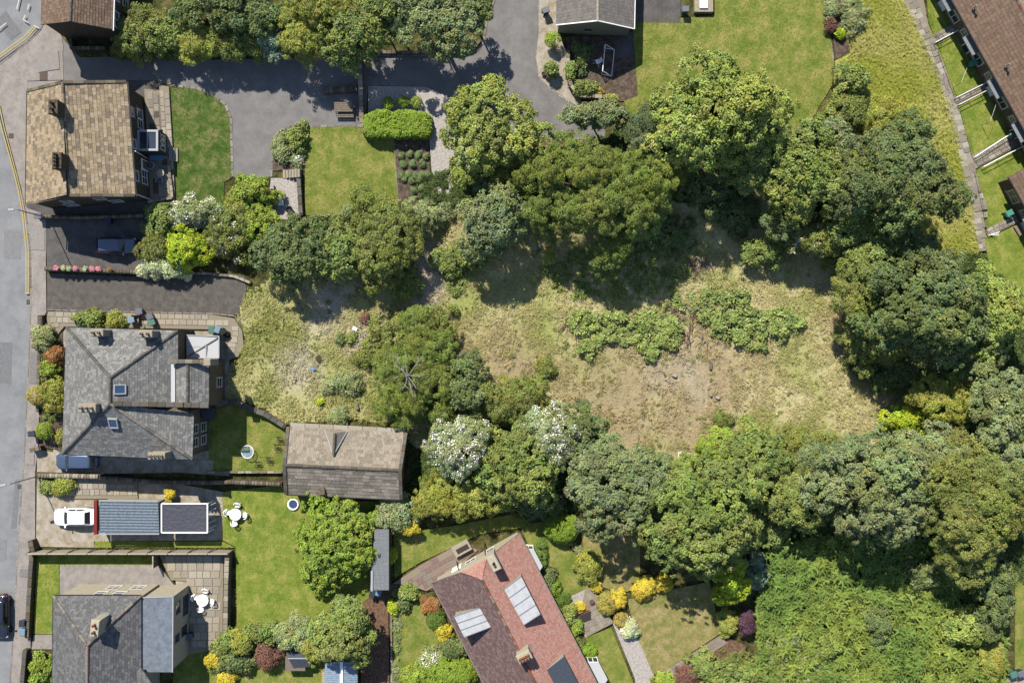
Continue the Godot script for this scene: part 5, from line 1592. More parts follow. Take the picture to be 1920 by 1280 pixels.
func house_bungalow() -> void:
	var H := 3.0; var R := 6.0
	var d := Vector2(0.46, 0.888)
	var L := P(809, 1092, H); var E := P(973, 1000, H); var peak := P(904, 1087, R)
	var dir := Vector3(d.x, 0, d.y).normalized()
	var hl := P(863.5, 1073, 4.7); var hr := P(914, 1045, 4.7)
	var L2 := L + dir * 18.0; var E2 := E + dir * 18.0; var pk2 := peak + dir * 16.0
	var o := thing("bungalow", "cream bungalow with half brown half red tiled roof and flat dormers", "bungalow", P(960, 1180))
	var q := inset([L, E, E2, L2], 0.3)
	wall_box(o, q, H - 0.05, mats["render_cream"])
	var gm := MB.new()
	var gA := Vector3(q[0].x, H - 0.1, q[0].z); var gB := Vector3(q[1].x, H - 0.1, q[1].z)
	gm.quad(gA, gB, hr + dir * 0.25 - Vector3.UP * 0.15, hl + dir * 0.25 - Vector3.UP * 0.15)
	commit(gm, "gable", mats["render_cream"], o)
	var roof := Node3D.new(); put(roof, "roof", o)
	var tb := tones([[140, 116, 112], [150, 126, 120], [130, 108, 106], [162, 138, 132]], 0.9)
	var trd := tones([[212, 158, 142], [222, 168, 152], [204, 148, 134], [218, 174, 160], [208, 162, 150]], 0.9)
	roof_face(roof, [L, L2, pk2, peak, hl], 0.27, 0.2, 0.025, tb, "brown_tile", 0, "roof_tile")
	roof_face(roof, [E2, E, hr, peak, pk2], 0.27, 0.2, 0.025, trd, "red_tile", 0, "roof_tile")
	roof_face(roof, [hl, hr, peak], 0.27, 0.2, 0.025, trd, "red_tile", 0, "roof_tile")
	ridge(roof, peak + Vector3.UP * 0.03, pk2 + Vector3.UP * 0.03, 0.42, 0.26, ms(["red_tile_a", "pink_a", "brick_brown"]))
	for e in [[L, hl], [hr, E]]:
		var m := MB.new(); m.bar(e[0] + Vector3.UP * 0.05, e[1] + Vector3.UP * 0.05, 0.1, 0.1); commit(m, "bargeboard", mats["pale_ridge"], roof)
	chimney(o, P(926, 1056, 6.8), 3.6, 0.75, 1.5, atan2(d.x, d.y), 1, true, "render_cream", "pot_dark")
	chimney(o, P(983, 1232, 7.4), 5.0, 1.3, 0.8, atan2(d.x, d.y), 4, false, "render_cream", "terracotta")
	var dormer := func(pts: Array, top: float, mt: String, seams: int, low: float) -> void:
		var t := []
		for k in pts: t.append(P(k[0], k[1], top))
		var m := MB.new()
		var b := []
		for k in t: b.append(Vector3(k.x, low, k.z))
		var c: Vector3 = (t[0] + t[1] + t[2] + t[3]) * 0.25
		for i in 4: b[i] = b[i].lerp(Vector3(c.x, low, c.z), 0.05)
		m.hexa(b + [b[0] + Vector3.UP * (top - low - 0.1), b[1] + Vector3.UP * (top - low - 0.1), b[2] + Vector3.UP * (top - low - 0.1), b[3] + Vector3.UP * (top - low - 0.1)])
		var dn := commit(m, "dormer", mats["render_pale"], o)
		var r := MB.new()
		r.hexa([t[0] - Vector3(0, 0.12, 0), t[1] - Vector3(0, 0.12, 0), t[2] - Vector3(0, 0.12, 0), t[3] - Vector3(0, 0.12, 0)] + t)
		commit(r, "dormer_roof", mats[mt], dn)
		for i in range(0, seams + 1):
			var s := MB.new(); var f := float(i) / seams
			s.bar(t[0].lerp(t[3], f) + Vector3.UP * 0.03, t[1].lerp(t[2], f) + Vector3.UP * 0.03, 0.07, 0.06)
			commit(s, "roof_seam", mats["lead"], dn)
	dormer.call([[945, 1104], [977, 1080], [1013, 1151], [982, 1171]], 5.6, "grp_white", 4, 3.3)
	dormer.call([[851, 1155], [899, 1139], [920, 1175], [870, 1194]], 5.2, "grp_white", 3, 3.3)
	dormer.call([[1025, 1255], [1057, 1230], [1110, 1330], [1076, 1352]], 5.5, "felt_dark", 1, 3.3)
	gutter(o, L + Vector3(-0.05, -0.05, 0.03), L2 + Vector3(-0.05, -0.05, 0.03), "pale_ridge"); gutter(o, E + Vector3(0.05, -0.05, -0.03), E2 + Vector3(0.05, -0.05, -0.03), "pale_ridge")
	window(o, gA, gB, 0.42, 0.9, 1.2, 1.1, 2, 1, -dir, "white_paint", "render_cream")
	window(o, gA, gB, 0.66, 0.9, 0.9, 1.1, 1, 1, -dir, "white_paint", "render_cream")
	door(o, gA, gB, 0.25, 0.9, 2.0, -dir, "white_paint")
	# bay windows on the east side
	for k in [[1000, 1050], [1122, 1262]]:
		var c := P(k[0], k[1], 2.3)
		var bas := Basis(dir, Vector3.UP, dir.cross(Vector3.UP))
		var m := MB.new()
		var ring := [Vector3(-1.5, 0, 0.4), Vector3(-1.0, 0, -0.55), Vector3(1.0, 0, -0.55), Vector3(1.5, 0, 0.4)]
		if (bas * Vector3(0, 0, -1)).x < 0:
			for i in 4: ring[i].z *= -1
		var lo := []; var hi := []
		for r in ring:
			lo.append(Vector3(c.x, 0, c.z) + bas * r); hi.append(c + bas * r)
		m.hexa([lo[0], lo[1], lo[2], lo[3], hi[0], hi[1], hi[2], hi[3]])
		var bw := commit(m, "bay_window", mats["white_paint"], o)
		var rf := MB.new(); rf.fan([hi[0] + Vector3.UP * 0.1, hi[1] + Vector3.UP * 0.04, hi[2] + Vector3.UP * 0.04, hi[3] + Vector3.UP * 0.1]); commit(rf, "bay_roof", mats["lead_white"], bw)
		for i in 3:
			var g := MB.new()
			for s in 2:
				var a: Vector3 = hi[i].lerp(hi[i + 1], 0.08 + s * 0.46); var b: Vector3 = hi[i].lerp(hi[i + 1], 0.46 + s * 0.46)
				var out := (a + b) * 0.5 - c; out.y = 0; out = out.normalized() * 0.012
				g.quad(a - Vector3.UP * 0.12 + out, b - Vector3.UP * 0.12 + out, b - Vector3.UP * 1.3 + out, a - Vector3.UP * 1.3 + out)
			commit(g, "pane", mats["window_glass"], bw)
	var pipe := MB.new()
	pipe.tube([P(860, 1068, 2.9), P(858, 1062, 1.5), P(856, 1050, 0.1)], [0.05, 0.05, 0.05], 6)
	commit(pipe, "downpipe", mats["black_plastic"], o)
	pipe = MB.new()
	pipe.tube([P(910, 1042, 2.9), P(909, 1032, 1.2), P(909, 1018, 0.1)], [0.05, 0.05, 0.05], 6)
	commit(pipe, "downpipe", mats["black_plastic"], o)

func house_north() -> void:
	var H := 3.3; var R := 5.4
	var sw := P(1043, 47, H); var se := P(1189, 54, H); var rs := P(1121, 39, R)
	var nw := sw + Vector3(0, 0, -9); var ne := se + Vector3(0.2, 0, -9); var rn := rs + Vector3(0, 0, -9)
	var o := thing("grey_roof_house", "pale house with grey tiled gable roof above a shaded garden", "house", P(1120, 20))
	var q := inset([nw, ne, se, sw], 0.3)
	wall_box(o, q, H - 0.05, mats["render_pale"])
	gable(o, q[3], q[2], rs, H - 0.05, mats["render_pale"])
	var roof := Node3D.new(); put(roof, "roof", o)
	var tn := tones([[146, 140, 132], [156, 150, 142], [136, 130, 124], [164, 158, 150]])
	roof_face(roof, [sw, nw, rn, rs], 0.33, 0.3, 0.025, tn, "grey_tile", 0, "roof_tile", false)
	roof_face(roof, [ne, se, rs, rn], 0.33, 0.3, 0.025, tn, "grey_tile", 0, "roof_tile", false)
	ridge(roof, rn, rs, 0.45, 0.26, ms(["flag_a", "flag_d"]))
	for e in [[sw, rs], [rs, se]]:
		var m := MB.new(); m.bar(e[0] + Vector3.UP * 0.02, e[1] + Vector3.UP * 0.02, 0.1, 0.14); commit(m, "bargeboard", mats["white_paint"], roof)
	for k in [[0.42, 1.1], [0.38, 3.0]]: window(o, q[3], q[2], k[0], k[1], 0.8, 0.7, 1, 1, Vector3.BACK, "wood_grey", "render_pale")
	gutter(o, ne + Vector3(0.05, -0.04, 0), se + Vector3(0.05, -0.04, 0), "white_paint")

func house_terrace() -> void:
	var H := 3.1; var R := 5.4
	var d := Vector3(0.487, 0, 0.873).normalized()
	var n := Vector3(d.z, 0, -d.x)
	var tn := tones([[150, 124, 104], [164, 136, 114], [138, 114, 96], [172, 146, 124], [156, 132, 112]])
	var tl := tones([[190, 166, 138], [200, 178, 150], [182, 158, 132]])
	var list := [["terraced_house", "row of bungalows with brown tiled roof along the flagged footpath", P(1786, 0, H) - d * 6.0, 26.0], ["end_terrace_house", "end bungalow with brown tiled roof beyond the ramped entrance path", P(1892, 331, H), 12.0]]
	for k in 2:
		var a: Vector3 = list[k][2]; var b: Vector3 = a + d * list[k][3]
		var ra := a + n * 4.3; ra.y = R; var rb := b + n * 4.3; rb.y = R
		var ea := a + n * 8.6; var eb := b + n * 8.6
		var o := thing(list[k][0], list[k][1], "house", Vector3(a.x, 0, a.z), "bungalow rows")
		var q := inset([a, ea, eb, b], 0.3)
		wall_box(o, q, H - 0.05, mats["stone_wall"])
		gable(o, q[0], q[1], ra, H - 0.05, mats["stone_pale"]); gable(o, q[3], q[2], rb, H - 0.05, mats["stone_pale"])
		var roof := Node3D.new(); put(roof, "roof", o)
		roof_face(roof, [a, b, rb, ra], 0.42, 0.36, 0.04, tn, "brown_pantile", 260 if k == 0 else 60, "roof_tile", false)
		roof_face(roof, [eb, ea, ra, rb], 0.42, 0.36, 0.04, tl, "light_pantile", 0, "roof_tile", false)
		ridge(roof, ra, rb, 0.45, 0.3, ms(["red_tile_a", "pink_b", "brick_brown"]))
		gutter(o, a - n * 0.06 - Vector3.UP * 0.05, b - n * 0.06 - Vector3.UP * 0.05)
		if k == 0:
			for s in [[1830, 12], [1891, 121]]:
				var c := P(s[0], s[1], 4.3)
				var m := MB.new(); m.lathe(c - Vector3(0, 0.4, 0), [Vector2(0.07, 0), Vector2(0.07, 0.6), Vector2(0.14, 0.62), Vector2(0.12, 0.72), Vector2(0.0, 0.74)], 10)
				m.box(Transform3D(Basis(d, Vector3.UP, d.cross(Vector3.UP)), c - Vector3(0, 0.35, 0)), Vector3(0.3, 0.08, 0.3))
				commit(m, "vent_pipe", mats["pale_ridge"], roof)
		var A: Vector3 = q[0]; var B: Vector3 = q[3]
		var len := list[k][3] as float
		var t := 2.0
		var i := 0
		while t < len - 1.5:
			window(o, A, B, t / len, 0.9, 1.5, 1.2, 2, 1, -n)
			if t + 2.2 < len - 1: window(o, A, B, (t + 2.1) / len, 1.2, 0.8, 0.9, 1, 2, -n)
			door(o, A, B, (t + 3.6) / len, 0.85, 2.0, -n, "window_glass" if i % 2 else "white_paint")
			var c := A.lerp(B, (t + 3.6) / len) - n * 0.4; c.y = 2.3
			var m := MB.new(); m.cbox(Transform3D(Basis(d, Vector3.UP, d.cross(Vector3.UP)), c), Vector3(2.1, 0.1, 0.8), 0.03)
			commit(m, "porch_canopy", mats["asbestos"], o)
			t += 5.2; i += 1
# ---------------------------------------------------------------- garages and sheds
func corrugated(parent: Node, a: Vector3, b: Vector3, c: Vector3, d: Vector3, n: int, amp: float, mt: Material, called := "corrugated_roof") -> void:
	# sheet from edge a-b to edge d-c, ribs running along a to b, n ribs across
	var m := MB.new()
	var prev := []
	for i in n * 6 + 1:
		var t := i / float(n * 6)
		var h := amp * (sin(t * n * TAU) * 0.5 + 0.5)
		var row := [a.lerp(d, t) + Vector3.UP * h, b.lerp(c, t) + Vector3.UP * h]
		if prev: m.quad(prev[0], prev[1], row[1], row[0])
		prev = row
	commit(m, called, mt, parent, true)

func make_outbuildings() -> void:
	var o := thing("garage", "prefabricated garage with blue grey corrugated roof and red front fascia", "garage", P(238, 970))
	var f := [P(186, 939, 2.3), P(296, 940, 2.3), P(298, 1000, 2.2), P(186, 999, 2.2)]
	wall_box(o, inset(f, 0.1), 2.2, mats["render_pale"])
	corrugated(o, f[0], f[1], f[2], f[3], 11, 0.07, mats["sheet_blue"])
	var m := MB.new(); m.cbox(Transform3D(Basis(), P(179.5, 969.5, 2.4)), Vector3(0.36, 0.4, 3.45), 0.03); commit(m, "fascia", mats["red_paint"], o)
	m = MB.new(); m.box(Transform3D(Basis(), P(187, 970, 1.0)), Vector3(0.08, 2.0, 2.6)); commit(m, "garage_door", mats["white_paint"], o)
	m = MB.new(); m.box(Transform3D(Basis(), P(299, 970, 1.1)), Vector3(0.08, 2.0, 2.4)); commit(m, "rear_panel", mats["red_paint"], o)
	for k in [[186, 938, 296, 939], [186, 1001, 298, 1001]]:
		m = MB.new(); m.bar(P(k[0], k[1], 2.28), P(k[2], k[3], 2.28), 0.09, 0.12); commit(m, "roof_edge", mats["pale_frame"], o)

	o = thing("car_port", "white framed lean-to with wrinkled dark membrane roof behind the garage", "car port", P(345, 970))
	f = [P(303, 944, 2.15), P(389, 944, 2.15), P(389, 998, 2.15), P(303, 998, 2.15)]
	m = MB.new()
	var nx := 44; var nz := 27
	var nn := FastNoiseLite.new(); nn.seed = 5; nn.frequency = 0.4
	var g := func(i: int, j: int) -> Vector3:
		var p: Vector3 = (f[0] as Vector3).lerp(f[1], i / float(nx)).lerp((f[3] as Vector3).lerp(f[2], i / float(nx)), j / float(nz))
		return p + Vector3.UP * (0.02 * sin(p.z * 15.0 + nn.get_noise_2d(p.x * 3.0, p.z * 2.0) * 9.0) + 0.06 * nn.get_noise_2d(p.x * 5, p.z * 16))
	for i in nx:
		for j in nz: m.quad(g.call(i, j), g.call(i + 1, j), g.call(i + 1, j + 1), g.call(i, j + 1))
	commit(m, "membrane_roof", mats["membrane"], o, true)
	for i in 4:
		m = MB.new(); m.bar(f[i] + Vector3.UP * 0.06, f[(i + 1) % 4] + Vector3.UP * (0.06 + i % 2 * 0.003), 0.13, 0.16); commit(m, "roof_frame", mats["white_paint"], o)
		m = MB.new(); m.bar(f[i], Vector3(f[i].x, 0, f[i].z), 0.1, 0.1); commit(m, "post", mats["white_paint"], o)
	for i in 5:
		m = MB.new(); var p: Vector3 = (f[1] as Vector3).lerp(f[2], (i + 0.5) / 5.0); m.bar(p - Vector3.UP * 0.15, p + Vector3(0.45, -1.2, -0.2), 0.05, 0.05); commit(m, "strut", mats["white_paint"], o)

	o = thing("long_garage", "narrow shed with weathered pale corrugated roof beneath the broad bright tree", "garage", P(710, 1050))
	f = [P(702, 992, 2.9), P(729, 992, 2.8), P(729, 1106, 2.8), P(694, 1106, 2.9)]
	wall_box(o, inset(f, 0.08), 2.7, mats["brick_brown"])
	corrugated(o, f[0], f[3], f[2], f[1], 14, 0.06, mats["asbestos"])
	m = MB.new(); m.bar(P(697, 1070, 3.0), P(697, 1108, 3.0), 0.2, 0.1); commit(m, "ridge_cap", mats["pale_frame"], o)

	o = thing("blue_garage", "garage with pale blue ribbed metal roof beside the dark lane", "garage", P(640, 1270))
	f = [P(609, 1243, 2.3), P(640, 1240, 2.7), P(640, 1400, 2.7), P(609, 1400, 2.3)]
	wall_box(o, [P(611, 1246, 0), P(668, 1246, 0), P(668, 1400, 0), P(611, 1400, 0)], 2.2, mats["render_pale"])
	corrugated(o, f[0], f[1], f[2], f[3], 40, 0.03, mats["sky_blue_sheet"])
	corrugated(o, f[1], P(670, 1242, 2.3), P(670, 1400, 2.3), f[2], 40, 0.03, mats["sky_blue_sheet"])
	m = MB.new(); m.bar(f[1] + Vector3.UP * 0.06, f[2] + Vector3.UP * 0.06, 0.3, 0.08); commit(m, "ridge_cap", mats["white_paint"], o)

	o = thing("garden_shed", "small shed with dark grey felt pitched roof among the bushes", "shed", P(560, 1240))
	var a := [P(540, 1234, 1.9), P(580, 1234, 1.9), P(582, 1250, 1.6), P(550, 1252, 1.6), P(536, 1222, 1.6), P(578, 1220, 1.6)]
	wall_box(o, [P(541, 1222, 0), P(578, 1222, 0), P(578, 1248, 0), P(541, 1248, 0)], 1.55, mats["wood_grey"])
	m = MB.new(); m.quad(a[0], a[1], a[2], a[3]); m.quad(a[0], a[1], a[5], a[4]); commit(m, "felt_roof", mats["felt_dark"], o)
	m = MB.new(); m.bar(a[0] + Vector3.UP * 0.03, a[1] + Vector3.UP * 0.03, 0.1, 0.06); commit(m, "ridge_cap", mats["pale_frame"], o)

# ---------------------------------------------------------------- walls and fences
func make_walls() -> void:
	var C := ms(["coping_a", "coping_b", "coping_c"]); var CP := ms(["coping_b", "coping_d", "flag_a"]); var CD := ms(["grey_ridge", "grey_ridge_b", "coping_c"])
	stone_wall("boundary_wall", "stone wall with rounded coping and a row of flower pots beside the forecourt", [92, 505, 275, 512, 300, 512], 0.4, 1.0, mats["stone_wall_dark"], C)
	stone_wall("boundary_wall", "low stone kerb wall curving under the dark green tree beside the driveway", [330, 513, 390, 513, 440, 518, 470, 530], 0.25, 0.4, mats["stone_wall"], CP, 0.6, false)
	stone_wall("front_wall", "stone wall with rounded coping beside the blue car", [80, 889, 192, 891], 0.45, 1.1, mats["stone_wall_dark"], CP, 0.3)
	stone_wall("party_wall", "shaded stone wall between the hipped house and the lawn with the white table", [196, 893, 300, 900, 400, 902, 440, 901, 530, 905], 0.4, 1.2, mats["stone_wall_dark"], C, 0.3)
	stone_wall("garden_wall", "grey capped stone wall stepping down to the stone outbuilding", [420, 752, 448, 752, 470, 764, 500, 775, 536, 797], 0.4, 1.1, mats["stone_wall"], CD, 0.9, false)
	stone_wall("low_garden_wall", "low wall with pale coping under the outbuilding gable", [392, 884, 530, 884], 0.2, 0.5, mats["stone_wall"], CP, 0.8, false)
	stone_wall("gate_wall", "tall stone wall dividing the lane from the lawn", [676, 106, 679, 165, 681, 235, 686, 252], 0.4, 1.2, mats["stone_wall"], CP, 0.55, false)
	stone_wall("short_wall", "short thick dry stone wall beside the stone bench", [611, 172, 672, 169], 0.6, 0.7, mats["stone_wall"], C, 0.4)
	stone_wall("terrace_wall", "grey coped retaining wall beside the steps and the square lawn", [562, 336, 566, 402], 0.4, 0.7, mats["stone_wall"], CD, 0.9, false)
	stone_wall("garden_wall", "curved stone retaining wall around the shaded garden of the pale house", [1064, 100, 1064, 140, 1070, 165, 1086, 183, 1142, 186], 0.35, 1.0, mats["stone_wall"], CP, 0.7, false)
	stone_wall("courtyard_wall", "dark stone wall in front of the stone house gable", [84, 408, 160, 410, 290, 406], 0.35, 1.1, mats["stone_wall_dark"], C, 0.4)
	stone_wall("patio_wall", "narrow pale coped wall between the rear patio and the deep green lawn", [318, 300, 326, 372, 280, 380], 0.25, 0.6, mats["stone_wall"], CP, 0.7, false)
	stone_wall("front_wall", "dark stone wall in front of the rendered house lawn", [66, 1034, 63, 1080, 60, 1130, 57, 1190], 0.4, 0.9, mats["stone_wall_dark"], ms(["coping_c", "grey_ridge", "coping_a"]), 0.8, false)
	stone_wall("front_wall", "dark stone wall in front of the leafy soil bed of the rendered house", [53, 1216, 46, 1300, 40, 1400], 0.4, 0.9, mats["stone_wall_dark"], ms(["coping_c", "grey_ridge"]), 0.8, false)
	stone_wall("patio_wall", "pale stone wall closing the raised patio from the bright lawn", [432, 1034, 430, 1090, 428, 1216], 0.42, 1.3, mats["stone_wall"], CP, 0.6, false)
	stone_wall("gate_pier_wall", "short curved stone wall end at the driveway entrance", [82, 594, 83, 612, 90, 622], 0.5, 1.0, mats["stone_wall_dark"], C, 0.4)
	stone_wall("gate_pier_wall", "dark stone pier beside the concrete front yard entrance", [66, 1012, 70, 1030], 0.5, 1.2, mats["stone_wall_dark"], C, 0.5, false)
	stone_wall("gate_pier_wall", "small dark pier with angled wall beside the blue car", [66, 842, 82, 838], 0.4, 1.1, mats["stone_wall_dark"], C, 0.5, false)
	stone_wall("garden_wall", "dark low stone wall bordering the planted front border of the hipped house", [78, 640, 76, 700, 74, 770], 0.3, 0.6, mats["stone_wall_dark"], C, 0.5, false)
	stone_wall("garden_wall", "thin pale edging wall beside the dark garden path and bungalow lawn", [734, 1140, 735, 1290], 0.18, 0.35, mats["stone_wall"], CP, 0.7, false)
	stone_wall("hedge_wall", "low dark wall beneath the trees along the shaded lane", [690, 100, 860, 100, 886, 94, 900, 78], 0.3, 0.5, mats["stone_wall_dark"], C, 0.5, false)
	stone_wall("corner_wall", "shaded wall below the brown pantile house gable", [140, 78, 142, 96, 205, 96], 0.3, 1.2, mats["stone_wall_dark"], C, 0.5, false)

	# panel fence: concrete posts, gravel boards and pale capped panels
	var o := thing("panel_fence", "long pale panel fence with posts between the two front gardens", "fence", P(66, 1032))
	for i in 11:
		var u := 66.0 + i * 37.0
		var m := MB.new(); m.cbox(Transform3D(Basis(), P(u, 1031.5) + Vector3(0, 0.92, 0)), Vector3(0.14, 1.9, 0.14), 0.03); commit(m, "post", mats["wood_grey"], o)
		if i == 10: break
		m = MB.new(); m.bar(P(u + 1, 1031) + Vector3(0, 0.9, 0), P(u + 36, 1031) + Vector3(0, 0.9, 0), 0.06, 1.7); commit(m, "fence_panel", mats["flag_c"], o)
		m = MB.new(); m.bar(P(u + 1, 1031) + Vector3(0, 1.8, 0), P(u + 36, 1031) + Vector3(0, 1.8, 0), 0.16, 0.09); commit(m, "fence_cap", mats["flag_d"], o)
		m = MB.new(); m.bar(P(u, 1029) + Vector3(0, 1.7, 0), P(u + 5, 1027) + Vector3(0, 0.1, 0), 0.08, 0.08); commit(m, "brace", mats["wood_grey"], o)
	o = thing("side_fence", "short fence running from the panel fence towards the patio", "fence", P(297, 1036))
	for i in 2:
		var m := MB.new(); m.bar(P(297, 1036 + i * 12) + Vector3(0, 0.8, 0), P(297, 1047 + i * 12) + Vector3(0, 0.8, 0), 0.06, 1.6); commit(m, "fence_panel", mats["wood_grey"], o)
		m = MB.new(); m.bar(P(297, 1036 + i * 12) + Vector3(0, 1.64, 0), P(297, 1047 + i * 12) + Vector3(0, 1.64, 0), 0.12, 0.08); commit(m, "fence_cap", mats["flag_d"], o)
	# white handrails along the entrance paths of the bungalow row
	var gi := 0
	for k in [[1748, 84, 1812, 50, "white handrail along the uppermost flagged entrance path"], [1786, 187, 1845, 158, "white handrail on the near side of the flagged path with purple mat"], [1792, 200, 1860, 165, "white handrail sloping beside the path with purple mat"], [1822, 297, 1905, 243, "double white handrail on the upper side of the ramp"], [1838, 315, 1925, 270, "white handrail on the lower side of the ramp"]]:
		var a := P(k[0], k[1]); var b := P(k[2], k[3])
		o = thing("handrail", k[4], "handrail", a, "handrails of the bungalow row")
		var n := maxi(2, int((b - a).length() / 1.4))
		for i in n + 1:
			var m := MB.new(); var p := a.lerp(b, i / float(n)); m.tube([p, p + Vector3(0, 0.95, 0)], [0.03, 0.03], 6); commit(m, "post", mats["white_paint"], o)
		for y in [0.95, 0.5]:
			var m := MB.new(); m.tube([a + Vector3(0, y, 0), b + Vector3(0, y, 0)], [0.035, 0.035], 6); commit(m, "rail", mats["white_paint"], o)
		gi += 1
	for k in [[1735, 30, 1760, 90, "dark wire fence at the top of the bungalow gardens"], [1756, 100, 1785, 180, "dark wire fence between the footpath and the upper garden lawn"], [1796, 205, 1818, 290, "dark wire fence between the footpath and the middle garden lawn"], [1824, 325, 1846, 430, "dark wire fence between the footpath and the lower garden lawn"]]:
		var a := P(k[0], k[1]); var b := P(k[2], k[3])
		o = thing("wire_fence", k[4], "fence", a, "wire fences of the bungalow row")
		for i in 4:
			var m := MB.new(); var p := a.lerp(b, i / 3.0); m.tube([p, p + Vector3(0, 0.9, 0)], [0.025, 0.025], 6); commit(m, "post", mats["black_plastic"], o)
		for y in [0.88, 0.55, 0.25]:
			var m := MB.new(); m.tube([a + Vector3(0, y, 0), b + Vector3(0, y, 0)], [0.012, 0.012], 4); commit(m, "wire", mats["black_plastic"], o)

# ---------------------------------------------------------------- vehicles, furniture, bins, odds and ends
func make_objects() -> void:
	car("dark navy hatchback parked in the shade of the forecourt", P(217, 460, 0.8) * Vector3(1, 0, 1) + Vector3(0, 0.06, 0), 0.0, mats["paint_navy"], 4.2, 1.76, 1.48, true)
	car("steel blue hatchback parked beside the hipped house", P(143, 864, 0.8) * Vector3(1, 0, 1) + Vector3(0, 0.13, 0), PI, mats["paint_blue"], 4.3, 1.78, 1.5, true)
	car("white saloon parked in front of the corrugated garage", P(141, 969, 0.8) * Vector3(1, 0, 1) + Vector3(0, 0.13, 0), PI, mats["paint_white"], 4.5, 1.8, 1.42, false)
	car("dark car parked on the road at the kerb", P(-1, 1156, 0.8) * Vector3(1, 0, 1) + Vector3(0, 0.02, 0), -PI / 2, mats["paint_dark"], 4.6, 1.82, 1.5, true)
	lamp_post("tall street lamp beside the stone house gable", P(92, 409), 6.5, Vector3(-0.7, 0, 0.02))
	lamp_post("tall street lamp at the stone wall by the blue car", P(72, 892), 5.9, Vector3(-0.7, 0, 0.12))
	var gt := [["white slatted round garden table on the bright lawn", 443, 963, 0.16, "lawn"], ["white slatted round garden table on the stone patio", 382, 1123, 0.25, "patio"]]
	for t in gt:
		var c := P(t[1], t[2], 0.4); c.y = 0.15 if t[4] == "lawn" else 0.22
		garden_table(t[0], c, 0.62)
		for i in 4:
			var a: float = t[3] + TAU * i / 4
			garden_chair("white plastic garden chair at the round table on the %s" % ("bright lawn" if t[4] == "lawn" else "stone patio"), c + Vector3(cos(a) * 0.92, 0, sin(a) * 0.92), PI - a, "chairs around the %s table" % t[4])
	# paddling pool / round basin
	var m := MB.new(); var c := P(550, 945, 0.1); c.y = 0.12
	var o := thing("round_basin", "round white basin on the lawn beside the outbuilding", "basin", c)
	m.lathe(c, [Vector2(0, 0.05), Vector2(0.42, 0.05), Vector2(0.47, 0.26), Vector2(0.58, 0.28), Vector2(0.6, 0.22), Vector2(0.54, 0.0)], 28); commit(m, "basin_shell", mats["white_plastic"], o, true)
	m = MB.new(); m.lathe(c, [Vector2(0, 0.16), Vector2(0.44, 0.16)], 24); commit(m, "water", mats["sky_glass"], o)
	# hoop frame on the lawn behind the hipped house
	c = P(466, 846, 0.3); c.y = 0.1
	o = thing("glass_table", "round glass topped garden table with white rim on half shaded grass", "table", c)
	m = MB.new()
	var pts := []; var rad := []
	for i in 25: pts.append(c + Vector3(cos(TAU * i / 24) * 0.62, 0.7, sin(TAU * i / 24) * 0.66)); rad.append(0.04)
	m.tube(pts, rad, 6); commit(m, "rim", mats["white_paint"], o)
	m = MB.new(); m.lathe(c, [Vector2(0, 0.7), Vector2(0.6, 0.7)], 24); commit(m, "glass_top", mats["clear_glass"], o)
	for i in 3:
		m = MB.new(); var a := TAU * i / 3; m.bar(c + Vector3(cos(a) * 0.5, 0.7, sin(a) * 0.5), c + Vector3(cos(a + 0.5) * 0.45, 0, sin(a + 0.5) * 0.45), 0.04, 0.04); commit(m, "leg", mats["white_paint"], o)
	# wire chairs near it
	for k in [[521, 838, "dark wire garden chair against the outbuilding gable"], [485, 870, "dark wire garden chair nearest the low pale coped wall"], [506, 862, "dark wire garden chair between the other two"], [526, 824, "dark round stool against the outbuilding gable"]]:
		c = P(k[0], k[1]); c.y = 0.1
		o = thing("wire_chair", k[2], "chair", c, "dark wire chairs by the outbuilding")
		m = MB.new()
		for i in 6: m.bar(c + Vector3(-0.25 + i * 0.1, 0.45, -0.25), c + Vector3(-0.25 + i * 0.1, 0.45, 0.25), 0.03, 0.02)
		for i in 3: m.bar(c + Vector3(-0.27, 0.448, -0.25 + i * 0.25), c + Vector3(0.27, 0.448, -0.25 + i * 0.25), 0.04, 0.025)
		commit(m, "seat", mats["black_plastic"], o)
		m = MB.new()
		for i in 6: m.bar(c + Vector3(-0.25 + i * 0.1, 0.45, -0.26), c + Vector3(-0.25 + i * 0.1, 0.9, -0.38), 0.025, 0.02)
		m.bar(c + Vector3(-0.28, 0.9, -0.38), c + Vector3(0.28, 0.9, -0.38), 0.04, 0.04); commit(m, "backrest", mats["black_plastic"], o)
		for q in [[-1, -1], [-1, 1], [1, -1], [1, 1]]:
			m = MB.new(); m.bar(c + Vector3(q[0] * 0.24, 0.45, q[1] * 0.24), c + Vector3(q[0] * 0.28, 0, q[1] * 0.28), 0.03, 0.03); commit(m, "leg", mats["black_plastic"], o)
	# stone bench on the lane
	c = P(646, 204); c.y = 0.05
	o = thing("picnic_bench", "weathered wooden bench with slatted top on the sunny lane", "bench", c)
	for i in 5:
		m = MB.new(); m.cbox(Transform3D(Basis(), c + Vector3(0, 0.72, -0.42 + i * 0.2)), Vector3(1.9, 0.05, 0.18), 0.01); commit(m, "top_plank", mats["wood_grey"], o)
	for i in 2:
		m = MB.new(); m.cbox(Transform3D(Basis(), c + Vector3(0.1, 0.45, 0.72 + i * 0.2)), Vector3(1.85, 0.05, 0.16), 0.01); commit(m, "seat_plank", mats["wood_grey"], o)
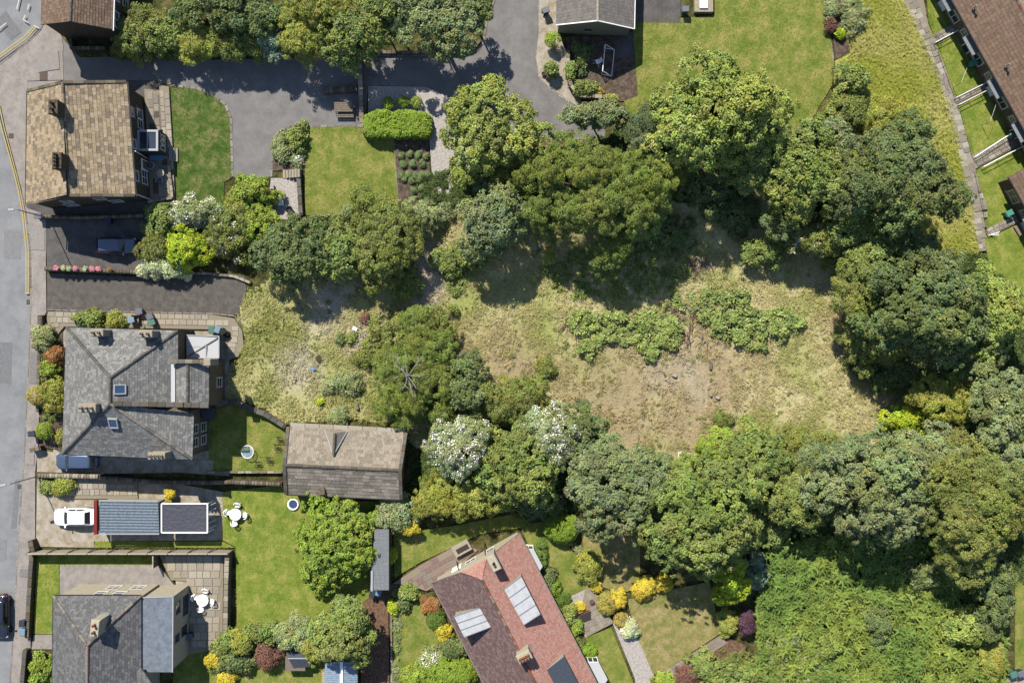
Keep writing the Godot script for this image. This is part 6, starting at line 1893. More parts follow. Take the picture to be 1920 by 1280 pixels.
	for s in [-1, 1]:
		m = MB.new(); m.bar(c + Vector3(s * 0.8, 0.7, -0.3), c + Vector3(s * 0.8, 0, -0.45), 0.08, 0.08); m.bar(c + Vector3(s * 0.8, 0.7, 0.3), c + Vector3(s * 0.8, 0, 0.85), 0.08, 0.08); m.bar(c + Vector3(s * 0.8, 0.4, -0.4), c + Vector3(s * 0.8, 0.4, 0.9), 0.07, 0.07); commit(m, "leg_frame", mats["wood_grey"], o)
	# steps to the terrace beside the square lawn, and on the deep green lawn
	o = thing("garden_steps", "timber edged steps between the flower bed and the terrace", "steps", P(548, 327))
	for i in 6:
		m = MB.new(); m.cbox(Transform3D(Basis(), P(533 + i * 6, 327) + Vector3(0, 0.1 + i * 0.07, 0)), Vector3(0.26, 0.2 + i * 0.14, 0.85), 0.02); commit(m, "step", mats[["flag_a", "flag_b", "flag_c"][i % 3]], o)
	o = thing("stone_steps", "three narrow stone steps from the rear patio to the deep green lawn", "steps", P(328, 290))
	for i in 3:
		m = MB.new(); m.cbox(Transform3D(Basis(), P(322 + i * 5, 291) + Vector3(0, 0.3 - i * 0.08, 0)), Vector3(0.27, 0.5 - i * 0.12, 1.4), 0.02); commit(m, "step", mats[["path_b", "path_a", "path_b"][i]], o)
	# patio furniture behind the stone house
	c = P(296, 297); c.y = 0.2
	o = thing("blue_board", "pale blue board lying on the shaded rear patio", "board", c)
	m = MB.new(); m.cbox(Transform3D(Basis(), c + Vector3(0, 0.3, 0)), Vector3(1.4, 0.06, 0.62), 0.015); commit(m, "panel", mats["blue_board"], o)
	m = MB.new(); m.box(Transform3D(Basis(), c + Vector3(0, 0.12, 0)), Vector3(1.0, 0.28, 0.4)); commit(m, "support", mats["wood_grey"], o)
	for k in [[287, 313, 0.6, "tub shaped pale patio chair beside the house wall"], [304, 342, -1.4, "tub shaped pale patio chair beside the round patio table"]]:
		c = P(k[0], k[1]); c.y = 0.2
		o = thing("tub_chair", k[3], "chair", c, "patio tub chairs")
		m = MB.new(); m.lathe(c, [Vector2(0, 0.38), Vector2(0.3, 0.4)], 16); commit(m, "seat", mats["bin_grey"], o)
		m = MB.new(); pts = []; rad = []
		for i in 13:
			var a: float = k[2] + lerpf(-2.0, 2.0, i / 12.0)
			pts.append(c + Vector3(cos(a) * 0.36, 0.72, sin(a) * 0.4)); rad.append(0.05)
		m.tube(pts, rad, 6)
		for i in range(0, 13, 2): m.bar(pts[i], pts[i] * Vector3(1, 0, 1) + Vector3(0, 0.3, 0), 0.05, 0.05)
		commit(m, "backrest", mats["pale_frame"], o)
		for i in 4:
			m = MB.new(); var a := TAU * (i + 0.5) / 4; m.bar(c + Vector3(cos(a) * 0.25, 0.4, sin(a) * 0.25), c + Vector3(cos(a) * 0.28, 0, sin(a) * 0.28), 0.04, 0.04); commit(m, "leg", mats["pale_frame"], o)
	c = P(306, 327); c.y = 0.2
	o = thing("patio_table", "round pale patio table on the shaded rear patio", "table", c)
	m = MB.new(); m.lathe(c, [Vector2(0, 0.7), Vector2(0.4, 0.7), Vector2(0.4, 0.74), Vector2(0, 0.74)], 22); commit(m, "table_top", mats["flag_d"], o)
	m = MB.new(); m.tube([c, c + Vector3(0, 0.7, 0)], [0.2, 0.04], 8); commit(m, "pedestal", mats["steel"], o)
	c = P(308, 266); c.y = 0.2
	o = thing("storage_box", "low grey lidded storage box on the rear patio", "storage box", c)
	m = MB.new(); m.box(Transform3D(Basis(), c + Vector3(0, 0.25, 0)), Vector3(0.5, 0.5, 1.2)); commit(m, "box_body", mats["bin_dark"], o)
	m = MB.new(); m.cbox(Transform3D(Basis(), c + Vector3(0, 0.54, 0)), Vector3(0.58, 0.09, 1.3), 0.03); commit(m, "lid", mats["pale_frame"], o)
	c = P(293, 205); c.y = 0.22
	o = thing("timber_deck", "narrow weathered timber deck behind the stone house", "deck", c)
	for i in 7:
		m = MB.new(); m.bar(P(286 + i * 2.6, 178) + Vector3(0, 0.32, 0), P(292 + i * 2.6, 248) + Vector3(0, 0.32, 0), 0.13, 0.05); commit(m, "deck_plank", mats["wood_grey"], o)
	m = MB.new()
	for v in [182, 212, 244]: m.bar(P(285, v) + Vector3(0, 0.24, 0), P(309, v) + Vector3(0, 0.24, 0), 0.1, 0.1)
	commit(m, "joist", mats["wood_grey"], o)
	# bins
	var bins := [["pale blue lidded bin beside the wooden crate by the driveway", 246, 600, 0.2, "bin_green", "bin_blue"], ["grey lidded bin standing on the driveway kerb", 261, 584, 0.1, "bin_brown", "bin_grey"], ["grey lidded bin beside the green lidded bin by the driveway", 281, 594, 0.4, "bin_dark", "bin_grey"], ["green lidded bin in front of the hipped house by the driveway", 285, 605, 0.4, "bin_dark", "bin_green"],
		["dark bin beside the round clipped bush on the pavement", 60, 813, 0.0, "bin_dark", "bin_dark"], ["dark grey bin on the pavement by the rendered house gate", 42, 1168, 1.5, "bin_dark", "bin_dark"], ["pale lidded bin on the pavement by the rendered house gate", 43, 1184, 1.5, "bin_dark", "bin_blue"],
		["pale green bin beside the white conservatory roof", 397, 619, 1.6, "bin_green", "bin_green"], ["dark teal bin beside the white conservatory roof", 408, 618, 1.2, "bin_dark", "bin_blue"], ["grey bin outside the stone house corner on the pavement", 72, 405, 0.0, "bin_dark", "bin_grey"],
		["grey bin standing by the long pale garage door", 698, 1113, 1.3, "bin_dark", "bin_dark"], ["blue lidded bin standing by the long pale garage door", 710, 1110, 1.3, "bin_dark", "bin_blue"], ["black bin behind the patio extension wall", 355, 1192, 0.1, "black_plastic", "bin_grey"], ["teal bin beside the upper bungalow door", 1826, 118, 0.5, "teal", "teal"], ["teal bin on the pale slab at the lower bungalow door", 1892, 400, 0.5, "teal", "teal"], ["grey green bin by the bungalow ramp", 1898, 254, 0.5, "bin_dark", "bin_green"], ["grey bin beside the shaded patio of the pale house", 1285, 18, 0.0, "bin_green", "bin_grey"], ["dark grey bin against the dark wall in the forecourt", 202, 414, 0.0, "bin_dark", "bin_dark"], ["dark round bin on the gravel verge beside the lane", 1023, 20, 0.3, "bin_dark", "bin_grey"], ["black bin among tyres beside the hipped house rear", 418, 622, 0.6, "black_plastic", "black_plastic"]]
	bins.append(["pale green bin at the corner of the parking pad beyond the bracken", 1900, 1264, 0.4, "bin_green", "bin_green"])
	bins.append(["dark bin at the corner of the parking pad beyond the bracken", 1914, 1262, 0.4, "bin_dark", "bin_grey"])
	for b in bins:
		c = P(b[1], b[2], 0.9); c.y = 0.13
		wheelie_bin(b[0], c, b[3], b[4], b[5])
	o = thing("wooden_crate", "open brown wooden crate between the bins by the driveway", "crate", P(258, 598))
	for i in 4:
		m = MB.new(); var a := Basis(Vector3.UP, PI / 2 * i); m.box(Transform3D(a, P(258, 598) + a * Vector3(0, 0.4, 0.38) + Vector3(0, 0.13, 0)), Vector3(0.8, 0.6, 0.04 + i * 0.002)); commit(m, "side_board", mats["bin_brown"], o)
	for k in [[428, 627, "black tyre lying beside the hipped house rear"], [268, 611, "half buried millstone by the bins"]]:
		c = P(k[0], k[1]); c.y = 0.2
		o = thing("old_tyre" if k[0] == 428 else "millstone", k[2], "tyre" if k[0] == 428 else "stone", c)
		m = MB.new(); m.lathe(c, [Vector2(0.16, 0.05), Vector2(0.2, 0.0), Vector2(0.33, 0.0), Vector2(0.36, 0.1), Vector2(0.33, 0.2), Vector2(0.2, 0.2), Vector2(0.16, 0.15), Vector2(0.16, 0.05)], 20); commit(m, "ring", mats["rubber" if k[0] == 428 else "coping_b"], o, true)
	# goal frame in the shaded garden
	o = thing("goal_frame", "white tubular frame standing in the shaded garden of the pale house", "goal", P(1143, 115))
	var ga := P(1135, 83, 1.3); var gb := P(1130, 133, 1.3); var gc := P(1152, 93, 0.1); var gd := P(1147, 143, 0.1)
	for k in [[ga, gb, "crossbar"], [gc, gd, "ground_bar"], [ga, ga * Vector3(1, 0, 1), "goalpost"], [gb, gb * Vector3(1, 0, 1), "goalpost"], [ga, gc, "stanchion"], [gb, gd, "stanchion"], [ga * Vector3(1, 0, 1) + Vector3.UP * 0.1, gc, "side_bar"], [gb * Vector3(1, 0, 1) + Vector3.UP * 0.1, gd, "side_bar"]]:
		m = MB.new(); m.tube([k[0], k[1]], [0.045, 0.045], 8); commit(m, k[2], mats["white_paint"], o)
	c = P(1119, 118); c.y = 0.15
	o = thing("folding_chair", "small pale lilac folding chair in the shaded garden", "chair", c)
	m = MB.new(); m.cbox(Transform3D(Basis(Vector3.UP, 0.3), c + Vector3(0.1, 0.42, 0)), Vector3(0.5, 0.04, 0.46), 0.01); commit(m, "seat", mats["white_paint"], o)
	m = MB.new(); m.cbox(Transform3D(Basis(Vector3.UP, 0.3) * Basis(Vector3.BACK, -0.3), c + Vector3(0.38, 0.7, -0.08)), Vector3(0.05, 0.5, 0.46), 0.01); commit(m, "backrest", mats["white_paint"], o)
	for k in [[-0.4, -0.25], [-0.4, 0.1], [0.2, 0.45], [0.35, 0.2]]:
		m = MB.new(); m.bar(c + Vector3(0, 0.42, 0), c + Vector3(k[0], 0, k[1]), 0.05, 0.05); commit(m, "leg", mats["white_paint"], o)
	# white skylit kiosk at the pale house
	o = thing("raised_planter", "raised pale stone platform with white hatch on the north lawn", "platform", P(1318, 10))
	m = MB.new(); m.cbox(Transform3D(Basis(), P(1319, 0, 0.3)), Vector3(1.95, 0.7, 2.7), 0.03); commit(m, "platform", mats["stone_pale"], o)
	m = MB.new(); m.cbox(Transform3D(Basis(), P(1320, 2, 0.75)), Vector3(0.85, 0.14, 1.5), 0.04); commit(m, "hatch", mats["white_paint"], o)
	# cold frame and slabs by the bungalow
	o = thing("cold_frame", "pale walled coal bunker with dark lid beside the bungalow", "bunker", P(872, 1028))
	var cb2 := Basis(Vector3.UP, 0.5)
	m = MB.new(); m.cbox(Transform3D(cb2, P(866, 1027, 0.45)), Vector3(1.9, 0.9, 1.15), 0.03); commit(m, "bunker_wall", mats["flag_a"], o)
	m = MB.new(); m.cbox(Transform3D(cb2, P(867, 1029, 0.93)), Vector3(1.35, 0.08, 0.5), 0.02); commit(m, "lid", mats["pot_dark"], o)
	for k in [[849, 1051, "pink square slab of paving leaning at the bungalow door"], [786, 1085, "pink square slab at the corner of the garden path"]]:
		m = MB.new(); m.cbox(Transform3D(Basis(Vector3.UP, 0.5), P(k[0], k[1]) + Vector3(0, 0.25, 0)), Vector3(0.85, 0.1, 0.85), 0.02)
		tag(commit(m, "paving_slab", mats["pink_a"]), k[2], "slab")
	o = thing("garden_planter", "orange timber planter with yellow foliage on the bungalow terrace", "planter", P(1090, 1143))
	m = MB.new(); m.cbox(Transform3D(Basis(Vector3.UP, 0.4), P(1090, 1143, 0.3)), Vector3(1.5, 0.5, 0.5), 0.02); commit(m, "trough", mats["orange_wood"], o)
	var tr := []; var cols := PackedColorArray()
	for i in 16: tr.append(Transform3D(facing(rdir(rng) + Vector3.UP * 2, rng, 0.9), P(1087 + rng.randf_range(-8, 8), 1136 + rng.randf_range(-5, 4), 0.7))); cols.append(hue(rng, 0.15))
	copies(o, "leaves", spray("fine", 0), leafmat("gold"), tr, cols, "stuff")
	o = thing("bench_seat", "dark slatted garden bench on the bungalow terrace", "bench", P(1098, 1153))
	for i in 4:
		m = MB.new(); m.bar(P(1085, 1153 + i * 4) + Vector3(0, 0.5, 0), P(1107, 1144 + i * 4) + Vector3(0, 0.5, 0), 0.17, 0.05); commit(m, "seat_plank", mats["pot_dark"], o)
	m = MB.new(); m.bar(P(1089, 1150) + Vector3(0, 0.25, 0), P(1091, 1164) + Vector3(0, 0.25, 0), 0.08, 0.5); m.bar(P(1103, 1145) + Vector3(0, 0.25, 0), P(1105, 1159) + Vector3(0, 0.25, 0), 0.08, 0.5); commit(m, "leg_frame", mats["pot_dark"], o)
	# terrace furniture near the square lawn
	for k in [[514, 368, "pale square stool beside the bright hedge on the terrace"], [528, 381, "white square stool in the middle of the terrace"]]:
		c = P(k[0], k[1]); c.y = 0.1
		o = thing("terrace_stool", k[2], "stool", c, "terrace stools")
		m = MB.new(); m.cbox(Transform3D(Basis(Vector3.UP, 0.1), c + Vector3(0, 0.45, 0)), Vector3(0.58, 0.08, 0.62), 0.02); commit(m, "seat", mats["white_paint" if k[0] > 520 else "bin_blue"], o)
		for q in [[-1, -1], [-1, 1], [1, -1], [1, 1]]:
			m = MB.new(); m.bar(c + Vector3(q[0] * 0.22, 0.42, q[1] * 0.24), c + Vector3(q[0] * 0.22, 0, q[1] * 0.24), 0.05, 0.05); commit(m, "leg", mats["pale_frame"], o)
	c = P(544, 394); c.y = 0.1
	o = thing("fire_bowl", "dark metal fire bowl on the terrace", "fire bowl", c)
	m = MB.new(); m.lathe(c, [Vector2(0.1, 0.2), Vector2(0.3, 0.35), Vector2(0.38, 0.5), Vector2(0.35, 0.5), Vector2(0.26, 0.38), Vector2(0, 0.3)], 18); commit(m, "bowl", mats["black_plastic"], o, true)
	for i in 3:
		m = MB.new(); var a := TAU * i / 3; m.bar(c + Vector3(cos(a) * 0.2, 0.3, sin(a) * 0.2), c + Vector3(cos(a) * 0.32, 0, sin(a) * 0.32), 0.03, 0.03); commit(m, "leg", mats["black_plastic"], o)
	# things lying in the rough field
	for k in [["timber_plank", "grey weathered plank lying at the field edge below the dark tree", 520, 549, 1.9, 0.3, 0.72, "wood_grey"], ["timber_plank", "thin dark plank beside the white block in the field", 674, 608, 2.1, 0.1, 1.3, "wood_tan"], ["timber_plank", "reddish timber sleeper on the grass near the outbuilding", 697, 771, 1.6, 0.3, 0.05, "wood_tan"], ["stone_block", "upright grey stone block on the grass near the outbuilding", 670, 762, 0.7, 0.35, 1.3, "coping_b"], ["white_block", "white block lying in the rough field", 666, 616, 0.55, 0.4, 0.5, "white_paint"], ["blue_bag", "crumpled blue bag lying on the rough field", 587, 691, 0.5, 0.4, 0.7, "blue_board"], ["tree_stump", "cut brown tree stump in the rough field", 598, 672, 0.6, 0.6, 0.3, "bark"], ["stone_block", "pale stone at the edge of the straw mound", 562, 576, 0.6, 0.5, 0.2, "coping_d"], ["rubble_stone", "pale stones in the bare earth of the clearing", 1264, 703, 0.5, 0.35, 0.4, "flag_d"], ["rubble_stone", "pale stones in the bare earth of the clearing", 1345, 745, 0.4, 0.3, 0.4, "flag_d"], ["rubble_stone", "pale stones in the bare earth of the clearing", 1332, 740, 0.3, 0.3, 0.9, "flag_a"], ["rubble_stone", "pale stones in the bare earth of the clearing", 1332, 686, 0.25, 0.7, 0.1, "coping_b"], ["rubble_stone", "pale stones in the bare earth of the clearing", 1245, 700, 0.35, 0.2, 1.2, "coping_b"]]:
		m = MB.new(); c = P(k[2], k[3]); c.y = 0.16
		var r2 := RandomNumberGenerator.new(); r2.seed = int(k[2])
		if k[0] == "tree_stump":
			m.lathe(c, [Vector2(0.42, -0.1), Vector2(0.32, 0.1), Vector2(0.3, 0.3), Vector2(0.05, 0.31), Vector2(0.0, 0.28)], 11)
		else:
			var b2 := Basis(Vector3.UP, -k[6])
			var hi2: float = 0.12 if k[0] == "timber_plank" else 0.3
			var corners := []
			for yy in [-0.05, hi2]:
				for q in [[-1, -1], [1, -1], [1, 1], [-1, 1]]:
					corners.append(c + b2 * Vector3(q[0] * k[4] * 0.5 * r2.randf_range(0.8, 1.0), yy * r2.randf_range(0.8, 1.1), q[1] * k[5] * 0.5 * r2.randf_range(0.75, 1.0)))
			m.hexa(corners)
		tag(commit(m, k[0], mats[k[7]]), k[1], k[0].replace("_", " "), "pale stones in the clearing" if k[0] == "rubble_stone" else "")
	o = thing("metal_frame", "white rectangular metal frame at the edge of the clearing", "frame", P(1284, 853))
	for k in [[1272, 848, 1297, 850], [1297, 850, 1294, 857], [1274, 860, 1272, 848], [1274, 860, 1286, 856]]:
		m = MB.new(); m.bar(P(k[0], k[1], 0.5), P(k[2], k[3], 0.5), 0.07, 0.07); m.bar(P(k[0], k[1], 0.5), P(k[0], k[1], 0.0), 0.06, 0.06); commit(m, "bar", mats["white_paint"], o)
	dead_branches("dead_tree", "bare silver grey dead tree rising through the yew", P(762, 705, 7.6) * Vector3(1, 0, 1), 7.9, 2.6, 9, 3)
	# brush piles
	for k in [[1285, 598, 46, 40, "pile of brown cut branches between the bramble patches"], [1072, 597, 14, 12, "small pile of grey cut branches beside the bramble patch"], [1310, 488, 26, 8, "scattered dead branches under the trees above the clearing"], [1420, 470, 20, 12, "grey dead branches under the woodland edge"]]:
		o = thing("brush_pile", k[4], "brush pile", P(k[0], k[1]))
		for i in int(k[2] * 1.9):
			m = MB.new()
			var a := P(k[0] + rng.randf_range(-k[2], k[2]) * 0.8, k[1] + rng.randf_range(-k[3], k[3]) * 0.9); a.y = rng.randf_range(0.05, 0.75)
			var d := rdir(rng); d.y *= 0.25
			d.z = absf(d.z) + 0.5
			m.tube([a, a + d * 0.6 + rdir(rng) * 0.12, a + d * rng.randf_range(0.9, 1.6)], [0.05, 0.04, 0.015], 5); commit(m, "branch", mats["deadwood" if i % 4 == 0 else "cuttings"], o)
	# flower pots on the forecourt wall
	var fl := [["pink", 106], ["variegated", 118], ["variegated", 130], ["pink", 142], ["variegated", 160], ["pink", 173], ["pink", 185], ["rust", 206]]
	for i in fl.size():
		c = P(fl[i][1], 502 + i * 0.4, 1.2); c.y = 1.08
		o = thing("flower_pot", "flower pot with bright bedding flowers on the forecourt wall", "pot", c, "flower pots on the forecourt wall")
		m = MB.new(); m.lathe(c, [Vector2(0.0, 0), Vector2(0.13, 0), Vector2(0.18, 0.22), Vector2(0.15, 0.22), Vector2(0, 0.18)], 12); commit(m, "pot", mats["terracotta"], o)
		tr = []; cols = PackedColorArray()
		for j in 9: tr.append(Transform3D(facing(rdir(rng) + Vector3.UP * 2, rng, 0.75), c + Vector3(rng.randf_range(-0.16, 0.16), 0.28, rng.randf_range(-0.16, 0.16)))); cols.append(hue(rng, 0.2))
		copies(o, "flowers", spray("small", 1), leafmat(fl[i][0]), tr, cols, "stuff")
	pot("terracotta pot beside the bungalow wall on the terrace", 1093, 1182, 0.2, 0.35, "terracotta", "")
	pot("dark tub with red leaves on the bungalow terrace", 1110, 1127, 0.24, 0.4, "pot_dark", "copper")
	pot("dark tub on the gravel beside the lane gravel verge", 1019, 140, 0.2, 0.4, "pot_dark", "")
	# washing line posts of the bungalow gardens
	for k in [[1786, 165, "upper"], [1840, 235, "lower"]]:
		o = thing("washing_line", "thin pale washing line across the %s bungalow lawn" % k[2], "washing line", P(k[0], k[1]), "washing lines")
		m = MB.new(); m.tube([P(k[0], k[1]), P(k[0], k[1]) + Vector3(0, 2.0, 0)], [0.03, 0.03], 6); commit(m, "post", mats["steel"], o)
		m = MB.new(); m.tube([P(k[0], k[1]) + Vector3(0, 2, 0), P(k[0] + 28, k[1] - 38, 2.2)], [0.012, 0.012], 4); commit(m, "line", mats["white_paint"], o)
	o = thing("whirligig_dryer", "white rotary clothes dryer lying beside the entrance path", "clothes dryer", P(1866, 439))
	m = MB.new(); m.tube([P(1855, 441, 0.3), P(1876, 434, 0.6)], [0.03, 0.03], 6); commit(m, "pole", mats["white_paint"], o)
	for i in 4:
		m = MB.new(); m.tube([P(1857, 440, 0.35), P(1874, 436 + i * 2.0, 0.3 + i * 0.15)], [0.02, 0.02], 5); commit(m, "arm", mats["white_paint"], o)
	o = thing("folded_cover", "pink patterned cushion beside the lower bungalow wall", "cushion", P(1911, 432))
	m = MB.new(); m.cbox(Transform3D(Basis(Vector3.UP, -1.0), P(1911, 432, 0.35)), Vector3(1.2, 0.18, 0.5), 0.06); commit(m, "cushion", mats["pink_a"], o)
